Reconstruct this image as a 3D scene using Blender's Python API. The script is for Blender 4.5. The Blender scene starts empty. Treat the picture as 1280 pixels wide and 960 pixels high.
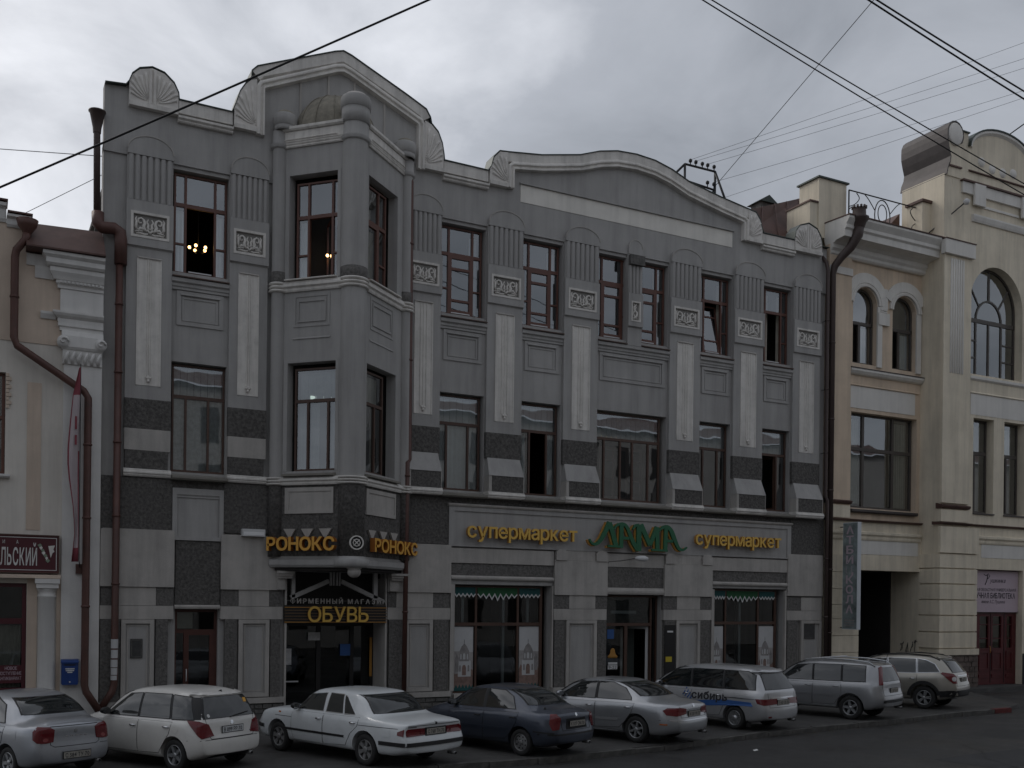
import bpy, bmesh, math, random
from mathutils import Vector, Matrix
from mathutils.bvhtree import BVHTree
random.seed(7)
S = bpy.context.scene
COL = S.collection
R = math.radians

# ------------------------------------------------------------------ camera
cam = bpy.data.objects.new('camera', bpy.data.cameras.new('camera'))
COL.objects.link(cam)
S.camera = cam
cam.data.sensor_width = 36.0
cam.data.lens = 36.0                       # 36 mm on a 36 mm wide frame
cam.data.shift_y = 270.0 / 1280.0          # a shift lens: level camera, raised frame
cam.data.clip_end = 3000.0
cam.data.clip_start = 0.1
CAM_YAW, CAM_ROLL = R(27.57), R(0.688)
_fw = Vector((math.sin(CAM_YAW), math.cos(CAM_YAW), 0))
_rt = Vector((math.cos(CAM_YAW), -math.sin(CAM_YAW), 0))
_up = Vector((0, 0, 1))
_r2 = _rt * math.cos(CAM_ROLL) + _up * math.sin(CAM_ROLL)
_u2 = _up * math.cos(CAM_ROLL) - _rt * math.sin(CAM_ROLL)
_m = Matrix((_r2, _u2, -_fw)).transposed().to_4x4()
_m.translation = (0, -29.0, 3.3)
cam.matrix_world = _m

# ------------------------------------------------------------------ world: overcast sky over a Nishita base
SUN_EL, SUN_AZ = R(38), R(-28)             # azimuth measured from +Y towards +X: behind the clouds, upper left
W = bpy.data.worlds.new('World')
S.world = W
W.use_nodes = True
nt = W.node_tree
nt.nodes.clear()
def nd(tree, typ, **kw):
    n = tree.nodes.new(typ)
    for k, v in kw.items():
        if k == 'inp':
            for i, x in v.items():
                n.inputs[i].default_value = x
        else:
            setattr(n, k, v)
    return n
def lk(tree, a, ao, b, bi):
    tree.links.new(a.outputs[ao], b.inputs[bi])
out = nd(nt, 'ShaderNodeOutputWorld')
bg = nd(nt, 'ShaderNodeBackground', inp={1: 0.1})
sky = nd(nt, 'ShaderNodeTexSky', sky_type='NISHITA')
sky.sun_disc = False
sky.sun_elevation = SUN_EL
sky.sun_rotation = SUN_AZ
sky.air_density = 1.0
sky.dust_density = 3.0
tc = nd(nt, 'ShaderNodeTexCoord')
sep = nd(nt, 'ShaderNodeSeparateXYZ')
lk(nt, tc, 'Generated', sep, 0)
zabs = nd(nt, 'ShaderNodeMath', operation='ABSOLUTE'); lk(nt, sep, 2, zabs, 0)
zadd = nd(nt, 'ShaderNodeMath', operation='ADD', inp={1: 0.30}); lk(nt, zabs, 0, zadd, 0)
dx = nd(nt, 'ShaderNodeMath', operation='DIVIDE'); lk(nt, sep, 0, dx, 0); lk(nt, zadd, 0, dx, 1)
dy = nd(nt, 'ShaderNodeMath', operation='DIVIDE'); lk(nt, sep, 1, dy, 0); lk(nt, zadd, 0, dy, 1)
cmb = nd(nt, 'ShaderNodeCombineXYZ'); lk(nt, dx, 0, cmb, 0); lk(nt, dy, 0, cmb, 1)
n1 = nd(nt, 'ShaderNodeTexNoise', inp={'Scale': 3.1, 'Detail': 8.0, 'Roughness': 0.55, 'Distortion': 0.35})
lk(nt, cmb, 0, n1, 'Vector')
n2 = nd(nt, 'ShaderNodeTexNoise', inp={'Scale': 0.9, 'Detail': 3.0, 'Roughness': 0.5})
lk(nt, cmb, 0, n2, 'Vector')
# brighter where the veiled sun stands
SV = Vector((math.sin(SUN_AZ) * math.cos(SUN_EL), math.cos(SUN_AZ) * math.cos(SUN_EL), math.sin(SUN_EL)))
dot = nd(nt, 'ShaderNodeVectorMath', operation='DOT_PRODUCT'); dot.inputs[1].default_value = SV
lk(nt, tc, 'Generated', dot, 0)
glow = nd(nt, 'ShaderNodeMapRange', inp={1: 0.50, 2: 0.98, 3: 0.0, 4: 1.0}); glow.interpolation_type = 'SMOOTHSTEP'
lk(nt, dot, 'Value', glow, 0)
mx = nd(nt, 'ShaderNodeMath', operation='MULTIPLY_ADD', inp={1: 1.2}); lk(nt, n1, 0, mx, 0)
n2m = nd(nt, 'ShaderNodeMath', operation='MULTIPLY_ADD', inp={1: 0.60, 2: -0.66}); lk(nt, n2, 0, n2m, 0)
lk(nt, n2m, 0, mx, 2)
fac = nd(nt, 'ShaderNodeMath', operation='MULTIPLY_ADD', inp={1: 0.52}); lk(nt, glow, 0, fac, 0); lk(nt, mx, 0, fac, 2)
ramp = nd(nt, 'ShaderNodeValToRGB')
cr = ramp.color_ramp
cr.elements[0].position = 0.05; cr.elements[0].color = (2.75, 2.93, 3.25, 1)
cr.elements[1].position = 1.0; cr.elements[1].color = (9.4, 9.6, 10.1, 1)
e = cr.elements.new(0.45); e.color = (4.1, 4.32, 4.75, 1)
lk(nt, fac, 0, ramp, 0)
mixs = nd(nt, 'ShaderNodeMixRGB', inp={0: 0.92}); lk(nt, sky, 0, mixs, 1); lk(nt, ramp, 0, mixs, 2)
lk(nt, mixs, 0, bg, 0)
lk(nt, bg, 0, out, 0)

# ------------------------------------------------------------------ sun: veiled by cloud
sun = bpy.data.objects.new('sun', bpy.data.lights.new('sun', 'SUN'))
COL.objects.link(sun)
sun.data.energy = 0.7
sun.data.angle = R(25)
sun.data.color = (1.0, 0.95, 0.88)
sun.rotation_euler = (-SV).to_track_quat('-Z', 'Y').to_euler()

S.view_settings.view_transform = 'Standard'
S.view_settings.look = 'None'
S.view_settings.exposure = 0.18
S.view_settings.gamma = 1.0
S.cycles.max_bounces = 6
S.cycles.transparent_max_bounces = 8

# ------------------------------------------------------------------ materials
MATS = {}
def mat(name, col, rough=0.8, metal=0.0, var=0.12, vscale=1.3, bump=0.0, bscale=40.0, streak=0.0, coat=0.0,
        spec=0.5, emit=None, ior=None, dirt=0.0, dirtcol=(0.05, 0.045, 0.04)):
    m = bpy.data.materials.new(name)
    m.use_nodes = True
    t = m.node_tree
    b = t.nodes['Principled BSDF']
    b.inputs['Roughness'].default_value = rough
    b.inputs['Metallic'].default_value = metal
    b.inputs['Specular IOR Level'].default_value = spec
    if ior: b.inputs['IOR'].default_value = ior
    b.inputs['Coat Weight'].default_value = coat
    b.inputs['Coat Roughness'].default_value = 0.05
    b.inputs['Base Color'].default_value = (*col, 1)
    if emit:
        b.inputs['Emission Color'].default_value = (*emit[0], 1)
        b.inputs['Emission Strength'].default_value = emit[1]
    tcn = nd(t, 'ShaderNodeTexCoord')
    if var > 0 or streak > 0 or dirt > 0:
        no = nd(t, 'ShaderNodeTexNoise', inp={'Scale': vscale, 'Detail': 6.0, 'Roughness': 0.65})
        lk(t, tcn, 'Object', no, 'Vector')
        mr = nd(t, 'ShaderNodeMapRange', inp={1: 0.3, 2: 0.7, 3: 1 - var, 4: 1 + var})
        lk(t, no, 0, mr, 0)
        last = mr
        if streak > 0:
            mp = nd(t, 'ShaderNodeMapping'); mp.inputs['Scale'].default_value = (1.7, 1.7, 0.13)
            lk(t, tcn, 'Object', mp, 0)
            ns = nd(t, 'ShaderNodeTexNoise', inp={'Scale': 1.6, 'Detail': 4.0, 'Roughness': 0.7})
            lk(t, mp, 0, ns, 'Vector')
            ms = nd(t, 'ShaderNodeMapRange', inp={1: 0.42, 2: 0.72, 3: 1.0, 4: 1.0 - streak})
            lk(t, ns, 0, ms, 0)
            mu = nd(t, 'ShaderNodeMath', operation='MULTIPLY'); lk(t, last, 0, mu, 0); lk(t, ms, 0, mu, 1)
            last = mu
        sc = nd(t, 'ShaderNodeVectorMath', operation='SCALE'); sc.inputs[0].default_value = col
        lk(t, last, 0, sc, 'Scale')
        lk(t, sc, 0, b, 'Base Color')
        if dirt > 0:
            nd2 = nd(t, 'ShaderNodeTexNoise', inp={'Scale': vscale * 2.7, 'Detail': 8.0, 'Roughness': 0.7})
            lk(t, tcn, 'Object', nd2, 'Vector')
            md = nd(t, 'ShaderNodeMapRange', inp={1: 0.5, 2: 0.75, 3: 0.0, 4: dirt}); lk(t, nd2, 0, md, 0)
            mixd = nd(t, 'ShaderNodeMixRGB'); mixd.inputs[2].default_value = (*dirtcol, 1)
            lk(t, md, 0, mixd, 0); lk(t, sc, 0, mixd, 1); lk(t, mixd, 0, b, 'Base Color')
    if bump > 0:
        nb = nd(t, 'ShaderNodeTexNoise', inp={'Scale': bscale, 'Detail': 5.0, 'Roughness': 0.6})
        lk(t, tcn, 'Object', nb, 'Vector')
        bp = nd(t, 'ShaderNodeBump', inp={'Strength': bump, 'Distance': 0.03})
        lk(t, nb, 0, bp, 'Height'); lk(t, bp, 0, b, 'Normal')
    MATS[name] = m
    return m

def glass_mat(name, tint=(0.75, 0.8, 0.8), base=0.10, wav=0.25):
    m = bpy.data.materials.new(name); m.use_nodes = True
    t = m.node_tree; t.nodes.clear()
    o = nd(t, 'ShaderNodeOutputMaterial')
    tr = nd(t, 'ShaderNodeBsdfTransparent', inp={0: (*tint, 1)})
    gl = nd(t, 'ShaderNodeBsdfGlossy', inp={0: (0.92, 0.95, 0.97, 1), 'Roughness': 0.015})
    fr = nd(t, 'ShaderNodeFresnel', inp={0: 1.52})
    ad = nd(t, 'ShaderNodeMath', operation='ADD', inp={1: base}); ad.use_clamp = True
    mi = nd(t, 'ShaderNodeMixShader')
    tcn = nd(t, 'ShaderNodeTexCoord')
    nb = nd(t, 'ShaderNodeTexNoise', inp={'Scale': 1.1, 'Detail': 1.0})
    bp = nd(t, 'ShaderNodeBump', inp={'Strength': wav, 'Distance': 0.012})
    lk(t, tcn, 'Object', nb, 'Vector'); lk(t, nb, 0, bp, 'Height'); lk(t, bp, 0, gl, 'Normal')
    lk(t, fr, 0, ad, 0); lk(t, ad, 0, mi, 0); lk(t, tr, 0, mi, 1); lk(t, gl, 0, mi, 2); lk(t, mi, 0, o, 0)
    MATS[name] = m
    return m

M = MATS
mat('stucco_grey', (0.398, 0.387, 0.374), 0.9, var=0.10, vscale=0.5, bump=0.35, bscale=60, streak=0.20, dirt=0.10, dirtcol=(0.18, 0.175, 0.165))
mat('stucco_light', (0.455, 0.43, 0.40), 0.9, var=0.13, vscale=0.9, bump=0.35, bscale=60, streak=0.22, dirt=0.2, dirtcol=(0.17, 0.16, 0.15))
mat('strip_cream', (0.76, 0.73, 0.67), 0.85, var=0.06, vscale=1.5, bump=0.2, bscale=50, streak=0.12)
mat('trim_white', (0.72, 0.69, 0.645), 0.85, var=0.10, vscale=1.5, bump=0.25, bscale=50, streak=0.28, dirt=0.25, dirtcol=(0.25, 0.24, 0.22))
mat('relief_white', (0.68, 0.65, 0.61), 0.85, var=0.14, vscale=3, bump=0.3, bscale=50)
mat('relief_ground', (0.25, 0.24, 0.225), 0.9, var=0.12, vscale=3, bump=0.3, bscale=50)
mat('roughcast', (0.102, 0.096, 0.090), 0.95, var=0.55, vscale=13, bump=1.0, bscale=16)  # speckle in the colour: pit dirt plus relief shade the bump barely gives
mat('roughcast_light', (0.135, 0.128, 0.12), 0.95, var=0.42, vscale=13, bump=1.0, bscale=16)  # same pit speckle, partly relief shade put into the colour
mat('sill_stone', (0.23, 0.215, 0.19), 0.85, var=0.15, vscale=2, bump=0.3, bscale=40)
mat('moss', (0.235, 0.215, 0.175), 0.95, var=0.3, vscale=5, bump=0.6, bscale=25)
mat('brown_frame', (0.125, 0.052, 0.036), 0.45, var=0.12, vscale=2)
mat('dark_frame', (0.082, 0.044, 0.031), 0.5, var=0.15, vscale=2)
mat('frame_grey', (0.075, 0.064, 0.056), 0.5, var=0.15, vscale=2)
mat('white_metal', (0.6, 0.6, 0.6), 0.5, var=0.05)
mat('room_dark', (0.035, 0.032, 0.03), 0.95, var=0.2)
mat('curtain', (0.80, 0.80, 0.80), 0.9, var=0.08, vscale=2)
mat('curtain_lace', (0.60, 0.60, 0.60), 0.9, var=0.25, vscale=9)
mat('curtain_dim', (0.33, 0.33, 0.33), 0.9, var=0.15, vscale=4)
mat('curtain_beige', (0.50, 0.46, 0.39), 0.9, var=0.15, vscale=3)
mat('pipe_dark', (0.062, 0.042, 0.037), 0.5, var=0.2, metal=0.1)
mat('flashing', (0.050, 0.064, 0.058), 0.5, var=0.2, metal=0.3)
mat('rust_roof', (0.105, 0.058, 0.048), 0.6, var=0.3, vscale=1.2, metal=0.2)
mat('rust_pipe', (0.10, 0.046, 0.036), 0.5, var=0.25, vscale=1.5, metal=0.1, dirt=0.4)
mat('cornice_hood_metal', (0.075, 0.064, 0.062), 0.55, var=0.3, metal=0.15)
mat('wire_black', (0.012, 0.012, 0.014), 0.7, var=0)
mat('wire_grey', (0.26, 0.27, 0.29), 0.7, var=0)
mat('iron', (0.018, 0.018, 0.019), 0.6, var=0.1)
mat('cream', (0.77, 0.69, 0.55), 0.9, var=0.10, vscale=0.6, bump=0.3, bscale=60, streak=0.22, dirt=0.15, dirtcol=(0.3, 0.26, 0.2))
mat('peach', (0.70, 0.565, 0.43), 0.9, var=0.10, vscale=0.7, bump=0.3, bscale=60, streak=0.2, dirt=0.15, dirtcol=(0.3, 0.24, 0.18))
mat('offwhite', (0.74, 0.715, 0.67), 0.9, var=0.07, vscale=0.8, bump=0.2, bscale=60, streak=0.12)
mat('left_wall', (0.66, 0.62, 0.56), 0.9, var=0.10, vscale=0.5, bump=0.2, bscale=60, streak=0.16)
mat('left_peach', (0.61, 0.50, 0.405), 0.9, var=0.10, vscale=0.7, bump=0.2, bscale=60, streak=0.14)
mat('left_white', (0.67, 0.655, 0.63), 0.85, var=0.08, vscale=1.0, bump=0.2, bscale=40, streak=0.14)
mat('plinth_stone', (0.125, 0.098, 0.085), 0.9, var=0.35, vscale=5, bump=0.9, bscale=14)
mat('plinth_grey', (0.12, 0.115, 0.108), 0.9, var=0.35, vscale=5, bump=0.9, bscale=14)
mat('mortar', (0.07, 0.068, 0.064), 0.95, var=0.2)
mat('asphalt', (0.032, 0.031, 0.030), 0.55, var=0.30, vscale=0.5, bump=0.45, bscale=70, dirt=0.35, dirtcol=(0.028, 0.028, 0.03))
mat('asphalt_patch', (0.033, 0.033, 0.034), 0.8, var=0.3, vscale=1.5, bump=0.5, bscale=60)
mat('mortar_dark', (0.015, 0.015, 0.015), 0.9, var=0)
mat('leaf_brown', (0.10, 0.07, 0.03), 0.9, var=0.3)
mat('pavement', (0.058, 0.056, 0.053), 0.85, var=0.35, vscale=0.8, bump=0.5, bscale=45, dirt=0.55, dirtcol=(0.035, 0.034, 0.033))
mat('kerb_stone', (0.085, 0.082, 0.076), 0.9, var=0.4, vscale=3, bump=0.7, bscale=20, dirt=0.7, dirtcol=(0.03, 0.03, 0.03))
mat('kerb_red', (0.12, 0.020, 0.018), 0.85, var=0.4, vscale=5, dirt=0.5)
mat('sign_yellow', (0.70, 0.36, 0.05), 0.45, var=0.05)
mat('sign_yellow_pale', (0.74, 0.46, 0.09), 0.5, var=0.05)
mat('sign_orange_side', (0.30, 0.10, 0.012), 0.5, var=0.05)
mat('sign_green', (0.02, 0.125, 0.058), 0.4, var=0.06)
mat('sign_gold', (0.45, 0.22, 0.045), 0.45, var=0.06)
mat('sign_slat', (0.15, 0.09, 0.045), 0.5, var=0.1)
mat('sign_black', (0.015, 0.014, 0.014), 0.5, var=0.1)
mat('sign_maroon', (0.075, 0.012, 0.018), 0.45, var=0.1)
mat('white_paint', (0.66, 0.66, 0.65), 0.6, var=0.05)
mat('white_plastic', (0.60, 0.63, 0.66), 0.45, var=0.04)
mat('paper', (0.52, 0.52, 0.52), 0.8, var=0.06, vscale=4)
mat('print_brown', (0.23, 0.155, 0.13), 0.8, var=0.3, vscale=6)
mat('print_pale', (0.36, 0.34, 0.33), 0.8, var=0.2, vscale=7)
mat('print_grey', (0.26, 0.245, 0.24), 0.8, var=0.25, vscale=6)
mat('print_ink', (0.03, 0.03, 0.035), 0.8, var=0.05)
mat('pink_sign', (0.52, 0.42, 0.47), 0.6, var=0.05)
mat('door_red', (0.085, 0.012, 0.014), 0.5, var=0.25, vscale=2.5)
mat('door_brown', (0.075, 0.026, 0.018), 0.5, var=0.2, vscale=2.5)
mat('post_blue', (0.012, 0.045, 0.19), 0.4, var=0.12, vscale=4)
mat('teal', (0.014, 0.085, 0.085), 0.7, var=0.1)
mat('awning_green', (0.016, 0.10, 0.036), 0.7, var=0.1)
mat('plaque_dark', (0.05, 0.05, 0.05), 0.45, var=0.3, vscale=9)
mat('flag_red', (0.22, 0.045, 0.06), 0.8, var=0.15)
mat('flag_pale', (0.42, 0.36, 0.37), 0.8, var=0.1)
mat('lamp_glow', (0.9, 0.6, 0.3), 0.5, var=0, emit=((1.0, 0.58, 0.22), 5.0))
mat('tube_glow', (0.9, 0.9, 0.85), 0.5, var=0, emit=((0.85, 1.0, 0.9), 0.6))
mat('warm_strip', (0.9, 0.7, 0.4), 0.5, var=0, emit=((1.0, 0.72, 0.4), 0.8))
mat('opposite_wall', (0.27, 0.265, 0.26), 0.9, var=0.15, vscale=0.4)
mat('foliage', (0.05, 0.075, 0.03), 0.8, var=0.3, vscale=3)
mat('yellow_notice', (0.55, 0.42, 0.03), 0.6, var=0.05)
mat('sign_blue', (0.03, 0.10, 0.30), 0.5, var=0.1)
def damp(name, lo, hi, sc):
    t = M[name].node_tree; b = t.nodes['Principled BSDF']
    tcn = nd(t, 'ShaderNodeTexCoord'); n = nd(t, 'ShaderNodeTexNoise', inp={'Scale': sc, 'Detail': 5.0, 'Roughness': 0.6})
    mr = nd(t, 'ShaderNodeMapRange', inp={1: 0.38, 2: 0.64, 3: lo, 4: hi})
    lk(t, tcn, 'Object', n, 'Vector'); lk(t, n, 0, mr, 0); lk(t, mr, 0, b, 'Roughness')
damp('asphalt', 0.36, 0.80, 0.35); damp('pavement', 0.5, 0.92, 0.6)
glass_mat('glass', base=0.20)
glass_mat('glass_shop', tint=(0.55, 0.6, 0.6), base=0.02, wav=0.15)
glass_mat('glass_clear', tint=(0.9, 0.92, 0.92), base=0.0, wav=0.1)

# ------------------------------------------------------------------ mesh builder
class MB:
    def __init__(s):
        s.v = []; s.f = []; s.m = []; s.sm = []
    def add(s, vs, fs, mi=0, smooth=False):
        b = len(s.v)
        s.v += [tuple(p) for p in vs]
        for f in fs:
            s.f.append([b + i for i in f]); s.m.append(mi); s.sm.append(smooth)
        return s
    def box(s, x0, x1, y0, y1, z0, z1, mi=0):
        return s.add([(x0, y0, z0), (x1, y0, z0), (x1, y1, z0), (x0, y1, z0), (x0, y0, z1), (x1, y0, z1), (x1, y1, z1), (x0, y1, z1)],
                     [(0, 3, 2, 1), (4, 5, 6, 7), (0, 1, 5, 4), (1, 2, 6, 5), (2, 3, 7, 6), (3, 0, 4, 7)], mi)
    def prism(s, pts, y0, y1, mi=0, side=None):
        """outline pts (x, z) counter-clockwise seen from the street, front face at y0, back at y1"""
        n = len(pts)
        vs = [(x, y0, z) for x, z in pts] + [(x, y1, z) for x, z in pts]
        s.add(vs, [tuple(range(n)), tuple(range(2 * n - 1, n - 1, -1))], mi)
        b = len(s.v) - 2 * n
        for i in range(n):
            j = (i + 1) % n
            s.f.append([b + i, b + n + i, b + n + j, b + j]); s.m.append(mi if side is None else side); s.sm.append(False)
        return s
    def extr(s, prof, x0, x1, mi=0):
        """moulding: closed profile (y, z) run from x0 to x1"""
        n = len(prof)
        vs = [(x0, y, z) for y, z in prof] + [(x1, y, z) for y, z in prof]
        fs = [(i, (i + 1) % n, n + (i + 1) % n, n + i) for i in range(n)]
        fs += [tuple(range(n - 1, -1, -1)), tuple(range(n, 2 * n))]
        return s.add(vs, fs, mi)
    def sweep(s, path, prof, mi=0, closed=False, smooth=False):
        """path (x, z) in the facade plane; prof closed list (d, y): d to the right-hand inside of the path"""
        n = len(path); k = len(prof); rings = []
        for i, p in enumerate(path):
            p = Vector(p)
            a = Vector(path[i - 1]) if (i > 0 or closed) else None
            c = Vector(path[(i + 1) % n]) if (i < n - 1 or closed) else None
            d1 = (p - a).normalized() if a is not None else None
            d2 = (c - p).normalized() if c is not None else None
            if d1 is None: d1 = d2
            if d2 is None: d2 = d1
            n1 = Vector((d1.y, -d1.x)); n2 = Vector((d2.y, -d2.x))
            nn = (n1 + n2)
            if nn.length < 1e-4: nn = n1
            nn = nn.normalized()
            sc = 1.0 / max(0.45, nn.dot(n1))
            rings.append([(p.x + nn.x * q[0] * sc, q[1], p.y + nn.y * q[0] * sc) for q in prof])
        vs = [v for r in rings for v in r]; fs = []
        m = n if closed else n - 1
        for i in range(m):
            for j in range(k):
                a0 = i * k + j; a1 = i * k + (j + 1) % k
                b0 = ((i + 1) % n) * k + j; b1 = ((i + 1) % n) * k + (j + 1) % k
                fs.append((a0, b0, b1, a1))
        if not closed:
            fs.append(tuple(range(k))); fs.append(tuple(range(n * k - 1, (n - 1) * k - 1, -1)))
        return s.add(vs, fs, mi, smooth)
    def tube(s, path, r, n=6, mi=0, closed=False, smooth=True, flat=None):
        path = [Vector(p) for p in path]; N = len(path)
        rr = r if isinstance(r, (list, tuple)) else [r] * N
        vs = []; fs = []; ref = None
        for i, p in enumerate(path):
            a = path[i - 1] if (i > 0 or closed) else p
            c = path[(i + 1) % N] if (i < N - 1 or closed) else p
            t = (c - a)
            t = t.normalized() if t.length > 1e-9 else Vector((0, 0, 1))
            if ref is None:
                ref = Vector((0, 0, 1)) if abs(t.z) < 0.9 else Vector((0, 1, 0))
            x = ref - t * ref.dot(t)
            if x.length < 1e-4:
                x = Vector((1, 0, 0)) - t * t.x
            x.normalize(); ref = x
            y = t.cross(x)
            for k in range(n):
                an = 2 * math.pi * k / n
                q = p + (x * math.cos(an) + y * math.sin(an)) * rr[i]
                vs.append(q)
        M_ = N if closed else N - 1
        for i in range(M_):
            for k in range(n):
                fs.append((i * n + k, i * n + (k + 1) % n, ((i + 1) % N) * n + (k + 1) % n, ((i + 1) % N) * n + k))
        s.add(vs, fs, mi, smooth)
        if not closed:
            b = len(s.v) - len(vs)
            s.f.append([b + k for k in range(n - 1, -1, -1)]); s.m.append(mi); s.sm.append(False)
            s.f.append([b + (N - 1) * n + k for k in range(n)]); s.m.append(mi); s.sm.append(False)
        return s
    def lathe(s, prof, c=(0, 0, 0), n=20, mi=0, smooth=True, axis='z', a0=0.0, a1=2 * math.pi):
        """prof (r, h) from bottom to top round a vertical (or x / y) axis"""
        full = abs(a1 - a0 - 2 * math.pi) < 1e-6
        cnt = n if full else n + 1
        vs = []; fs = []; k = len(prof)
        for i in range(cnt):
            an = a0 + (a1 - a0) * i / n
            for r, h in prof:
                if axis == 'z': q = (r * math.cos(an), r * math.sin(an), h)
                elif axis == 'y': q = (r * math.cos(an), h, r * math.sin(an))
                else: q = (h, r * math.cos(an), r * math.sin(an))
                vs.append((c[0] + q[0], c[1] + q[1], c[2] + q[2]))
        for i in range(n if full else n):
            j = (i + 1) % cnt
            for a in range(k - 1):
                fs.append((i * k + a, j * k + a, j * k + a + 1, i * k + a + 1))
        return s.add(vs, fs, mi, smooth)
    def wall(s, x0, x1, z0, z1, holes, yf, yb, mi=0, rev=None):
        """wall slab with rectangular openings and their reveals"""
        rev = mi if rev is None else rev
        xs = sorted(set([x0, x1] + [h[0] for h in holes] + [h[1] for h in holes]))
        zs = sorted(set([z0, z1] + [h[2] for h in holes] + [h[3] for h in holes]))
        xs = [x for x in xs if x0 - 1e-6 <= x <= x1 + 1e-6]; zs = [z for z in zs if z0 - 1e-6 <= z <= z1 + 1e-6]
        nx, nz = len(xs) - 1, len(zs) - 1
        def solid(i, j):
            if i < 0 or j < 0 or i >= nx or j >= nz: return False
            cx, cz = (xs[i] + xs[i + 1]) / 2, (zs[j] + zs[j + 1]) / 2
            return not any(h[0] < cx < h[1] and h[2] < cz < h[3] for h in holes)
        def inside(i, j): return 0 <= i < nx and 0 <= j < nz
        b = len(s.v)
        for j in range(nz + 1):
            for i in range(nx + 1):
                s.v.append((xs[i], yf, zs[j])); s.v.append((xs[i], yb, zs[j]))
        def V(i, j, k): return b + 2 * (j * (nx + 1) + i) + k
        def F(f, m): s.f.append(f); s.m.append(m); s.sm.append(False)
        for j in range(nz):
            for i in range(nx):
                if not solid(i, j): continue
                F([V(i, j, 0), V(i + 1, j, 0), V(i + 1, j + 1, 0), V(i, j + 1, 0)], mi)
                F([V(i, j, 1), V(i, j + 1, 1), V(i + 1, j + 1, 1), V(i + 1, j, 1)], mi)
                if not solid(i - 1, j): F([V(i, j, 0), V(i, j + 1, 0), V(i, j + 1, 1), V(i, j, 1)], rev)
                if not solid(i + 1, j): F([V(i + 1, j, 0), V(i + 1, j, 1), V(i + 1, j + 1, 1), V(i + 1, j + 1, 0)], rev)
                if not solid(i, j - 1): F([V(i, j, 0), V(i, j, 1), V(i + 1, j, 1), V(i + 1, j, 0)], rev)
                if not solid(i, j + 1): F([V(i, j + 1, 0), V(i + 1, j + 1, 0), V(i + 1, j + 1, 1), V(i, j + 1, 1)], rev)
        return s
    def mesh(s, name, mats):
        me = bpy.data.meshes.new(name)
        me.from_pydata([tuple(v) for v in s.v], [], s.f)
        for m in (mats if isinstance(mats, (list, tuple)) else [mats]):
            me.materials.append(M[m] if isinstance(m, str) else m)
        me.polygons.foreach_set('material_index', s.m)
        me.polygons.foreach_set('use_smooth', s.sm)
        me.update()
        return me

def fix_normals(me):
    bm = bmesh.new(); bm.from_mesh(me)
    bmesh.ops.recalc_face_normals(bm, faces=bm.faces)
    bm.to_mesh(me); bm.free()

ROOT_LOC = {}
def thing(name, label, cat, loc=(0, 0, 0), rz=0.0, group=None):
    o = bpy.data.objects.new(name, None)
    COL.objects.link(o)
    o.location = loc; o.rotation_euler = (0, 0, rz)
    o.empty_display_size = 0.3
    o['label'] = label; o['category'] = cat
    if group: o['group'] = group
    return o
def tag(o, label, cat, group=None):
    o['label'] = label; o['category'] = cat
    if group: o['group'] = group
    return o
def structure(o):
    o['kind'] = 'structure'; return o
def link(name, me, parent=None, loc=(0, 0, 0), rz=0.0, scale=None, label=None, kind=None):
    """a linked object; loc is given in the parent's space"""
    o = bpy.data.objects.new(name, me)
    COL.objects.link(o)
    if parent is not None: o.parent = parent
    o.location = loc
    if rz: o.rotation_euler = (0, 0, rz)
    if scale is not None: o.scale = scale
    if label: o['label'] = label
    if kind: o['kind'] = kind
    return o
def obj(name, mb, mats, parent=None, loc=(0, 0, 0), rz=0.0, label=None, kind=None, fix=True):
    me = mb.mesh(name, mats)
    if fix: fix_normals(me)
    return link(name, me, parent, loc, rz, None, label, kind)

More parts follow.
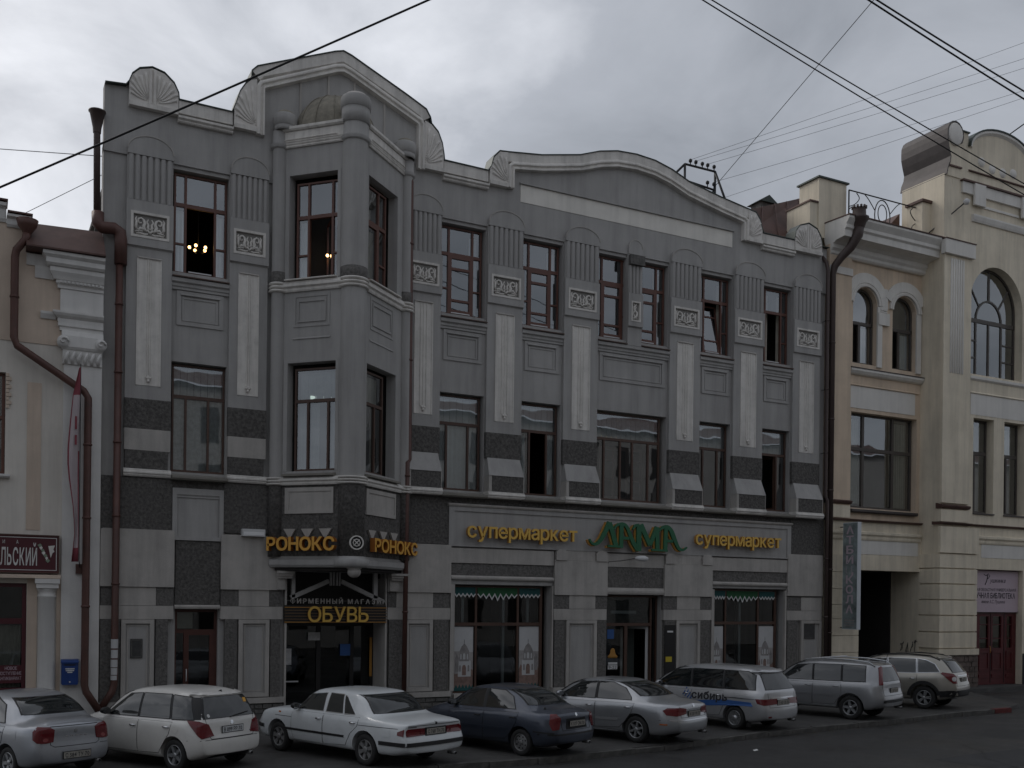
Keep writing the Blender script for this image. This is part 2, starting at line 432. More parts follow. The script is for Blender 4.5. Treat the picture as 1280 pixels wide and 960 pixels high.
# text as a mesh: letters one by one, centred glyph boxes scaled to the given cap height and total width
from mathutils.geometry import delaunay_2d_cdt
def glyph(ch, thick, solid):
    """outline of a character from the built-in font, thickened, triangulated with its holes and optionally boxed"""
    c = bpy.data.curves.new('glyph', 'FONT')
    c.body = ch; c.size = 1.0; c.resolution_u = 4; c.fill_mode = 'NONE'
    o = bpy.data.objects.new('glyph', c)
    COL.objects.link(o)
    cu = o.evaluated_get(bpy.context.evaluated_depsgraph_get())
    me = bpy.data.meshes.new_from_object(cu)
    nb = {}
    for e in me.edges:
        i, j = e.vertices; nb.setdefault(i, []).append(j); nb.setdefault(j, []).append(i)
    co = [Vector((v.co.x, v.co.y)) for v in me.vertices]
    loops = []; seen = set()
    for e in me.edges:
        i, j = e.vertices
        if i in seen: continue
        lp_ = [i, j]; seen.update(lp_)
        while True:
            n_ = [q for q in nb[lp_[-1]] if q != lp_[-2]]
            if not n_ or n_[0] == lp_[0]: break
            lp_.append(n_[0]); seen.add(n_[0])
        P = [co[q] for q in lp_]
        P = [p for k, p in enumerate(P) if (p - P[k - 1]).length > 1e-4]
        if len(P) > 2: loops.append(P)
    bpy.data.objects.remove(o); bpy.data.curves.remove(c); bpy.data.meshes.remove(me)
    def area(P): return sum(P[k - 1].x * P[k].y - P[k].x * P[k - 1].y for k in range(len(P))) / 2
    def inside(p, Q):
        r = False
        for k in range(len(Q)):
            a_, b_ = Q[k - 1], Q[k]
            if (a_.y > p.y) != (b_.y > p.y) and p.x < (b_.x - a_.x) * (p.y - a_.y) / (b_.y - a_.y) + a_.x: r = not r
        return r
    V = []; E = []; flat = []
    for k, P in enumerate(loops):
        hole = sum(inside(P[0], Q) for q, Q in enumerate(loops) if q != k) % 2 == 1
        if (area(P) > 0) == hole: P = P[::-1]          # outer loops counter-clockwise, holes clockwise
        n = len(P); Q = []
        for i in range(n):
            d1 = (P[i] - P[i - 1]).normalized(); d2 = (P[(i + 1) % n] - P[i]).normalized()
            nn = Vector((d1.y, -d1.x)) + Vector((d2.y, -d2.x))
            if nn.length < 1e-3: nn = Vector((d1.y, -d1.x))
            nn.normalize(); Q.append(P[i] + nn * thick / max(0.6, nn.dot(Vector((d1.y, -d1.x)))))
        b0 = len(V); V += Q; E += [(b0 + i, b0 + (i + 1) % n) for i in range(n)]; flat.append((b0, n))
    if not V: return [], []
    r = delaunay_2d_cdt(V, E, [], 1, 1e-5)
    tv = [(v.x, v.y) for v in r[0]]; tf = []
    Q = [V[b0:b0 + n] for b0, n in flat]
    for f in r[2]:
        c_ = sum((Vector(tv[i]) for i in f), Vector((0, 0))) / len(f)
        if sum(inside(c_, q) for q in Q) % 2: tf.append(tuple(f))
    if not solid: return [(x, y, 0.0) for x, y in tv], tf
    m_ = len(tv)
    vs = [(x, y, 0.5) for x, y in tv] + [(x, y, -0.5) for x, y in tv]
    fs = list(tf) + [tuple(m_ + q for q in f[::-1]) for f in tf]
    cnt = {}
    for f in tf:
        for i in range(len(f)):
            cnt[(f[i], f[(i + 1) % len(f)])] = 1
    for (i, j) in cnt:
        if (j, i) not in cnt: fs.append((i, m_ + i, m_ + j, j))
    return vs, fs
GL = {}
def glyph_data(ch, thick, solid):
    k = (ch, thick, solid)
    if k not in GL:
        GL[k] = glyph(ch, thick, solid)
    return GL[k]
def layout(text, thick=0.0, gap=0.09, space=0.32, solid=True):
    """list of (char, verts, faces, x0, x1) with glyphs set side by side"""
    x = 0.0; out_ = []
    for ch in text:
        if ch == ' ':
            x += space; continue
        vs, fs = glyph_data(ch, thick, solid)
        if not vs: continue
        a = min(v[0] for v in vs); b = max(v[0] for v in vs)
        out_.append((ch, [(v[0] - a + x, v[1], v[2]) for v in vs], fs, x, x + b - a))
        x += b - a + gap
    return out_, x - gap
def text_mb(mb, text, x0, x1, zbase, cap, y, depth=0.0, mi=0, thick=0.0, gap=0.09, skew=0.0, space=0.32):
    """flat or extruded lettering facing -y into an existing builder"""
    lay, w = layout(text, thick, gap, space, depth > 0)
    sx = (x1 - x0) / w; sz = cap / 0.73
    for ch, vs, fs, a, b in lay:
        mb.add([(x0 + v[0] * sx + skew * v[1] * sz, y + (0.5 - v[2]) * depth if depth > 0 else y, zbase + v[1] * sz) for v in vs], fs, mi)
    return mb
def letters(root, text, x0, x1, zbase, cap, y, depth, mats, thick=0.02, gap=0.09, drop=None):
    """raised sign letters, one part each, in the sign's own space (x along, -y to the street)"""
    lay, w = layout(text, thick, gap)
    sx = (x1 - x0) / w; sz = cap / 0.73
    for ch, vs, fs, a, b in lay:
        mb = MB()
        zz = [v[2] for v in vs]
        mb.add([(x0 + v[0] * sx, y + (0.5 - v[2]) * depth, zbase + v[1] * sz) for v in vs], fs, 0)
        # boxed channel letters: fronts take the first material, sides and back the second
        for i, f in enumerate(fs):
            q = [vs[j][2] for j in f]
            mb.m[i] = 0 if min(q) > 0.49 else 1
        link('letter', mb.mesh('letter', mats), root)

# ================================================================== ground
def ground():
    mb = MB()
    mb.add([(-400, -400, -0.12), (400, -400, -0.12), (400, 600, -0.12), (-400, 600, -0.12)], [(0, 1, 2, 3)])
    structure(obj('road', mb, 'asphalt', fix=False))
    # old repair patches and cracks in the asphalt
    for (x, y, w, d, a) in ((20.5, -13.8, 3.2, 1.5, 0.12), (7.5, -14.2, 2.6, 1.1, -0.06), (30.0, -11.6, 2.2, 1.2, 0.25)):
        c, s_ = math.cos(a), math.sin(a)
        q = [(x + (u * c - v * s_), y + (u * s_ + v * c), -0.116) for u, v in ((-w / 2, -d / 2), (w * 0.1, -d * 0.53), (w / 2, -d / 2), (w * 0.52, d * 0.45), (0, d * 0.52), (-w / 2, d / 2))]
        mb = MB(); mb.add(q, [tuple(range(6))]); structure(obj('road_patch', mb, 'asphalt_patch', fix=False))
    for P in ([(21.4, -11.9), (20.9, -12.9), (20.1, -13.5), (19.6, -14.6), (19.3, -15.6)], [(11.5, -12.2), (12.3, -12.8), (13.6, -12.9), (14.2, -13.6)], [(26.2, -10.2), (27.2, -10.9), (28.9, -11.1)]):
        n = 26; pts = []
        for i in range(n):
            f = i / (n - 1) * (len(P) - 1); k = min(int(f), len(P) - 2); a = Vector(P[k]).lerp(Vector(P[k + 1]), f - k)
            pts.append((a.x + random.uniform(-0.05, 0.05), a.y + random.uniform(-0.05, 0.05)))
        vs = []
        for (x, y) in pts: w = random.uniform(0.008, 0.03); vs += [(x - w, y, -0.113), (x + w, y + w, -0.113)]
        mb = MB(); mb.add(vs, [(2 * i, 2 * i + 1, 2 * i + 3, 2 * i + 2) for i in range(n - 1)]); structure(obj('road_crack', mb, 'mortar_dark', fix=False))
    # pavement slab: runs from the building line to a kerb that drifts towards the wall on the right
    edge = [(-30, -10.3), (2, -10.3), (7, -10.2), (10.4, -10.2), (14, -9.65), (18, -8.65), (22.5, -8.1), (26, -7.45), (29.5, -7.1), (31.2, -6.3)]
    poly = edge + [(34, -1.9), (60, 0.6), (60, 3), (-30, 3)]
    mb = MB()
    n = len(poly)
    vs = [(x, y, 0.0) for x, y in poly] + [(x, y, -0.125) for x, y in poly]
    fs = [tuple(range(n))] + [(i, (i + 1) % n, n + (i + 1) % n, n + i) for i in range(n)]
    mb.add(vs, fs)
    pv = structure(obj('pavement', mb, 'pavement'))
    # kerb stones, one by one, along the street edge
    run = []
    for i in range(1, 8):
        a, b = Vector(edge[i]), Vector(edge[i + 1])
        L = (b - a).length; k = max(1, round(L / 1.0))
        for j in range(k):
            run.append((a + (b - a) * (j / k), a + (b - a) * ((j + 1) / k)))
    mk = MB(); mk.box(0.004, 0.99, -0.16, 0.02, -0.13, 0.012)
    me = mk.mesh('kerb_stone', 'kerb_stone'); fix_normals(me)
    mr = MB(); mr.box(0.004, 0.99, -0.16, 0.02, -0.13, 0.02)
    mer = mr.mesh('kerb_stone', 'kerb_red'); fix_normals(mer)
    for i, (a, b) in enumerate(run):
        d = b - a
        last = i == len(run) - 1
        o = link('kerb_stone', mer if last else me, pv, (a.x, a.y, random.uniform(-0.03, 0.012)), math.atan2(d.y, d.x) + random.uniform(-0.03, 0.03), (d.length, 1, 1))
        if last: o['label'] = 'kerb stone with worn red paint at the end of the kerb'
    # grit and dead leaves swept against the kerb
    mb = MB()
    for i in range(900):
        k = random.randrange(len(run)); a, b = run[k]; p = a.lerp(b, random.random()); d = (b - a).normalized(); o_ = -0.18 - abs(random.gauss(0, 0.12))
        x, y = p.x - d.y * o_, p.y + d.x * o_; r = random.uniform(0.006, 0.022); t = random.random() * 6
        mb.add([(x + r * math.cos(t + q), y + r * math.sin(t + q), -0.117 + (0.012 if q % 2 else 0.0) * random.random()) for q in (0, 1.6, 3.1, 4.7)], [(0, 1, 2, 3)], random.choice((0, 0, 1)))
    g_ = obj('grit', mb, ['kerb_stone', 'leaf_brown'], fix=False); g_['kind'] = 'stuff'
    # low kerb in front of the library door
    mb = MB()
    pts = [(33.2, -2.1), (37, -1.55), (48, 0.0)]
    for a, b in zip(pts[:-1], pts[1:]):
        mb.add([(a[0], a[1], -0.12), (b[0], b[1], -0.12), (b[0], 1.2, -0.12), (a[0], 1.2, -0.12), (a[0], a[1], 0.03), (b[0], b[1], 0.03), (b[0], 1.2, 0.03), (a[0], 1.2, 0.03)],
               [(4, 5, 6, 7), (0, 1, 5, 4), (1, 2, 6, 5), (3, 0, 4, 7)])
    structure(obj('pavement', mb, 'pavement'))
ground()

# ================================================================== shared window builders
def pane(par, x0, x1, z0, z1, y, m='glass'):
    mb = MB(); mb.add([(x0, y, z0), (x1, y, z0), (x1, y, z1), (x0, y, z1)], [(0, 1, 2, 3)])
    return obj('pane', mb, m, par, fix=False)
def curtain(par, x0, x1, z0, z1, y, m='curtain', waves=None, amp=0.03, name='curtain'):
    mb = MB(); w = x1 - x0
    n = max(8, int((waves or w * 9) * 6)); k = waves or w * 9
    vs = []
    ph = random.random() * 6
    for i in range(n + 1):
        f = i / n
        yy = y + amp * math.sin(f * k * 2 * math.pi + ph) + amp * 0.5 * math.sin(f * k * 3.1 + ph)
        vs += [(x0 + w * f, yy, z0), (x0 + w * f, yy * 1.0 + (y - yy) * 0.4, z1)]
    mb.add(vs, [(2 * i, 2 * i + 2, 2 * i + 3, 2 * i + 1) for i in range(n)], 0, True)
    return obj(name, mb, m, par, fix=False)
def frame(par, x0, x1, z0, z1, y, holes, m='brown_frame', depth=0.09, loc=(0, 0, 0), rz=0.0, glass='glass', noglass=(), name='window'):
    mb = MB(); mb.wall(x0, x1, z0, z1, holes, y, y + depth)
    f = obj(name, mb, m, par, loc, rz)
    for i, h in enumerate(holes):
        if i not in noglass: pane(f, h[0], h[1], h[2], h[3], y + depth * 0.5, glass)
    return f
def sash(par, w, z0, z1, hinge, ang, bars=(), m='brown_frame', t=0.06, glass='glass'):
    """an opened casement leaf: turns about a vertical edge at hinge (x, y)"""
    mb = MB(); zs = [z0] + list(bars) + [z1]
    holes = []
    for a, b in zip(zs[:-1], zs[1:]):
        holes.append((t, w - t, a + (t if a == z0 else 0.025), b - (t if b == z1 else 0.025)))
    mb.wall(0, w, z0, z1, holes, -0.025, 0.025)
    for h in holes:
        mb.add([(h[0], 0, h[2]), (h[1], 0, h[2]), (h[1], 0, h[3]), (h[0], 0, h[3])], [(0, 1, 2, 3)], 1)
    return obj('sash', mb, [m, glass], par, (hinge[0], hinge[1], 0), ang)

def window_top(par, x0, x1, y, mode='closed', loc=(0, 0, 0), rz=0.0, z0=12.17, z1=14.93, bars=True, sheer=None, fa=0.215, fb=0.78):
    """top-storey window: three lights over a transom, side lights and a middle casement"""
    w = x1 - x0; a = x0 + fa * w; b = x0 + fb * w; g = 0.032; T = 14.08
    H = [(x0 + 0.05, a - g, T + 0.05, z1 - 0.05), (a + g, b - g, T + 0.05, z1 - 0.05), (b + g, x1 - 0.05, T + 0.05, z1 - 0.05),
         (x0 + 0.05, a - g, z0 + 0.07, 12.98), (x0 + 0.05, a - g, 13.03, T - 0.05),
         (b + g, x1 - 0.05, z0 + 0.07, 12.98), (b + g, x1 - 0.05, 13.03, T - 0.05)]
    if mode == 'closed':
        c, d = a + 0.10, b - 0.10
        if bars: H += [(c, d, z0 + 0.19, 12.62), (c, d, 12.69, 13.60), (c, d, 13.68, T - 0.12)]
        else: H += [(c, d, z0 + 0.19, T - 0.12)]
        no = ()
    else:
        H += [(a + g, b - g, z0 + 0.07, T - 0.05)]
        no = (7,)
    f = frame(par, x0, x1, z0, z1, y, H, loc=loc, rz=rz, noglass=no)
    if mode == 'ajar':          # leaf turned inwards on its right edge
        sash(f, b - a - 2 * g, z0 + 0.08, T - 0.06, (b - g, y + 0.06), math.pi + R(-50))
    elif mode == 'open':
        sash(f, b - a - 2 * g, z0 + 0.08, T - 0.06, (a + g, y + 0.06), R(76), (12.62, 13.6))
    elif mode == 'tilt':        # leaf leaning inwards at its head
        s_ = sash(f, b - a - 2 * g, 0.0, T - z0 - 0.14, (a + g, y + 0.05), 0.0, (0.45, 1.35))
        s_.location = (a + g, y + 0.04, z0 + 0.08); s_.rotation_euler = (R(-9), 0, 0)
    mb = MB(); mb.box(a + 0.09, b - 0.09, y - 0.025, y - 0.002, z0 + 0.075, z0 + 0.105)
    obj('sill_strip', mb, 'white_metal', f)
    return f

def roll_blind(par, x0, x1, z0, z1, y, n, m='curtain'):
    mb = MB()
    for i in range(n):
        a = x0 + (x1 - x0) * i / n
        mb.box(a + 0.006, a + (x1 - x0) / n - 0.006, y, y + 0.012, z0, z1)
    return obj('blind', mb, m, par, kind='stuff')

# ================================================================== the grey building
GB = thing('corner_building', 'three storey grey stuccoed building with fan ornaments along its roofline and a pointed corner bay', 'building', (2.88, 0, 0))
GO = (-2.88, 0, 0)
def gpart(name, mb, mats, label=None, kind=None):
    return obj(name, mb, mats, GB, GO, 0, label, kind)
PIL = [(3.42, 4.60), (6.14, 7.20), (11.42, 12.55), (14.14, 15.40), (16.95, 18.26), (21.20, 22.52), (24.02, 25.38), (26.83, 28.17)]
GAP = [(4.60, 6.14), (12.55, 14.14), (15.40, 16.95), (18.26, 21.20), (22.52, 24.02), (25.38, 26.83)]

def grey_shell():
    holes = []
    for a, b in GAP:
        holes.append((a + 0.02, b - 0.02, 12.17, 14.97))
        holes.append((a + 0.03, b - 0.03, 6.70, 9.72))
    holes += [(4.80, 5.96, 0.1, 2.95), (13.15, 16.62, 0.35, 3.76), (18.77, 21.03, 0.02, 3.52), (23.28, 26.60, 0.35, 3.80), (7.80, 10.88, 0.02, 4.05)]
    mb = MB()
    mb.wall(2.84, 28.5, -0.1, 15.3, holes, 0.12, 0.55, 0)
    gpart('wall', mb, 'stucco_grey')
    mb = MB()       # flanks, rear wall, floors and roof
    mb.add([(2.87, 0.56, -0.1), (3.2, 0.56, -0.1), (4.9, 16, -0.1), (4.5, 16, -0.1), (2.87, 0.56, 16.6), (3.2, 0.56, 16.6), (4.9, 16, 16.6), (4.5, 16, 16.6)], [(0, 3, 2, 1), (4, 5, 6, 7), (0, 1, 5, 4), (1, 2, 6, 5), (2, 3, 7, 6), (3, 0, 4, 7)])
    mb.box(28.2, 28.48, 0.56, 16.0, -0.1, 16.6)
    mb.box(4.9, 28.2, 15.7, 16.0, -0.1, 16.6)
    gpart('flank_wall', mb, 'stucco_grey', kind='stuff')
    mb = MB()
    mb.add([(2.86, 0.4, 16.35), (28.48, 0.4, 16.35), (28.48, 8, 17.1), (3.75, 8, 17.1)], [(0, 1, 2, 3)])
    mb.add([(4.6, 16, 16.35), (28.48, 16, 16.35), (28.48, 8, 17.1), (3.75, 8, 17.1)], [(3, 2, 1, 0)])
    gpart('roof', mb, 'rust_roof')
    mb = MB()
    for z in (-0.02, 5.6, 11.3, 15.6): mb.box(3.2, 28.2, 0.58, 15.6, z - 0.15, z)
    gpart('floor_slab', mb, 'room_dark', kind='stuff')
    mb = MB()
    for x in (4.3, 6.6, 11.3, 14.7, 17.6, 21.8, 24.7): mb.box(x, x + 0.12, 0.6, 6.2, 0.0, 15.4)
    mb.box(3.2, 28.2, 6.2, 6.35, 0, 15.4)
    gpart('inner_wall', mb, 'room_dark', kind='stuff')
grey_shell()

TOP = [(2.84, 16.83), (3.36, 16.88), (3.44, 17.0), (3.52, 17.22), (3.7, 17.4), (4.02, 17.5), (4.33, 17.43), (4.58, 17.22), (4.70, 16.98), (4.72, 16.80), (6.14, 16.79),
       (6.22, 17.0), (6.36, 17.43), (6.52, 17.70), (6.66, 17.84), (6.68, 18.08), (6.83, 18.24), (7.35, 18.47), (9.08, 19.23), (9.33, 19.31), (9.58, 19.24), (11.30, 18.52),
       (11.96, 18.22), (12.10, 18.0), (12.14, 17.82), (12.36, 17.62), (12.5, 17.3), (12.56, 16.98), (12.58, 16.80), (14.08, 16.79), (14.19, 16.95), (14.27, 17.26), (14.48, 17.49),
       (14.85, 17.53), (16.0, 17.68), (17.44, 17.99), (18.2, 18.27), (18.9, 18.43), (19.675, 18.48), (20.45, 18.43), (21.15, 18.27), (21.91, 17.99), (23.35, 17.72),
       (24.5, 17.55), (24.9, 17.49), (25.1, 17.26), (25.2, 16.95), (25.28, 16.80), (26.76, 16.81), (26.82, 17.15), (27.02, 17.40), (27.45, 17.55), (27.86, 17.42), (28.06, 17.16), (28.15, 16.80), (28.5, 16.80)]
def attic():
    mb = MB()
    mb.prism([(2.84, 15.08), (28.5, 15.08)] + TOP[::-1], 0.06, 0.42)
    gpart('attic_wall', mb, 'stucco_grey')
    mb = MB()
    mb.sweep(TOP, [(-0.016, -0.092), (0.010, -0.092), (0.010, 0.44), (-0.016, 0.44)])
    gpart('roof_flashing', mb, 'flashing')
    # white fascias between the fans
    for a, b in ((4.72, 6.16), (12.58, 14.10), (25.26, 26.78)):
        mb = MB(); mb.extr([(0.06, 16.44), (-0.05, 16.44), (-0.05, 16.78), (0.06, 16.78)], a, b)
        gpart('parapet_band', mb, 'trim_white')
        mb = MB(); mb.extr([(0.06, 16.20), (-0.03, 16.20), (-0.06, 16.23), (-0.06, 16.26), (-0.12, 16.30), (-0.12, 16.36), (-0.02, 16.40), (0.06, 16.40)], a - 0.02, b + 0.02)
        gpart('parapet_moulding', mb, 'trim_white')
    prof = [(0, 0.06), (0, -0.10), (0.05, -0.13), (0.09, -0.13), (0.12, -0.07), (0.15, -0.07), (0.18, -0.11), (0.22, -0.11), (0.24, 0.06)]
    for pts, fas in (([(6.82, 16.33), (6.82, 17.70), (6.90, 17.83), (9.05, 18.84), (9.33, 18.92), (9.61, 18.84), (11.84, 17.87), (11.93, 17.72), (11.93, 16.36)], TOP[15:24]),
                     ([(14.78, 16.40), (14.78, 17.10), (14.92, 17.22), (16.0, 17.38), (17.44, 17.69), (18.2, 17.96), (18.9, 18.12), (19.675, 18.17), (20.45, 18.12), (21.15, 17.96), (21.91, 17.69), (23.35, 17.40), (24.43, 17.22), (24.57, 17.10), (24.57, 16.38)], TOP[32:45])):
        mb = MB(); mb.sweep(pts, prof); gpart('gable_moulding', mb, 'trim_white')
        mb = MB(); mb.sweep(fas, [(0.015, 0.06), (0.015, -0.06), (0.30, -0.06), (0.36, 0.06)]); gpart('gable_band', mb, 'trim_white')
    # bead strips on the pointed gable
    for x, zt in ((8.10, 18.22), (8.93, 18.58), (9.72, 18.58), (10.66, 18.15)):
        mb = MB(); mb.box(x - 0.03, x + 0.03, 0.03, 0.06, 16.6, zt); gpart('gable_strip', mb, 'stucco_light')
    mb = MB(); mb.box(15.30, 23.93, 0.045, 0.06, 16.07, 16.63); gpart('name_panel', mb, 'strip_cream')
    mb = MB(); mb.extr([(0.06, 16.635), (-0.02, 16.635), (-0.02, 16.67), (0.06, 16.69)], 15.26, 23.97); gpart('panel_lip', mb, 'stucco_grey')  # lip added to stand in for the shadow along a recessed panel's top
attic()

def fan(x0, x1, z0, top, cx, a0, a1, label):
    """shell ornament: plaster ground, ribs that swing out from the foot, beads and a base band"""
    mb = MB()
    n = len(top)
    mb.prism([(x0, z0), (x1, z0)] + top[::-1], -0.08, 0.06, 0)
    p = gpart('shell_ornament', mb, 'relief_white', label)
    mb = MB(); mb.box(x0, x1, -0.12, -0.08, z0, z0 + 0.12); obj('base_band', mb, 'trim_white', p)
    def lim(x, z):
        # keep inside the outline
        for (xa, za), (xb, zb) in zip(top[:-1], top[1:]):
            if xa <= x <= xb and xb > xa:
                return z < za + (zb - za) * (x - xa) / (xb - xa) - 0.05
        return False
    for side in (-1, 1):
        if side < 0 and a0 is None or side > 0 and a1 is None: continue
        for k in range(6):
            t = k / 5
            bx, bz = cx + side * (0.10 + 0.05 * (1 - t)), z0 + 0.22 + 0.02 * k
            L = 0.50 + 0.42 * t
            ang = R(18 + 66 * t)
            pts = []
            for i in range(7):
                f = i / 6
                aa = ang - R(26) * (1 - f) * (1 - f) * (1 - t * 0.6)
                x = bx + side * math.cos(aa) * L * f
                z = bz + math.sin(aa) * L * f
                if (x0 + 0.03 < x < x1 - 0.03) and lim(x, z): pts.append((x, -0.085, z))
            if len(pts) > 1:
                m_ = len(pts)
                rb = MB(); rb.tube(pts, [0.018 + 0.028 * i / (m_ - 1) for i in range(m_)], 6)
                obj('rib', rb, 'relief_white', p)
        cb = MB()
        for k in range(5):
            cb.lathe([(0.0, -0.03), (0.03, 0), (0.0, 0.03)], (cx + side * (0.09 + 0.012 * k), -0.085, z0 + 0.2 + 0.07 * k), 6)
        obj('bead_row', cb, 'relief_white', p, kind='stuff')
    return p
def top_between(x0, x1):
    return [(max(x0, min(x1, x)), z - 0.02) for x, z in TOP if x0 - 0.02 <= x <= x1 + 0.02]
p = fan(3.44, 4.70, 16.36, [(3.44, 16.98), (3.52, 17.18), (3.7, 17.36), (4.02, 17.46), (4.33, 17.39), (4.58, 17.18), (4.70, 16.94)], 4.03, 1, 1, 'full shell ornament at the left end of the parapet')
def fan_post(p, cx, z0, z1):
    for d in (-0.055, 0.055):
        mb = MB(); mb.lathe([(0.045, 0), (0.045, z1 - z0)], (cx + d, -0.085, z0), 8); obj('stem', mb, 'relief_white', p)
fan_post(p, 4.03, 16.48, 17.42)
fan(6.2, 6.82, 16.37, [(6.2, 16.95), (6.36, 17.40), (6.52, 17.66), (6.66, 17.80), (6.82, 17.86)], 6.88, 1, None, 'half shell ornament left of the pointed gable')
fan(11.93, 12.55, 16.40, [(11.93, 17.86), (12.14, 17.78), (12.36, 17.58), (12.5, 17.26), (12.55, 16.95)], 11.86, None, 1, 'half shell ornament right of the pointed gable')
fan(14.14, 14.78, 16.38, [(14.14, 16.86), (14.27, 17.22), (14.48, 17.45), (14.78, 17.50)], 14.86, 1, None, 'half shell ornament at the left foot of the wide gable')
fan(24.57, 25.22, 16.38, [(24.57, 17.50), (24.9, 17.45), (25.1, 17.22), (25.22, 16.86)], 24.5, None, 1, 'half shell ornament at the right foot of the wide gable')
p = fan(26.79, 28.13, 16.42, [(26.79, 17.0), (26.84, 17.15), (27.02, 17.37), (27.45, 17.51), (27.86, 17.38), (28.04, 17.13), (28.13, 16.9)], 27.46, 1, 1, 'full shell ornament at the right end of the parapet')
fan_post(p, 27.46, 16.54, 17.45)

# ---- pilasters
def relief_mesh(w, h):
    """two facing long-tailed beasts and scrolls, as curling ribs on a sunk panel"""
    mb = MB()
    for s in (-1, 1):
        def C(pts, r):
            mb.tube([(s * x * w, 0, z * h) for x, z in pts], r, 5)
        C([(0.06, 0.10), (0.16, 0.06), (0.30, 0.10), (0.42, 0.07), (0.46, 0.14), (0.40, 0.20), (0.33, 0.17)], 0.024)
        C([(0.09, 0.22), (0.17, 0.30), (0.20, 0.46), (0.16, 0.62), (0.20, 0.78), (0.28, 0.86), (0.36, 0.80), (0.37, 0.66), (0.31, 0.58), (0.26, 0.64)], [0.03, 0.045, 0.05, 0.045, 0.035, 0.03, 0.03, 0.028, 0.02, 0.018])
        C([(0.40, 0.25), (0.44, 0.42), (0.42, 0.62), (0.45, 0.80), (0.41, 0.90)], [0.03, 0.045, 0.04, 0.03, 0.018])
        C([(0.20, 0.30), (0.30, 0.34), (0.36, 0.26), (0.30, 0.20), (0.22, 0.22)], [0.04, 0.04, 0.03, 0.026, 0.02])
        C([(0.02, 0.30), (0.07, 0.42), (0.05, 0.56), (0.10, 0.70), (0.05, 0.84)], [0.035, 0.04, 0.03, 0.025, 0.018])
    mb.tube([(-0.08 * w, 0, 0.30 * h), (0, -0.01, 0.14 * h), (0.08 * w, 0, 0.30 * h)], 0.035, 5)
    return mb.mesh('relief', 'relief_white')
RELIEF = {}
def bud_mesh():
    mb = MB()
    for a in (-50, 0, 50, 180):
        x, z = math.sin(R(a)) * 0.07, math.cos(R(a)) * 0.07
        mb.tube([(0, 0, 0), (x * 0.6, -0.02, z * 0.6), (x, 0, z)], [0.02, 0.035, 0.012], 6)
    mb.lathe([(0.0, -0.03), (0.045, 0.0), (0, 0.03)], (0, 0, 0), 8, axis='y')
    return mb.mesh('bud', 'relief_white')
BUD = bud_mesh()
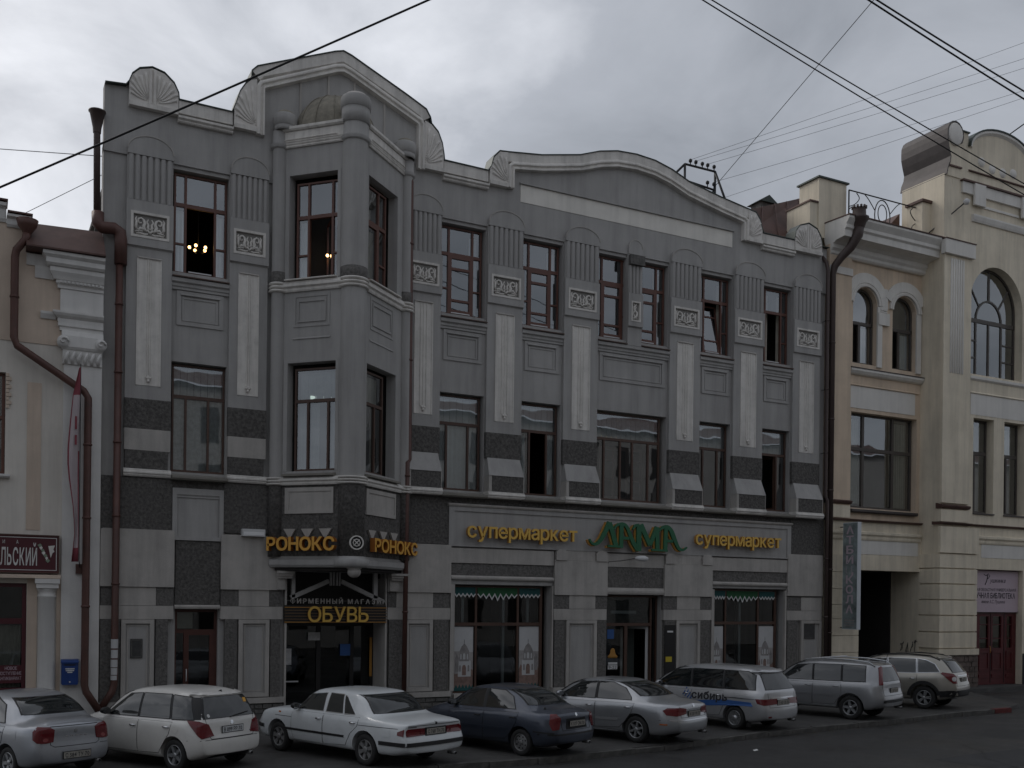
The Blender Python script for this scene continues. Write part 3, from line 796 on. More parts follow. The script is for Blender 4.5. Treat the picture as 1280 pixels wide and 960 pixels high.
def pilaster(a, b, right):
    w = b - a; c = (a + b) / 2
    mb = MB()
    mb.box(a, b, 0.0, 0.14, 8.58, 12.70)                     # shaft
    p = gpart('pilaster', mb, 'stucco_grey')
    mb = MB()
    mb.wall(a - 0.012, b + 0.012, 12.66, 13.87, [(c - 0.40 * w, c + 0.40 * w, 12.90, 13.55)], -0.07, 0.0); obj('plaque_block', mb, 'stucco_grey', p)
    mb = MB(); mb.box(a, b, 0.0, 0.14, 12.70, 15.09); obj('flute_ground', mb, 'stucco_grey', p)
    mb = MB()
    arc = [(a, 15.09), (b, 15.09), (b, 15.22)] + [(c + w / 2 * math.cos(t), 15.22 + 0.40 * math.sin(t)) for t in [math.pi * i / 12 for i in range(1, 12)]] + [(a, 15.22)]
    mb.prism(arc, -0.075, 0.06); obj('hood', mb, 'stucco_grey', p)
    mb = MB()
    ln = arc[2:]
    mb.sweep(ln[::-1], [(-0.012, -0.075), (-0.012, -0.093), (0.014, -0.093), (0.014, -0.075)]); obj('hood_bead', mb, 'stucco_light', p)
    # reeds
    n = 7; rw = (w - 0.03) / n
    key = round(rw, 3)
    if key not in RELIEF:
        r = MB(); r.lathe([(rw * 0.44, 0.0), (rw * 0.44, 1.20)], (0, 0, 0), 10)
        RELIEF[key] = r.mesh('reed', 'stucco_grey')
    for i in range(n):
        link('reed', RELIEF[key], p, (a + 0.015 + rw * (i + 0.5), 0.0, 13.88))
    # relief plaque
    pw, ph = 0.80 * w, 0.65
    mb = MB(); mb.box(c - pw / 2, c + pw / 2, -0.010, 0.0, 12.90, 13.55); obj('plaque_ground', mb, 'relief_ground', p)
    mb = MB(); mb.wall(c - pw / 2 - 0.02, c + pw / 2 + 0.02, 12.88, 13.57, [(c - pw / 2 + 0.045, c + pw / 2 - 0.045, 12.945, 13.505)], -0.085, -0.011); obj('plaque_frame', mb, 'trim_white', p)
    kk = ('r', round(pw, 2))
    if kk not in RELIEF: RELIEF[kk] = relief_mesh(pw - 0.12, ph - 0.12)
    link('relief', RELIEF[kk], p, (c, -0.022, 12.96))
    mb = MB(); mb.extr([(0.0, 12.62), (-0.035, 12.65), (-0.035, 12.66), (0, 12.66)], a - 0.012, b + 0.012); obj('block_moulding', mb, 'stucco_grey', p)
    # long light panel with ribs and a bud
    q0, q1 = c - 0.235 * w, c + 0.235 * w
    mb = MB(); mb.box(q0, q1, -0.012, 0.0, 8.95, 12.35); obj('long_panel', mb, 'trim_white', p)
    mb = MB(); mb.extr([(0, 12.35), (-0.05, 12.35), (-0.05, 12.37), (0, 12.40)], q0 - 0.03, q1 + 0.03); obj('panel_lip', mb, 'stucco_light', p)
    for s in (q0 - 0.02, q1 + 0.02):
        mb = MB(); mb.box(s - 0.02, s + 0.02, -0.03, 0.0, 8.95, 12.35); obj('panel_edge', mb, 'trim_white', p)
    rr = MB(); rr.lathe([(0.022, 0), (0.022, 3.0)], (0, 0, 0), 6)
    for d in (-0.03, 0.03) if not right else (-0.10, 0.0, 0.10):
        m2 = MB(); m2.lathe([(0.024, 9.2), (0.024, 12.34)], (c + d, -0.012, 0), 6); obj('panel_rib', m2, 'trim_white', p)
    link('bud', BUD, p, (c, -0.03, 9.12), 0, (1.3, 1, 1.3))
    # foot: dark roughcast band, sloped light block, dark block
    mb = MB(); mb.box(a - 0.006, b + 0.006, -0.02, 0.11, 7.78, 8.58); obj('roughcast_band', mb, 'roughcast', p)
    mb = MB()
    if right:
        s0, s1 = a + 0.01, b - 0.01
        mb.add([(s0 + 0.04, -0.02, 7.78), (s1 - 0.04, -0.02, 7.78), (s1, -0.26, 7.20), (s0, -0.26, 7.20), (s0, 0.11, 7.20), (s1, 0.11, 7.20), (s1 - 0.04, 0.11, 7.78), (s0 + 0.04, 0.11, 7.78)],
               [(0, 1, 2, 3), (3, 2, 5, 4), (0, 3, 4, 7), (1, 6, 5, 2), (0, 7, 6, 1), (4, 5, 6, 7)])
        obj('sloped_block', mb, 'stucco_grey', p)
        mb = MB(); mb.box(s0 + 0.10, s1 - 0.02, -0.24, 0.11, 6.70, 7.20); obj('roughcast_block', mb, 'roughcast', p)
        mb = MB(); mb.box(s0, s0 + 0.10, -0.245, 0.11, 6.70, 7.195); mb.box(s1 - 0.02, s1, -0.245, 0.11, 6.70, 7.195); obj('block_edge', mb, 'stucco_light', p, kind='stuff')
    else:
        mb.box(a, b, -0.02, 0.11, 7.20, 7.775); obj('plain_block', mb, 'stucco_light', p)
        mb = MB(); mb.box(a + 0.02, b - 0.06, -0.04, 0.11, 6.70, 7.20); obj('roughcast_block', mb, 'roughcast', p)
    yo = -0.30 if right else -0.12
    mb = MB(); mb.extr([(0.11, 6.49), (yo + 0.06, 6.49), (yo + 0.03, 6.53), (yo + 0.03, 6.56), (yo, 6.58), (yo, 6.62), (yo + 0.03, 6.64), (yo + 0.03, 6.68), (yo + 0.08, 6.70), (0.11, 6.70)], a - 0.02, b + 0.02)
    obj('foot_ledge', mb, 'trim_white', p)
    return p
for i, (a, b) in enumerate(PIL):
    pilaster(a, b, i >= 2)
# narrow pilaster between the paired windows
def mid_pilaster():
    a, b = 19.44, 20.01; c = (a + b) / 2; w = b - a
    mb = MB(); mb.box(a, b, 0.0, 0.5, 12.0, 15.09)
    p = gpart('pilaster', mb, 'stucco_grey', 'narrow pilaster between the paired top windows')
    mb = MB(); mb.wall(a - 0.012, b + 0.012, 12.64, 13.75, [(c - 0.17, c + 0.17, 12.82, 13.47)], -0.07, 0.0); obj('plaque_block', mb, 'stucco_grey', p)
    arc = [(a, 15.09), (b, 15.09), (b, 15.30)] + [(c + w / 2 * math.cos(t), 15.30 + 0.28 * math.sin(t)) for t in [math.pi * i / 10 for i in range(1, 10)]] + [(a, 15.30)]
    mb = MB(); mb.prism(arc, -0.03, 0.06); obj('hood', mb, 'stucco_grey', p)
    mb = MB(); mb.sweep(arc[2:][::-1], [(-0.012, -0.03), (-0.012, -0.045), (0.014, -0.045), (0.014, -0.03)]); obj('hood_bead', mb, 'stucco_light', p)
    for i in range(4):
        mb = MB(); mb.lathe([(0.06, 13.76), (0.06, 14.70)], (a + 0.075 + 0.14 * i, 0, 0), 10); obj('reed', mb, 'stucco_grey', p)
    mb = MB(); mb.box(c - 0.17, c + 0.17, -0.01, 0.0, 12.82, 13.47); obj('plaque_ground', mb, 'relief_ground', p)
    mb = MB(); mb.wall(c - 0.19, c + 0.19, 12.80, 13.49, [(c - 0.14, c + 0.14, 12.85, 13.44)], -0.085, -0.011); obj('plaque_frame', mb, 'trim_white', p)
    mb = MB()
    mb.tube([(c - 0.08, -0.02, 12.9), (c + 0.06, -0.02, 13.0), (c + 0.07, -0.02, 13.12), (c - 0.05, -0.02, 13.2), (c - 0.06, -0.02, 13.3), (c + 0.05, -0.02, 13.4)], [0.03, 0.04, 0.045, 0.04, 0.03, 0.02], 6)
    mb.tube([(c + 0.09, -0.02, 12.9), (c - 0.02, -0.02, 12.98), (c - 0.09, -0.02, 13.08), (c + 0.02, -0.02, 13.3), (c - 0.06, -0.02, 13.42)], [0.02, 0.03, 0.03, 0.03, 0.015], 6)
    obj('relief', mb, 'relief_white', p, kind='stuff')
    mb = MB(); mb.extr([(0.0, 12.60), (-0.035, 12.63), (-0.035, 12.64), (0, 12.64)], a - 0.012, b + 0.012); obj('block_moulding', mb, 'stucco_grey', p)
mid_pilaster()
vb = tag(obj('vent_box', MB().box(19.43, 20.02, -0.16, -0.031, 14.71, 15.03), 'plinth_grey'), 'small dark grey grille box above the narrow middle pilaster', 'vent')

# ---- spandrels and sills between the storeys
def nested(par, x0, x1, z0, z1, y, m='stucco_grey'):
    mb = MB(); mb.wall(x0, x1, z0, z1, [(x0 + 0.12, x1 - 0.12, z0 + 0.10, z1 - 0.12)], y - 0.035, y)
    f = obj('spandrel_frame', mb, m, par[0], par[1], par[2])
    mb = MB(); mb.extr([(y - 0.035, z1 - 0.12), (y - 0.06, z1 - 0.12), (y - 0.06, z1 - 0.09), (y - 0.035, z1 - 0.07)], x0 + 0.1, x1 - 0.1); obj('frame_lip', mb, m, f)
    mb = MB(); mb.wall(x0 + 0.15, x1 - 0.15, z0 + 0.13, z1 - 0.16, [(x0 + 0.20, x1 - 0.20, z0 + 0.17, z1 - 0.21)], y - 0.02, y); obj('inner_frame', mb, m, f)
    return f
for i, (a, b) in enumerate(GAP):
    nested((GB, GO, 0), a + 0.14, b - 0.14, 10.72, 11.66, 0.12)
    mb = MB()
    mb.extr([(0.12, 11.68), (0.06, 11.68), (0.06, 11.74), (0.03, 11.77), (0.03, 11.84), (-0.03, 11.88), (-0.03, 11.98), (0.30, 12.0), (0.30, 11.95), (0.12, 11.95)], a + 0.003, b - 0.003)
    gpart('sill_moulding', mb, 'stucco_grey')
    segs = [(a, b)] if i != 3 else [(a, 19.42), (20.03, b)]
    for x0, x1 in segs:
        mb = MB(); mb.add([(x0 + 0.01, -0.07, 12.0), (x1 - 0.01, -0.07, 12.0), (x1 - 0.01, 0.36, 12.10), (x0 + 0.01, 0.36, 12.10), (x0 + 0.01, -0.07, 12.03), (x1 - 0.01, -0.07, 12.03), (x1 - 0.01, 0.36, 12.165), (x0 + 0.01, 0.36, 12.165)],
                          [(0, 3, 2, 1), (4, 5, 6, 7), (0, 1, 5, 4), (1, 2, 6, 5), (2, 3, 7, 6), (3, 0, 4, 7)])
        gpart('window_sill', mb, 'dark_frame')
    mb = MB(); mb.extr([(0.40, 6.46), (-0.22, 6.46), (-0.26, 6.50), (-0.26, 6.56), (0.40, 6.70)], a + 0.03, b - 0.03); gpart('window_sill', mb, 'sill_stone')

# ---- top storey windows
Y3 = 0.30
wl = [window_top(GB, 4.68, 6.10, Y3, 'gone', GO), window_top(GB, 12.62, 14.06, Y3, 'closed', GO), window_top(GB, 15.46, 16.88, Y3, 'closed', GO),
      window_top(GB, 18.30, 19.56, Y3, 'closed', GO, fa=0.22, fb=0.86), window_top(GB, 19.95, 21.14, Y3, 'closed', GO, fa=0.14, fb=0.72), window_top(GB, 22.58, 23.96, Y3, 'tilt', GO), window_top(GB, 25.42, 26.78, Y3, 'open', GO)]
curtain(wl[0], 4.72, 5.0, 12.2, 14.0, 0.55, amp=0.02); curtain(wl[0], 5.85, 6.06, 12.2, 14.0, 0.55, amp=0.02)
for w_, a, b in ((wl[1], 13.75, 14.02), (wl[2], 16.6, 16.85), (wl[4], 20.85, 21.1), (wl[5], 23.68, 23.93), (wl[6], 26.5, 26.75), (wl[6], 25.85, 26.1)):
    curtain(w_, a, b, 12.2, 14.8, 0.60, 'curtain_beige' if a > 20 else 'curtain', amp=0.02)

# ---- second storey windows
def window_mid(x0, x1, y, bars, mode='closed', z0=6.72, z1=9.68, T=8.80, no=()):
    g = 0.03
    xs = [x0 + 0.05] + bars + [x1 - 0.05]
    H = [(x0 + 0.05, x1 - 0.05, T + 0.045, z1 - 0.05)]
    for i, (a, b) in enumerate(zip(xs[:-1], xs[1:])):
        H.append((a + (g if i else 0), b - (g if i < len(bars) else 0), z0 + 0.06, T - 0.045))
    return frame(GB, x0, x1, z0, z1, y, H, 'dark_frame', loc=GO, noglass=no)
w2 = window_mid(4.68, 6.10, Y3, [5.05, 5.66])
curtain(w2, 4.74, 6.04, 6.8, 8.75, 0.46, 'curtain_lace', waves=9, amp=0.02); roll_blind(w2, 4.74, 6.04, 8.86, 9.6, 0.48, 7, 'curtain_lace')
w2 = window_mid(12.62, 14.06, Y3, [12.92, 13.66])
curtain(w2, 12.66, 14.0, 6.8, 8.75, 0.46, 'curtain', waves=8, amp=0.025); roll_blind(w2, 12.66, 14.0, 8.86, 9.6, 0.48, 6)
w2 = window_mid(15.46, 16.88, Y3, [15.86, 16.50], no=(2,))
roll_blind(w2, 15.5, 16.84, 8.86, 9.6, 0.48, 6); curtain(w2, 16.54, 16.82, 6.8, 8.75, 0.46, 'curtain', waves=3, amp=0.02); curtain(w2, 15.5, 15.82, 6.8, 8.75, 0.5, 'curtain', waves=3, amp=0.02)
sash(w2, 0.60, 6.80, 8.74, (15.89, 0.36), R(80), (), 'dark_frame')
w2 = window_mid(18.34, 21.02, Y3, [18.74, 19.40, 19.90, 20.55])
roll_blind(w2, 18.4, 20.98, 8.86, 9.6, 0.55, 13, 'curtain_lace')
mb = MB(); mb.wall(18.76, 20.53, 6.8, 8.6, [(18.85, 19.3, 7.5, 8.1), (18.85, 19.3, 6.9, 7.45), (18.85, 19.3, 8.15, 8.5), (19.36, 19.86, 6.9, 8.5), (19.96, 20.44, 7.5, 8.1), (19.96, 20.44, 6.9, 7.45), (19.96, 20.44, 8.15, 8.5)], 0.62, 0.66)
obj('inner_frame', mb, 'dark_frame', w2)
w2 = window_mid(22.58, 23.96, Y3, [22.92, 23.56]); roll_blind(w2, 22.62, 23.92, 8.86, 9.6, 0.5, 6)
w2 = window_mid(25.42, 26.78, Y3, [25.62, 26.34], no=(2,)); roll_blind(w2, 25.46, 26.74, 8.86, 9.6, 0.5, 6)
sash(w2, 0.68, 6.80, 8.74, (26.30, 0.36), math.pi - R(72), (), 'dark_frame')

# lamps seen through the panes
def chandelier(x, y, z, label, n=5):
    t = thing('chandelier', label, 'lamp', (x, y, z))
    mb = MB(); mb.tube([(0, 0, 0), (0, 0, 2.0)], 0.012, 6); obj('stem', mb, 'iron', t)
    for k in range(n):
        a = 2 * math.pi * k / n + 0.5
        mb = MB(); mb.tube([(0, 0, 0.05), (0.12 * math.cos(a), 0.12 * math.sin(a), -0.03), (0.24 * math.cos(a), 0.24 * math.sin(a), 0.06)], 0.010, 5); arm = obj('arm', mb, 'iron', t)
        mb = MB(); mb.lathe([(0, -0.045), (0.03, -0.035), (0.045, 0), (0.03, 0.035), (0, 0.045)], (0.24 * math.cos(a), 0.24 * math.sin(a), 0.11), 10); obj('bulb', mb, 'lamp_glow', arm)
chandelier(5.55, 1.5, 13.25, 'lit chandelier of small globes hanging behind the open left top window')
chandelier(8.95, -0.75, 12.95, 'lit chandelier glimpsed through the open casement of the corner bay', 3)
t = tag(obj('ceiling_lamp', MB().tube([(18.9, 1.9, 9.15), (20.3, 1.9, 9.15)], 0.05, 8), 'warm_strip'), 'warm lit strip lamp behind the wide middle window', 'lamp')
t = tag(obj('ceiling_lamp', MB().tube([(8.35, -0.45, 9.0), (9.35, -0.75, 9.0)], 0.05, 8), 'tube_glow'), 'white lit tube lamp behind the lower window of the corner bay', 'lamp')

# ================================================================== pointed corner bay
BA, BB = Vector((7.42, 0.0)), Vector((8.92, -1.55))
BC, BE = Vector((9.54, -1.60)), Vector((11.40, 0.0))
LA, LB = (BB - BA).length, (BE - BC).length
AL, AR = math.atan2(BB.y - BA.y, BB.x - BA.x), math.atan2(BE.y - BC.y, BE.x - BC.x)
FL = (GB, (BA.x - 2.88, BA.y, 0), AL)
FR = (GB, (BC.x - 2.88, BC.y, 0), AR)
NC = (9.235, -1.53)       # centre of the rounded nose
def bay():
    for F, L, win, name in ((FL, LA, (0.44, 1.96), 'bay_wall'), (FR, LB, (0.13, 1.84), 'bay_wall')):
        par, loc, rz = F
        a, b = win
        mb = MB(); mb.wall(0, L, 6.70, 16.10, [(a, b, 6.86, 9.92), (a, b, 12.26, 15.22)], 0.0, 0.30)
        w = obj(name, mb, 'stucco_grey', par, loc, rz)
        for z0, z1 in ((6.86, 9.92), (12.26, 15.22)):
            mb = MB(); mb.wall(a - 0.12, b + 0.10, z0, z1 + 0.05, [(a, b, z0 - 0.01, z1)], -0.015, 0.0); obj('window_surround', mb, 'stucco_grey', w)
        # lower skirt, dark
        mb = MB(); mb.box(0.0, L, -0.03, 0.28, 4.45, 6.46); obj('bay_skirt', mb, 'roughcast', par, loc, rz)
        mb = MB(); mb.wall(a - 0.01, b, 5.66, 6.39, [(a + 0.12, b - 0.07, 5.76, 6.28)], -0.07, -0.03); f = obj('skirt_panel', mb, 'stucco_light', par, loc, rz)
        mb = MB(); mb.box(a + 0.11, b - 0.06, -0.045, -0.03, 5.75, 6.29); obj('panel_field', mb, 'stucco_light', f)
        # ledges
        mb = MB(); mb.extr([(0.2, 6.46), (-0.10, 6.46), (-0.12, 6.50), (-0.12, 6.55), (-0.17, 6.58), (-0.17, 6.63), (-0.06, 6.70), (0.2, 6.70)], 0, L); obj('bay_ledge', mb, 'trim_white', par, loc, rz)
        mb = MB(); mb.extr([(0.34, 6.70), (-0.22, 6.705), (-0.22, 6.76), (0.34, 6.86)], a - 0.06, b + 0.04); obj('window_sill', mb, 'sill_stone', par, loc, rz)
        mb = MB(); mb.extr([(0.05, 11.92), (-0.05, 11.92), (-0.07, 11.96), (-0.07, 12.02), (-0.13, 12.06), (-0.13, 12.12), (-0.09, 12.16), (-0.09, 12.2), (0.05, 12.22)], 0, L); obj('bay_ledge', mb, 'trim_white', par, loc, rz)
        mb = MB(); mb.extr([(0.3, 12.23), (-0.17, 12.225), (-0.17, 12.255), (0.3, 12.262)], a - 0.06, b + 0.03); obj('sill_shelf', mb, 'trim_white', par, loc, rz)
        # spandrel panel
        mb = MB(); mb.wall(a + 0.18, b - 0.2, 10.92, 11.85, [(a + 0.24, b - 0.26, 10.99, 11.76)], -0.02, 0.0); f = obj('spandrel_frame', mb, 'stucco_grey', par, loc, rz)
        mb = MB(); mb.wall(a + 0.30, b - 0.32, 11.05, 11.70, [(a + 0.35, b - 0.37, 11.11, 11.62)], -0.03, 0.0); obj('inner_frame', mb, 'stucco_grey', f)
        mb = MB(); mb.extr([(0, 10.58), (-0.025, 10.58), (-0.025, 10.60), (0, 10.63)], a + 0.16, b - 0.18); obj('string_course', mb, 'stucco_grey', par, loc, rz)
        # crown: double bead, frieze, cap
        mb = MB(); mb.extr([(0.1, 16.00), (-0.05, 16.00), (-0.07, 16.03), (-0.05, 16.06), (-0.08, 16.09), (-0.09, 16.12), (-0.03, 16.16), (0.1, 16.16)], 0, L); obj('crown_bead', mb, 'trim_white', par, loc, rz)
        mb = MB(); mb.box(0.16 if F is FL else 0.0, L - (0 if F is FL else 0.16), -0.06, 0.25, 16.165, 16.45); f = obj('crown_frieze', mb, 'trim_white', par, loc, rz)
        mb = MB(); mb.extr([(0.3, 16.46), (-0.10, 16.46), (-0.14, 16.50), (-0.14, 16.57), (-0.05, 16.60), (0.3, 16.60)], 0.1 if F is FL else 0.0, L - (0 if F is FL else 0.1)); obj('crown_cap', mb, 'trim_white', par, loc, rz)
        mb = MB(); mb.extr([(0.0, 16.20), (-0.075, 16.20), (-0.095, 16.22), (-0.075, 16.24), (0.0, 16.24)], 0.2, L - 0.2); obj('frieze_bead', mb, 'trim_white', f)
        # canopy cornice over the entrance
        mb = MB(); mb.extr([(0.28, 4.46), (-0.035, 4.46), (-0.06, 4.40), (-0.16, 4.36), (-0.16, 4.22), (-0.11, 4.15), (0.30, 4.15)], 0, L); obj('canopy_cornice', mb, 'stucco_grey', par, loc, rz)
    # rounded nose and the half columns where the bay meets the wall
    for (cx, cy), r, k in ((NC, 0.36, 'nose_column'), ((7.50, -0.06), 0.20, 'end_column'), ((11.36, -0.06), 0.19, 'end_column')):
        big = k == 'nose_column'
        mb = MB(); mb.lathe([(r, 6.70), (r, 12.0)], (cx, cy, 0), 28); c = gpart(k, mb, 'stucco_grey')
        mb = MB(); mb.lathe([(r - 0.001, 12.2), (r - 0.001, 16.05)], (cx, cy, 0), 28); obj('upper_shaft', mb, 'stucco_grey', c)
        mb = MB(); mb.lathe([(0, 4.45), (r + 0.02, 4.45), (r + 0.02, 6.46)], (cx, cy, 0), 28); obj('skirt', mb, 'roughcast', c)
        for z0 in (6.46, 6.54, 6.62):
            mb = MB(); mb.lathe([(r, z0), (r + 0.07, z0 + 0.008), (r + 0.10, z0 + 0.035), (r + 0.07, z0 + 0.066), (r, z0 + 0.075)], (cx, cy, 0), 28); obj('ring', mb, 'trim_white', c)
        for z0 in (11.92, 12.02, 12.12):
            mb = MB(); mb.lathe([(r, z0), (r + 0.05, z0 + 0.01), (r + 0.085, z0 + 0.04), (r + 0.05, z0 + 0.08), (r, z0 + 0.09)], (cx, cy, 0), 28); obj('ring', mb, 'trim_white', c)
        mb = MB(); mb.lathe([(r + 0.01, 12.21), (r + 0.025, 12.24), (r + 0.025, 12.50), (r - 0.01, 12.52)], (cx, cy, 0), 28); obj('dark_collar', mb, 'roughcast_light', c)
        mb = MB(); mb.lathe([(r, 16.0), (r + 0.06, 16.03), (r + 0.04, 16.06), (r + 0.07, 16.10), (r + 0.02, 16.16), (r + 0.01, 16.5)], (cx, cy, 0), 28); obj('crown_ring', mb, 'trim_white' if False else 'stucco_grey', c)
        h = 0.0 if big else -0.28
        if not big: r = 0.27; cx += 0.12 if cx < 9 else -0.10; cy -= 0.08
        mb = MB(); mb.lathe([(r + 0.01, 16.5), (r + 0.03, 16.5), (r + 0.035, 16.92 + h), (r + 0.0, 16.93 + h)], (cx, cy, 0), 28); obj('cap_drum', mb, 'stucco_grey', c)
        mb = MB(); mb.lathe([(r + 0.0, 16.90 + h), (r + 0.065, 16.94 + h), (r + 0.065, 17.20 + h), (r + 0.04, 17.25 + h)], (cx, cy, 0), 28); obj('cap_drum', mb, 'stucco_grey', c)
        mb = MB(); mb.lathe([(r + 0.04, 17.24 + h), (r * 0.8, 17.34 + h), (r * 0.4, 17.40 + h), (0, 17.42 + h)], (cx, cy, 0), 28); obj('cap_top', mb, 'moss' if not big else 'stucco_light', c)
        if big:
            mb = MB(); mb.lathe([(0, 4.13), (r + 0.10, 4.15), (r + 0.15, 4.22), (r + 0.15, 4.36), (r + 0.06, 4.40), (r + 0.03, 4.46)], (cx, cy, 0), 28); obj('canopy_corner', mb, 'stucco_grey', c)
            mb = MB(); mb.lathe([(0, 3.86), (0.10, 3.88), (0.17, 3.95), (0.19, 4.04), (0.17, 4.10), (0.21, 4.12), (0.21, 4.16)], (9.27, -1.75, 0), 18); obj('drop_ball', mb, 'stucco_light', c)
    # closed top and underside of the bay
    plan = [(BA.x, 0.3), (BA.x, BA.y), (BB.x, BB.y), (NC[0], NC[1] - 0.2), (BC.x, BC.y), (BE.x, BE.y), (BE.x, 0.3)]
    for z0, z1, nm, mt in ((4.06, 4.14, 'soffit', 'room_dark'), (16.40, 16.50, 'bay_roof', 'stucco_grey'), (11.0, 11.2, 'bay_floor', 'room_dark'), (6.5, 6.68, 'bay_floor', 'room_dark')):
        mb = MB(); n = len(plan)
        if nm == 'bay_floor': plan = [(9.4 + (x - 9.4) * 0.86, 0.3 + (y - 0.3) * 0.82) for x, y in plan]
        mb.add([(x, y, z0) for x, y in plan] + [(x, y, z1) for x, y in plan], [tuple(range(n)), tuple(range(2 * n - 1, n - 1, -1))] + [(i, (i + 1) % n, n + (i + 1) % n, n + i) for i in range(n)])
        gpart(nm, mb, mt)
    mb = MB(); mb.box(7.6, 11.2, 0.02, 0.11, 6.7, 16.2); gpart('room_back', mb, 'room_dark')  # dark sheet added over the grey wall so the bay room looks unlit
    # mossy half dome behind the crown
    mb = MB()
    prof = [(1.24 * math.cos(t), 1.42 * math.sin(t)) for t in [math.pi / 2 * i / 12 for i in range(13)]]
    mb.lathe(prof, (9.14, 0.0, 16.45), 40)
    gpart('half_dome', mb, 'moss')
    mb = MB()
    prof = [(1.252 * math.cos(t), 1.432 * math.sin(t)) for t in [math.pi / 2 * i / 12 for i in range(13)]]
    for an in (200, 225, 250, 275, 300, 325):
        mb.tube([(9.14 + r * math.cos(R(an)), 0.0 + r * math.sin(R(an)), 16.45 + h) for r, h in prof], 0.012, 5)
    gpart('dome_seam', mb, 'moss', kind='stuff')
bay()

def bay_windows():
    y = 0.20
    par, loc, rz = FL
    w = window_top(par, 0.56, 2.02, y, 'ajar', loc, rz, z0=12.27, z1=15.06, fa=0.26, fb=0.78)
    curtain(w, 0.62, 0.9, 12.35, 14.0, 0.36, amp=0.02)
    par, loc, rz = FR
    w = window_top(par, 0.16, 1.52, y, 'closed', loc, rz, z0=12.27, z1=15.10, bars=False, fa=0.10, fb=0.68)
    curtain(w, 0.75, 1.02, 12.4, 13.9, 0.36, 'curtain_beige', amp=0.02); curtain(w, 1.22, 1.45, 12.4, 14.9, 0.36, 'curtain_beige', amp=0.02)
    for (par, loc, rz), x0, x1, bars, cm in ((FL, 0.56, 1.95, [0.98, 1.62], 'curtain_dim'), (FR, 0.14, 1.46, [0.30, 0.98], 'curtain_beige')):
        xs = [x0 + 0.05] + bars + [x1 - 0.05]; g = 0.03; T = 8.87
        H = [(x0 + 0.05, x1 - 0.05, T + 0.045, 9.74)]
        for i, (a, b) in enumerate(zip(xs[:-1], xs[1:])): H.append((a + (g if i else 0), b - (g if i < 2 else 0), 6.94, T - 0.045))
        w = frame(par, x0, x1, 6.87, 9.80, y, H, 'dark_frame', loc=loc, rz=rz)
        for i, h in enumerate(H[1:]):
            curtain(w, h[0], h[0] + (h[1] - h[0]) * (0.75 if i != 1 else 0.45), 6.95, 8.8, y + 0.16, cm, waves=3, amp=0.02)
        roll_blind(w, x0 + 0.08, x1 - 0.08, 8.95, 9.7, y + 0.18, 5, cm)
bay_windows()

# ================================================================== ground floor of the grey building
def block(x0, x1, z0, z1, y0, m, name, label=None, bev=0.0, y1=0.119):
    mb = MB()
    if bev:
        r = bev
        pts = [(x0, z0), (x1, z0), (x1, z1 - r)] + [(x1 - r + r * math.cos(t), z1 - r + r * math.sin(t)) for t in (R(30), R(60), R(90))] + [(x0 + r - r * math.cos(t), z1 - r + r * math.sin(t)) for t in (R(90), R(60), R(30))] + [(x0, z1 - r)]
        mb.prism(pts, y0, y1)
        mb.f[0], mb.m[0] = mb.f[0], 0
    else:
        mb.box(x0, x1, y0, y1, z0, z1)
    return gpart(name, mb, m, label)
def door_panel(x0, x1, z0, z1, y=0.0):
    mb = MB(); mb.wall(x0, x1, z0, z1, [(x0 + 0.11, x1 - 0.11, z0 + 0.11, z1 - 0.11)], y - 0.05, y + 0.119)
    f = gpart('pier_panel', mb, 'stucco_light')
    mb = MB(); mb.box(x0 + 0.10, x1 - 0.10, y + 0.02, y + 0.119, z0 + 0.10, z1 - 0.10); obj('panel_field', mb, 'stucco_grey', f)
    mb = MB(); mb.wall(x0 + 0.16, x1 - 0.16, z0 + 0.16, z1 - 0.16, [(x0 + 0.19, x1 - 0.19, z0 + 0.19, z1 - 0.19)], y + 0.005, y + 0.02); obj('panel_bead', mb, 'stucco_light', f)
    return f
def pier(x0, x1, big=(3.53, 5.05), chk=((None, None),), panel=None, dark=(), bev=0.07, edge_l=None):
    """a ground floor pier: smooth head block, checker row, and a panelled foot between roughcast strips"""
    block(x0, x1, big[0], big[1], -0.06, 'stucco_light', 'head_block', bev=bev)
    for a, b in chk: block(a, b, 3.03, 3.525, -0.005, 'roughcast_light', 'checker_block')
    edges = sorted([x0 - 0.02] + [v for c in chk for v in c] + [x1])
    xs = [x0]
    cur = x0
    for a, b in sorted(chk):
        if a > cur + 0.02: block(cur + 0.004, a - 0.004, 3.035, 3.522, -0.018, 'stucco_light', 'checker_block')
        cur = b
    if cur < x1 - 0.02: block(cur + 0.004, x1 - 0.002, 3.035, 3.522, -0.018, 'stucco_light', 'checker_block')
    block(x0 + 0.002, x1 - 0.002, 2.67, 3.026, -0.018, 'stucco_light', 'plain_course')
    for a, b in dark: block(a, b, 0.45, 2.665, -0.012, 'roughcast_light', 'roughcast_strip')
    if panel: door_panel(panel[0], panel[1], 0.48, 2.66)
pier(2.86, 4.74, (3.535, 5.08), ((2.88, 3.18), (4.28, 4.73)), (3.40, 4.24), ((2.88, 3.38), (4.28, 4.60)))
pier(5.99, 7.74, (3.50, 5.03), ((6.00, 6.49), (7.35, 7.73)), (6.50, 7.36), ((6.12, 6.46), (7.40, 7.68)))
pier(10.92, 12.98, (3.50, 4.98), ((10.93, 11.20), (12.40, 12.96)), (11.50, 12.40), ((10.98, 11.46), (12.45, 12.92)))
pier(16.68, 18.72, (3.485, 4.62), ((16.66, 17.26), (18.27, 18.74)), (17.15, 18.33), ((16.72, 17.11), (18.37, 18.72)), bev=0.0)
pier(21.06, 23.14, (3.50, 4.62), ((21.04, 21.62), (22.63, 23.12)), (21.60, 22.63), ((21.10, 21.56), (22.67, 23.08)), bev=0.0)
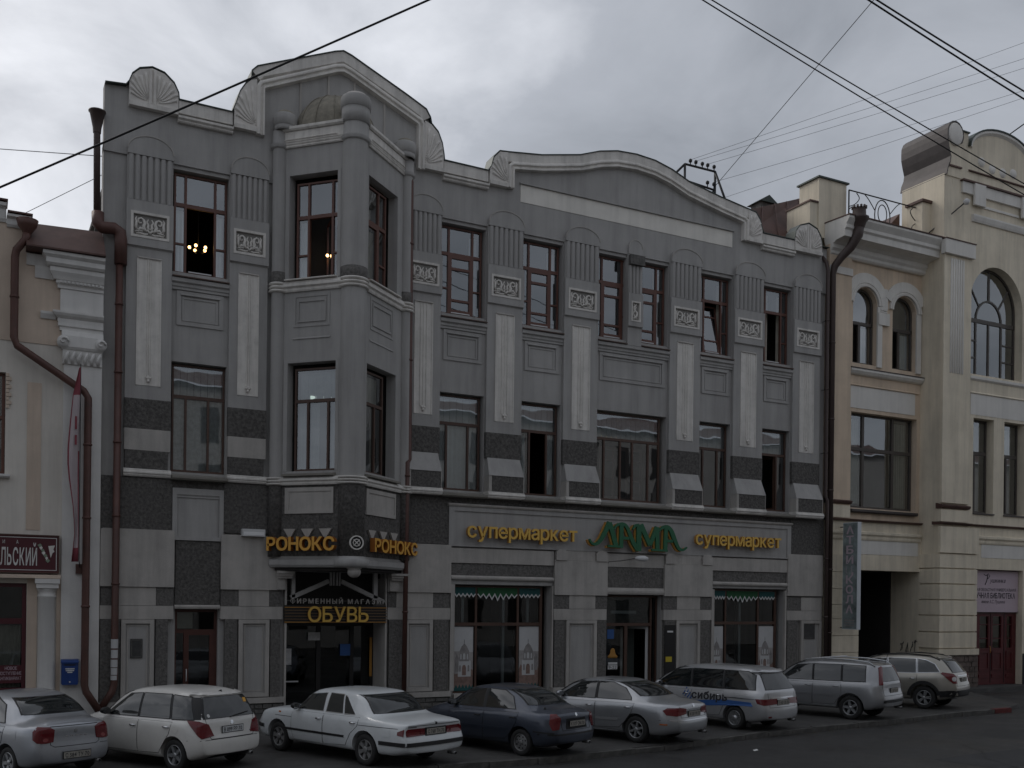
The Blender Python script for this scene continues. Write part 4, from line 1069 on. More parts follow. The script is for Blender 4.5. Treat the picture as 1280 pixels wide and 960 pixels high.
pier(26.66, 28.38, (3.58, 5.13), ((26.67, 27.35),), (27.36, 28.36), ((26.70, 27.20),))
for x0, x1 in ((2.86, 4.76), (5.98, 7.78), (10.90, 13.0), (16.66, 18.74), (21.05, 23.16), (26.64, 28.4)):
    block(x0 - 0.01, x1 + 0.01, 0.30, 0.455, -0.09, 'stucco_light', 'plinth_cap')
    # rubble plinth, stone by stone
    pl = block(x0, x1, -0.06, 0.30, -0.03, 'mortar', 'plinth')
    z = 0.0
    for row in range(2):
        x = x0 + 0.01
        while x < x1 - 0.05:
            w = min(random.uniform(0.22, 0.42), x1 - 0.01 - x)
            h = 0.13
            mb = MB(); g = 0.012; d = random.uniform(-0.075, -0.05)
            j = lambda: random.uniform(-0.012, 0.012)
            q = [(x + g + j(), z + g), (x + w - g + j(), z + g + j()), (x + w - g + j(), z + h - g + j()), (x + g, z + h - g + j())]
            mb.prism(q, d, -0.028)
            obj('stone', mb, 'plinth_grey', pl)
            x += w
        z += 0.145
# rounded stubs on the heads of the two middle piers
for x0, x1 in ((16.72, 17.14), (18.26, 18.70), (21.08, 21.50), (22.68, 23.10)):
    mb = MB(); c, w = (x0 + x1) / 2, (x1 - x0) / 2
    pts = [(x0, 4.62), (x1, 4.62), (x1, 4.86)] + [(c + w * math.cos(t), 4.86 + 0.12 * math.sin(t)) for t in [math.pi * i / 8 for i in range(1, 8)]] + [(x0, 4.86)]
    mb.prism(pts, -0.10, 0.119); gpart('rounded_stub', mb, 'stucco_light')
for x0, x1 in ((17.15, 18.25), (21.51, 22.67)):
    block(x0, x1, 4.625, 4.95, -0.02, 'stucco_light', 'head_panel')
# left bay: framed panel, roughcast field, door head
mb = MB(); mb.wall(4.68, 6.05, 4.83, 6.25, [(4.80, 5.93, 4.93, 6.12)], -0.03, 0.119); f = gpart('upper_panel', mb, 'stucco_grey')
mb = MB(); mb.box(4.79, 5.94, 0.03, 0.119, 4.92, 6.13); obj('panel_field', mb, 'stucco_grey', f)
mb = MB(); mb.extr([(0.03, 6.0), (-0.0, 6.0), (-0.0, 6.04), (-0.03, 6.08), (-0.03, 6.12), (0.03, 6.12)], 4.80, 5.93); obj('panel_lip', mb, 'stucco_grey', f)
block(4.78, 5.97, 3.07, 4.82, 0.01, 'roughcast', 'roughcast_field')
mb = MB(); mb.extr([(0.119, 2.95), (-0.02, 2.95), (-0.04, 2.99), (-0.04, 3.03), (-0.0, 3.06), (0.119, 3.06)], 4.76, 5.98); gpart('door_head', mb, 'stucco_light')
# dark roughcast frieze
for a, b in ((2.86, 4.67), (6.06, 7.42)): block(a, b, 5.085, 6.48, 0.0, 'roughcast', 'roughcast_frieze')
block(11.41, 12.90, 5.0, 6.47, 0.0, 'roughcast', 'roughcast_frieze')
block(26.80, 28.46, 5.14, 6.47, 0.0, 'roughcast', 'roughcast_frieze')
block(4.675, 6.055, 6.255, 6.44, 0.03, 'roughcast', 'roughcast_frieze')
block(12.90, 26.80, 6.29, 6.47, 0.02, 'roughcast', 'roughcast_frieze')
# sign frieze with its frame
mb = MB(); mb.wall(12.90, 26.80, 4.95, 6.285, [(13.08, 26.62, 4.99, 6.05)], -0.04, 0.119); f = gpart('sign_frieze', mb, 'stucco_grey')
mb = MB(); mb.box(13.07, 26.63, 0.0, 0.119, 4.98, 6.06); obj('frieze_field', mb, 'stucco_grey', f)
mb = MB(); mb.extr([(0.0, 6.18), (-0.08, 6.20), (-0.10, 6.24), (-0.10, 6.27), (-0.03, 6.285), (0.0, 6.285)], 12.86, 26.84); obj('frieze_moulding', mb, 'stucco_light', f)
for x0, x1 in ((13.0, 16.66), (23.16, 26.80)):
    block(x0, x1, 4.44, 4.90, -0.01, 'stucco_light', 'head_band')
    block(x0 + 0.004, x1 - 0.004, 4.06, 4.436, 0.03, 'roughcast_light', 'roughcast_band')
    mb = MB(); mb.extr([(0.119, 3.92), (-0.03, 3.92), (-0.05, 3.96), (-0.05, 4.0), (0.0, 4.05), (0.119, 4.05)], x0, x1); gpart('head_moulding', mb, 'stucco_light')
    block(x0 + 0.004, x1 - 0.004, 3.78 if x0 < 20 else 3.82, 3.915, 0.04, 'stucco_grey', 'head_band')
block(18.74, 21.06, 4.46, 4.90, 0.0, 'stucco_light', 'head_band')
block(18.745, 21.055, 3.77, 4.455, 0.02, 'roughcast_light', 'roughcast_band')
mb = MB(); mb.extr([(0.119, 3.54), (-0.03, 3.54), (-0.05, 3.60), (-0.05, 3.66), (0.0, 3.76), (0.119, 3.76)], 18.72, 21.06); gpart('head_moulding', mb, 'stucco_light')
for x, w in ((13.0, 0.14), (16.62, 0.05), (23.16, 0.12), (26.58, 0.07)): block(x, x + w, 0.46, 3.77, 0.0, 'stucco_light', 'jamb')
block(13.15, 16.62, 0.2, 0.35, 0.0, 'stucco_light', 'shop_sill'); block(23.28, 26.6, 0.2, 0.35, 0.0, 'stucco_light', 'shop_sill')

# ---- shop windows
def shop_window(x0, x1, z0, z1, T, xs, label):
    y = 0.30; H = []
    e = [x0 + 0.06] + xs + [x1 - 0.06]
    for a, b in zip(e[:-1], e[1:]):
        H.append((a + 0.035, b - 0.035, T + 0.05, z1 - 0.05)); H.append((a + 0.035, b - 0.035, z0 + 0.05, T - 0.05))
    f = frame(GB, x0, x1, z0, z1, y, H, 'dark_frame', 0.10, GO, 0, 'glass_shop', name='shop_window')
    f['label'] = label
    # scalloped valances inside the upper lights
    for i, (a, b) in enumerate(zip(e[:-1], e[1:])):
        mid = (i == 1)
        n = 7 if mid else 5
        w = (b - a - 0.08) / n
        up = z1 - 0.06; lo = up - 0.20
        pts = [(a + 0.04, up), (a + 0.04, lo)]
        low = []
        for k in range(n):
            d = 0.09 + (0.10 * (1 - abs(k - n // 2) / (n / 2)) if mid else 0)
            low += [(a + 0.04 + w * (k + 0.5), lo - d), (a + 0.04 + w * (k + 1), lo)]
        mb = MB(); mb.prism(pts + low + [(b - 0.04, up)], y - 0.012, y - 0.004)
        v = obj('valance', mb, 'awning_green' if mid else 'teal', f)
        mb = MB(); mb.sweep([pts[1]] + low, [(-0.018, y - 0.02), (0.018, y - 0.02), (0.018, y - 0.013), (-0.018, y - 0.013)]); obj('trim', mb, 'white_paint', v)
    return f
sw1 = shop_window(13.16, 16.42, 0.35, 3.74, 2.52, [14.02, 15.52], 'left shop window with green and teal valances and printed blinds')
sw2 = shop_window(23.29, 26.42, 0.35, 3.78, 2.56, [24.03, 25.55], 'right shop window with teal valances and printed blinds')
for f, xs in ((sw1, ((13.64, 2.58, 3.66), (15.09, 0.4, 3.66), (15.98, 2.58, 3.6))), (sw2, ((24.85, 0.4, 3.7),))):
    for x, z0, z1 in xs:
        mb = MB(); mb.box(x - 0.045, x + 0.045, 0.50, 0.56, z0, z1); obj('inner_post', mb, 'white_metal', f)
def church_poster(f, x0, x1, z0, z1, y, seed, label):
    """printed blind: pale sky, brown town and a towered building"""
    rnd = random.Random(seed)
    mb = MB(); mb.box(x0, x1, y, y + 0.01, z0, z1); p = obj('printed_blind', mb, 'paper', f, label=label)
    w = x1 - x0; h = z1 - z0
    X = lambda a: x0 + a * w
    Z = lambda a: z0 + a * h
    def flat(pts, m, k=1, nm='print'):
        mb = MB(); n = len(pts); mb.add([(X(a), y - 0.002 * k, Z(b)) for a, b in pts], [tuple(range(n))]); obj(nm, mb, m, p, fix=False)
    flat([(0, 0.62), (1, 0.60), (1, 0.0), (0, 0.0)], 'print_pale', 0.5)
    sk = [(0.0, 0.05), (1.0, 0.05), (1.0, 0.30 + rnd.random() * 0.08)]
    for i in range(6): sk.append((0.9 - i * 0.16, 0.26 + rnd.random() * 0.14))
    sk.append((0.0, 0.32)); flat(sk, 'print_brown', 1)
    c = 0.5 + rnd.uniform(-0.08, 0.08)
    def arch(cx, b, hw, hh): return [(cx - hw, b), (cx + hw, b), (cx + hw, b + hh)] + [(cx + hw * math.cos(t), b + hh + hw * 0.45 * math.sin(t)) for t in (0.8, 1.57, 2.34)] + [(cx - hw, b + hh)]
    flat([(c - 0.30, 0.22), (c + 0.34, 0.22), (c + 0.34, 0.46), (c + 0.02, 0.54), (c - 0.30, 0.46)], 'paper', 2)
    flat([(c - 0.24, 0.46), (c + 0.26, 0.46), (c + 0.24, 0.62), (c + 0.14, 0.69), (c + 0.01, 0.74), (c - 0.13, 0.69), (c - 0.22, 0.62)], 'print_grey', 3)
    for d in (-0.36, 0.40): flat([(c + d - 0.09, 0.30), (c + d + 0.09, 0.30), (c + d + 0.09, 0.50), (c + d, 0.58), (c + d - 0.09, 0.50)], 'print_grey', 3) if 0.1 < c + d < 0.9 else None
    flat(arch(c, 0.49, 0.06, 0.07), 'paper', 4); flat(arch(c - 0.16, 0.49, 0.03, 0.07), 'paper', 4); flat(arch(c + 0.17, 0.49, 0.03, 0.07), 'paper', 4); flat(arch(c, 0.24, 0.10, 0.12), 'print_brown', 4)
    for d in (-0.20, 0.22): flat(arch(c + d, 0.30, 0.045, 0.08), 'print_grey', 4)
    flat([(c - 0.006, 0.74), (c + 0.012, 0.74), (c + 0.012, 0.80), (c - 0.006, 0.80)], 'print_ink', 3)
    zz = [(0.0, 0.10)]
    for i in range(6): zz += [((i + 0.5) / 6, 0.04), ((i + 1) / 6, 0.10)]
    flat([(0, 0.0), (1, 0.0), (1, 0.10)] + zz[::-1][1:], 'teal', 5); 
    return p
for f, x0, x1, s in ((sw1, 13.25, 13.95, 3), (sw1, 15.60, 16.33, 8), (sw2, 23.38, 23.96, 5), (sw2, 25.62, 26.33, 9)):
    church_poster(f, x0, x1, 0.42, 2.44, 0.345, s, 'pale printed blind with a drawn towered church')
for f, x in ((sw1, 14.77), (sw2, 24.8)):
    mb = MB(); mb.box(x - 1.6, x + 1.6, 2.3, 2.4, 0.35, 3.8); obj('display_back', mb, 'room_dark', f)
# doors of the supermarket
mb = MB(); mb.wall(18.80, 21.0, 0.02, 3.50, [(18.86, 20.72, 2.56, 3.44), (20.78, 20.95, 0.1, 3.44), (18.86, 19.66, 0.10, 2.46), (19.78, 20.72, 0.10, 2.46)], 0.30, 0.40)
sd = obj('shop_door', mb, 'dark_frame', GB, GO)
pane(sd, 18.86, 20.72, 2.56, 3.44, 0.35, 'glass_shop'); pane(sd, 18.86, 19.66, 0.10, 2.46, 0.35, 'glass_shop'); pane(sd, 20.78, 20.95, 0.1, 3.44, 0.35, 'glass_shop')
mb = MB(); mb.box(18.9, 20.7, 0.43, 0.45, 2.56, 3.44); obj('transom_board', mb, 'plinth_grey', sd)
mb = MB(); mb.box(19.15, 20.2, 0.40, 0.46, 2.88, 2.98); obj('transom_strip', mb, 'white_metal', sd)
mb = MB(); mb.wall(0, 0.9, 0.08, 2.44, [(0.09, 0.81, 0.25, 2.34)], -0.025, 0.025); mb.add([(0.09, 0, 0.25), (0.81, 0, 0.25), (0.81, 0, 2.34), (0.09, 0, 2.34)], [(0, 1, 2, 3)], 1)
obj('door_leaf', mb, ['white_metal', 'glass_shop'], sd, (20.70, 0.40, 0), R(118))
mb = MB(); mb.box(20.1, 20.68, 1.2, 1.25, 0.1, 2.4); obj('inner_partition', mb, 'stucco_light', sd)
for (x0, x1, z0, z1, m, nm) in ((18.98, 19.25, 2.02, 2.34, 'sign_blue', 'notice'), (19.02, 19.40, 0.98, 1.12, 'white_paint', 'hours_sticker'), (19.03, 19.40, 1.14, 1.22, 'white_paint', 'hours_sticker')):
    mb = MB(); mb.box(x0, x1, 0.332, 0.338, z0, z1); q = obj(nm, mb, m, sd)
    if nm == 'hours_sticker' and z1 < 1.13:
        tm = MB(); text_mb(tm, '9-22', x0 + 0.03, x1 - 0.03, z0 + 0.02, 0.10, 0.330); obj('lettering', tm, 'print_ink', q, kind='stuff', fix=False)
mb = MB(); mb.lathe([(0.0, 0), (0.20, 0.0), (0.23, 0.06), (0.14, 0.13), (0.11, 0.20), (0.10, 0.27), (0.05, 0.33), (0, 0.34)], (0, 0, 0), 12); mb.v = [(19.21 + x * 0.9, 0.338 + y * 0.02, 1.36 + z) for x, y, z in mb.v]; obj('bell_sticker', mb, 'sign_gold', sd)
# advert board right of the door
mb = MB(); mb.box(21.10, 21.55, -0.05, -0.016, 0.6, 2.5); ab = tag(obj('notice_board', mb, 'sign_black'), 'dark glossy notice board on the pier right of the supermarket door', 'board')
mb = MB(); mb.box(21.14, 21.40, -0.058, -0.051, 1.22, 1.40); obj('yellow_note', mb, 'yellow_notice', ab)
mb = MB(); mb.box(21.2, 21.44, -0.058, -0.051, 2.24, 2.30); obj('white_note', mb, 'white_paint', ab)
# left door
mb = MB(); mb.wall(4.80, 5.96, 0.10, 2.94, [(4.88, 5.88, 2.38, 2.86), (4.86, 5.06, 0.2, 2.28), (5.20, 5.76, 0.28, 2.22)], 0.26, 0.36); ld = obj('entrance_door', mb, 'door_brown', GB, GO)
pane(ld, 4.88, 5.88, 2.38, 2.86, 0.31, 'glass_shop'); pane(ld, 4.86, 5.06, 0.2, 2.28, 0.31, 'glass_shop'); pane(ld, 5.2, 5.76, 0.28, 2.22, 0.31, 'glass_shop')
mb = MB(); mb.box(4.9, 5.32, 0.40, 0.42, 2.40, 2.85); obj('transom_board', mb, 'curtain_beige', ld)
mb = MB(); mb.tube([(5.13, 0.22, 0.95), (5.13, 0.18, 0.98), (5.13, 0.18, 1.25), (5.13, 0.22, 1.28)], 0.014, 6); obj('handle', mb, 'white_metal', ld)
# plaques and vent grilles on the pier panels
for x0, x1, z0, z1, lab in ((3.64, 3.95, 1.62, 2.14, 'dark bronze plaque on the grey pier panel beside the left door'), (27.42, 28.06, 1.97, 2.55, 'dark bronze plaque on the rightmost grey pier')):
    mb = MB(); mb.box(x0, x1, -0.01, 0.019, z0, z1); q = tag(obj('wall_plaque', mb, 'plaque_dark'), lab, 'plaque')
    mb = MB(); mb.wall(x0 + 0.02, x1 - 0.02, z0 + 0.02, z1 - 0.02, [(x0 + 0.045, x1 - 0.045, z0 + 0.045, z1 - 0.045)], -0.016, -0.01); obj('rim', mb, 'plinth_grey', q)

# ---- corner entrance under the bay
mb = MB(); mb.wall(7.80, 10.90, 0.0, 4.05, [(8.02, 9.05, 0.15, 2.45), (9.18, 10.10, 0.15, 2.45), (10.22, 10.75, 0.15, 2.45)], 1.0, 1.1); ed = obj('shop_entrance', mb, 'sign_black', GB, GO)
for a, b in ((8.02, 9.05), (9.18, 10.10), (10.22, 10.75)): pane(ed, a, b, 0.15, 2.45, 1.05, 'glass_shop')
for (x0, x1, z0, z1, m) in ((8.78, 9.15, 2.02, 2.26, 'curtain_lace'), (8.02, 8.28, 1.30, 1.78, 'curtain_lace'), (8.02, 8.50, 0.78, 0.82, 'white_metal'), (10.72, 10.80, 0.9, 2.1, 'sign_gold'), (9.78, 10.1, 1.55, 1.9, 'sign_blue')):
    mb = MB(); mb.box(x0, x1, 0.97, 0.98, z0, z1); obj('notice', mb, m, ed)
for x in (7.805, 10.845): block(x, x + 0.05, 0.1, 3.9, -0.03, 'stucco_light', 'jamb', y1=1.0)
# gabled bar and studs under the soffit
for a, b in (((7.98, 3.30), (9.10, 3.80)), ((9.48, 3.80), (10.82, 3.20))):
    mb = MB(); mb.sweep([a, b], [(-0.05, -0.02), (0.07, -0.02), (0.07, 0.10), (-0.05, 0.10)]); gpart('soffit_bar', mb, 'stucco_grey')
for x in (9.16, 9.24, 9.34, 9.42):
    mb = MB(); mb.box(x - 0.02, x + 0.02, -0.04, 0.08, 3.66, 4.05); gpart('soffit_stud', mb, 'stucco_grey')
for x0, x1 in ((8.0, 8.10), (10.48, 10.60)):
    mb = MB(); mb.box(x0, x1, -0.02, 0.10, 3.30, 4.05); gpart('soffit_post', mb, 'stucco_grey')
# stepped brackets carrying the bay
for x0, x1 in ((7.55, 7.78), (10.95, 11.25)):
    mb = MB()
    mb.prism([(x0, 3.52), (x1, 3.52), (x1, 4.08), (x0, 4.08)], -0.12, 0.0)
    b_ = gpart('bay_bracket', mb, 'stucco_light')
    for k in range(3):
        mb = MB(); mb.box(x0 - 0.02 + 0.02 * k, x1 + 0.22 - 0.02 * k, -0.30 + 0.05 * k, -0.125, 3.98 - 0.07 * k, 4.045 - 0.07 * k); obj('step', mb, 'stucco_light', b_)

# ================================================================== signs
def box_obj(name, x0, x1, y0, y1, z0, z1, m, par=None, loc=(0, 0, 0), rz=0.0, label=None):
    return obj(name, MB().box(x0, x1, y0, y1, z0, z1), m, par, loc, rz, label)

def bay_sign(origin, rz, x0, x1, tri, label):
    t = thing('shop_sign', label, 'sign', (origin.x, origin.y, 0), rz)
    mb = MB(); mb.box(x0 + 0.03, x1 - 0.05, -0.18, -0.14, 4.66, 4.70); mb.box(x0 + 0.03, x1 - 0.05, -0.18, -0.14, 4.88, 4.92)
    for a in (x0 + 0.3, x1 - 0.5): mb.box(a, a + 0.03, -0.16, -0.035, 4.62, 4.95)
    obj('rail', mb, 'sign_black', t, kind='stuff')
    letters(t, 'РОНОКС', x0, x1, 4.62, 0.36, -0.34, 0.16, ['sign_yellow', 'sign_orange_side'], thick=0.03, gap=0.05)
    for a, b in tri:
        mb = MB(); mb.prism([((a + b) / 2, 4.93), (b, 5.23), (a, 5.23)], -0.10, -0.035); obj('triangle', mb, 'stucco_light', t)
bay_sign(BA, AL, 0.02, 2.16, ((0.42, 0.80), (0.98, 1.36), (1.54, 1.93)), 'yellow raised РОНОКС letters on the left face of the corner bay')
bay_sign(BC, AR, 0.14, 2.78, ((0.20, 0.62), (0.84, 1.28), (1.48, 1.94)), 'yellow raised РОНОКС letters on the right face of the corner bay')
t = thing('round_emblem', 'round white rimmed emblem with knot lines between the two yellow signs', 'emblem', (9.27, -1.93, 4.83), R(-4))
mb = MB(); mb.lathe([(0, 0.0), (0.19, 0.0), (0.19, 0.06), (0, 0.06)], (0, 0, 0), 28, axis='y'); obj('disc', mb, 'sign_black', t)
mb = MB(); mb.lathe([(0.165, 0.0), (0.165, -0.025), (0.20, -0.025), (0.20, 0.06)], (0, 0, 0), 28, axis='y'); obj('rim', mb, 'relief_white', t)
for a in (45, 135):
    mb = MB(); mb.tube([(-0.12 * math.cos(R(a)), -0.012, -0.12 * math.sin(R(a))), (0.12 * math.cos(R(a)), -0.012, 0.12 * math.sin(R(a)))], 0.014, 6); obj('knot_bar', mb, 'relief_white', t)
mb = MB(); mb.tube([(0.10 * math.cos(R(a)), -0.012, 0.10 * math.sin(R(a))) for a in range(0, 360, 45)], 0.014, 6, closed=True); obj('knot_ring', mb, 'relief_white', t)

# shoe shop board
t = thing('shop_sign', 'long black slatted board reading ОБУВЬ over the corner entrance', 'sign', (9.3, -0.05, 2.58))
box_obj('board', -1.50, 1.56, 0.0, 0.10, -0.02, 0.50, 'sign_black', t)
for i in range(6):
    box_obj('slat', -1.52, 1.58, -0.025, -0.001, 0.0 + i * 0.085, 0.022 + i * 0.085, 'sign_gold' if i in (0, 5) else 'sign_slat', t)
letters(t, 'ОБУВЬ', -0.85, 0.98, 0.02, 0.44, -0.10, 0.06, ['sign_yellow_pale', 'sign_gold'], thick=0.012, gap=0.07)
box_obj('letter_rail', -1.45, 1.55, -0.02, 0.0, 0.62, 0.64, 'plinth_grey', t)
lay, w = layout('ФИРМЕННЫЙ МАГАЗИН', 0.02, 0.30, 0.5)
for ch, vs, fs, a, b in lay:
    mb = MB(); k = 2.9 / w
    mb.add([(-1.36 + v[0] * k, -0.075 + (0.5 - v[2]) * 0.02, 0.55 + v[1] * 0.19) for v in vs], fs); link('small_letter', mb.mesh('small_letter', 'stucco_light'), t)

# supermarket lettering
t = thing('shop_sign', 'yellow raised супермаркет lettering left of the green ЛАМА sign', 'sign', (13.45, -0.12, 5.24))
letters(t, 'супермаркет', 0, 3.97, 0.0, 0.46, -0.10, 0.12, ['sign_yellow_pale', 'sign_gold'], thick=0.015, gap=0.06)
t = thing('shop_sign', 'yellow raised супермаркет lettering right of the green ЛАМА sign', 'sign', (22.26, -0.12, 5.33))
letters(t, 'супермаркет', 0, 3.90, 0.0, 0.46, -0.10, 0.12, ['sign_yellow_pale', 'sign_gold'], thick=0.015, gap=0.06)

def ribbon(mb, pts, w0, w1, y0, y1, mi):
    pts = [Vector(p) for p in pts]; n = len(pts); L = []; Rr = []
    for i, p in enumerate(pts):
        a = pts[max(0, i - 1)]; c = pts[min(n - 1, i + 1)]
        d = (c - a).normalized(); nn = Vector((-d.y, d.x)); w = (w0 + (w1 - w0) * i / (n - 1)) / 2
        L.append(p + nn * w); Rr.append(p - nn * w)
    for i in range(n - 1):
        q = [Rr[i], Rr[i + 1], L[i + 1], L[i]]
        mb.prism([(v.x, v.y) for v in q], y0, y1, mi)
def smooth_line(pts, k=4):
    P = [Vector(pts[0])] + [Vector(p) for p in pts] + [Vector(pts[-1])]; o = []
    for i in range(1, len(P) - 2):
        for j in range(k):
            t = j / k
            a, b, c, d = P[i - 1], P[i], P[i + 1], P[i + 2]
            o.append(0.5 * ((2 * b) + (c - a) * t + (2 * a - 5 * b + 4 * c - d) * t * t + (3 * b - a - 3 * c + d) * t ** 3))
    o.append(P[-2]); return o
def lama():
    t = thing('shop_sign', 'green ЛАМА sign with curling tails and gold edges over the supermarket door', 'sign', (17.85, -0.14, 5.04))
    k = 3.99 / 1120.0
    def X(p): return ((p[0] - 40) * k, (425 - p[1]) * 0.00305)
    W = 0.17
    L = {'Л': [([(42, 325), (72, 372), (125, 372), (185, 300), (262, 135)], 0.05, W, 1), ([(258, 140), (300, 260), (335, 388)], W, W, 1), ([(245, 393), (410, 397)], 0.075, 0.075, 0)],
         'А': [([(312, 210), (335, 168), (395, 143), (445, 165), (488, 250), (530, 345), (585, 425)], 0.06, W, 1), ([(395, 150), (392, 388)], 0.15, 0.15, 0), ([(400, 300), (480, 300)], 0.10, 0.10, 0)],
         'М': [([(522, 200), (548, 158), (592, 150)], 0.05, 0.12, 1), ([(592, 140), (592, 435)], 0.19, 0.19, 0), ([(612, 142), (720, 365)], 0.18, 0.16, 0), ([(718, 365), (800, 160)], 0.14, 0.16, 0), ([(800, 160), (806, 405)], 0.15, 0.15, 0)],
         'A': [([(822, 205), (855, 168), (915, 150), (965, 190), (1010, 290), (1060, 388), (1112, 402), (1160, 372)], 0.06, 0.05, 2), ([(905, 158), (900, 408)], 0.15, 0.15, 0), ([(905, 310), (985, 310)], 0.10, 0.10, 0), ([(740, 416), (925, 420)], 0.075, 0.075, 0)]}
    for q, (ch, strokes) in enumerate(L.items()):
        for layer in (0, 1):
            mb = MB()
            for i, (pts, w0, w1, sm) in enumerate(strokes):
                pp = [X(p) for p in pts]
                if sm: pp = smooth_line(pp)
                dx, dz = (0, 0) if layer == 0 else (-0.06, -0.025)
                pp = [(p[0] + dx, p[1] + dz) for p in pp]
                y = -0.14 - 0.004 * i - 0.001 * q if layer == 0 else -0.07 - 0.004 * i - 0.001 * q
                if sm == 2:
                    h = len(pp) // 2
                    ribbon(mb, pp[:h + 1], w0, W, y, y + 0.07, 0); ribbon(mb, pp[h:], W, w1, y - 0.0005, y + 0.07, 0)
                else:
                    ribbon(mb, pp, w0, w1, y, y + 0.07, 0)
            obj('letter' if layer == 0 else 'letter_back', mb, 'sign_green' if layer == 0 else 'sign_gold', t, kind='stuff' if layer else None)
lama()

# floodlight and flat lamp box on the facade
t = thing('floodlight', 'small grey floodlight on a bracket under the green sign', 'light', (19.75, -0.1, 4.75))
mb = MB(); mb.tube([(0, 0.1, 0), (0.02, -0.25, 0.0)], 0.015, 6); obj('bracket', mb, 'iron', t)
mb = MB(); mb.lathe([(0.0, -0.26), (0.05, -0.24), (0.09, -0.1), (0.10, 0.1), (0.06, 0.24), (0, 0.27)], (0.08, -0.32, 0.0), 12, axis='x'); obj('lamp_head', mb, 'white_metal', t)
mb = MB(); mb.tube([(-1.1, 0.09, -0.35), (-0.95, 0.09, -0.12), (-0.5, 0.09, -0.08), (0, 0.07, 0)], 0.008, 5); obj('cable', mb, 'wire_black', t)
t = thing('wall_lamp', 'flat pale lamp box on the dark frieze left of the corner bay', 'light', (6.85, -0.05, 5.1))
box_obj('housing', -0.32, 0.32, -0.16, 0.04, -0.10, 0.10, 'white_metal', t); box_obj('lens', -0.28, 0.28, -0.165, -0.161, -0.07, 0.02, 'curtain', t)

# posters pasted on the downpipe are thin bent sheets
# ================================================================== downpipes
def pipe(name, path, r, m, label, funnel=None, n=12, cat='downpipe', joints=()):
    x, y, z = path[-1]
    t = thing(name, label, cat, (x, y, 0))
    P = [(a - x, b - y, c) for a, b, c in path]
    mb = MB(); mb.tube(P, r, n); obj('pipe', mb, m, t)
    if funnel:
        fx, fy, fz = P[0]
        mb = MB(); mb.lathe(funnel, (fx, fy, fz), 16); obj('hopper', mb, m, t)
    jr = min(r) if isinstance(r, list) else r
    for jz in joints:
        # ring where the pipe is vertical
        for (a, b, c), (d, e, f) in zip(P[:-1], P[1:]):
            if min(c, f) < jz < max(c, f) and abs(a - d) < 0.1:
                u = (jz - c) / (f - c)
                mb = MB(); mb.lathe([(jr, -0.03), (jr + 0.018, -0.025), (jr + 0.018, 0.025), (jr, 0.03)], (a + (d - a) * u, b + (e - b) * u, jz), 12); obj('joint_ring', mb, m, t)
                mb = MB(); mb.tube([(a + (d - a) * u, b + (e - b) * u, jz), (a + (d - a) * u, 0.10 - y, jz)], 0.012, 5); obj('wall_hook', mb, 'iron', t)
    return t
pipe('downpipe', [(1.02, -0.35, 12.45), (0.98, -0.35, 12.25), (0.78, -0.28, 11.98), (0.75, -0.25, 11.8), (0.75, -0.25, 9.78), (0.82, -0.25, 9.58), (2.40, -0.28, 8.58), (2.50, -0.28, 8.42), (2.49, -0.28, 0.95), (2.53, -0.28, 0.78), (2.84, -0.32, 0.28)], 0.095, 'rust_pipe',
     'rusty brown downpipe running slantwise then down the left cream building', [(0.09, -0.05), (0.12, 0.0), (0.22, 0.14), (0.26, 0.30), (0.24, 0.30), (0.1, 0.05)], joints=(10.8, 7.2, 5.3, 3.0))
p = pipe('downpipe', [(2.66, 0.0, 16.0), (2.66, 0.0, 15.5), (2.68, 0.0, 13.35)], 0.085, 'pipe_dark', 'dark top piece of downpipe with flared hopper at the left edge of the grey building',
     [(0.10, -0.55), (0.11, -0.42), (0.19, -0.02), (0.22, 0.0), (0.22, 0.03), (0.1, 0.03)])
p = pipe('downpipe', [(2.70, -0.05, 13.35), (2.70, -0.08, 13.05), (2.80, -0.12, 12.96), (3.10, -0.12, 12.98), (3.24, -0.12, 12.90), (3.27, -0.12, 12.70), (3.27, -0.12, 12.05)], 0.16, 'rust_pipe', 'thick swan neck of brown sheet metal above the long left downpipe', n=10)
p = pipe('downpipe', [(3.24, -0.14, 12.15), (3.23, -0.14, 0.95), (3.18, -0.14, 0.75), (2.90, -0.2, 0.32)], 0.092, 'rust_pipe', 'long brown downpipe with pasted notices at the left side of the grey building', joints=(11.0, 9.2, 7.35, 5.4, 3.6))
t = None
for k, (z0, z1) in enumerate(((1.9, 2.14), (1.64, 1.86), (1.40, 1.6), (1.2, 1.38), (1.06, 1.18))):
    mb = MB(); mb.lathe([(0.097, z0), (0.097, z1)], (3.23, -0.14, 0), 8, a0=R(190 + 8 * (k % 2)), a1=R(330 - 6 * k))
    tag(obj('pasted_notice', mb, 'paper', fix=False), ['topmost pasted paper notice on the brown downpipe', 'second pasted paper notice from the top on the downpipe', 'middle pasted paper notice on the brown downpipe', 'fourth pasted paper notice from the top on the downpipe', 'lowest pasted paper notice on the brown downpipe'][k], 'notice', 'notices pasted on the downpipe')
pipe('downpipe', [(11.44, -0.12, 16.0), (11.46, -0.16, 15.85), (11.50, -0.16, 7.5), (11.42, -0.22, 7.40), (11.40, -0.22, 0.4)], 0.075, 'rust_pipe', 'brown downpipe in the angle right of the corner bay', joints=(14.0, 10.5, 7.0, 4.9, 2.9))
pipe('downpipe', [(28.30, 0.2, 16.6), (28.34, -0.1, 16.2), (28.36, -0.16, 15.9), (28.36, -0.16, 7.35), (28.42, -0.2, 7.2), (28.42, -0.2, 0.2)], 0.07, 'pipe_dark', 'dark slim downpipe at the right edge of the grey building', joints=(14.0, 11.4, 9.0, 5.0, 2.8))
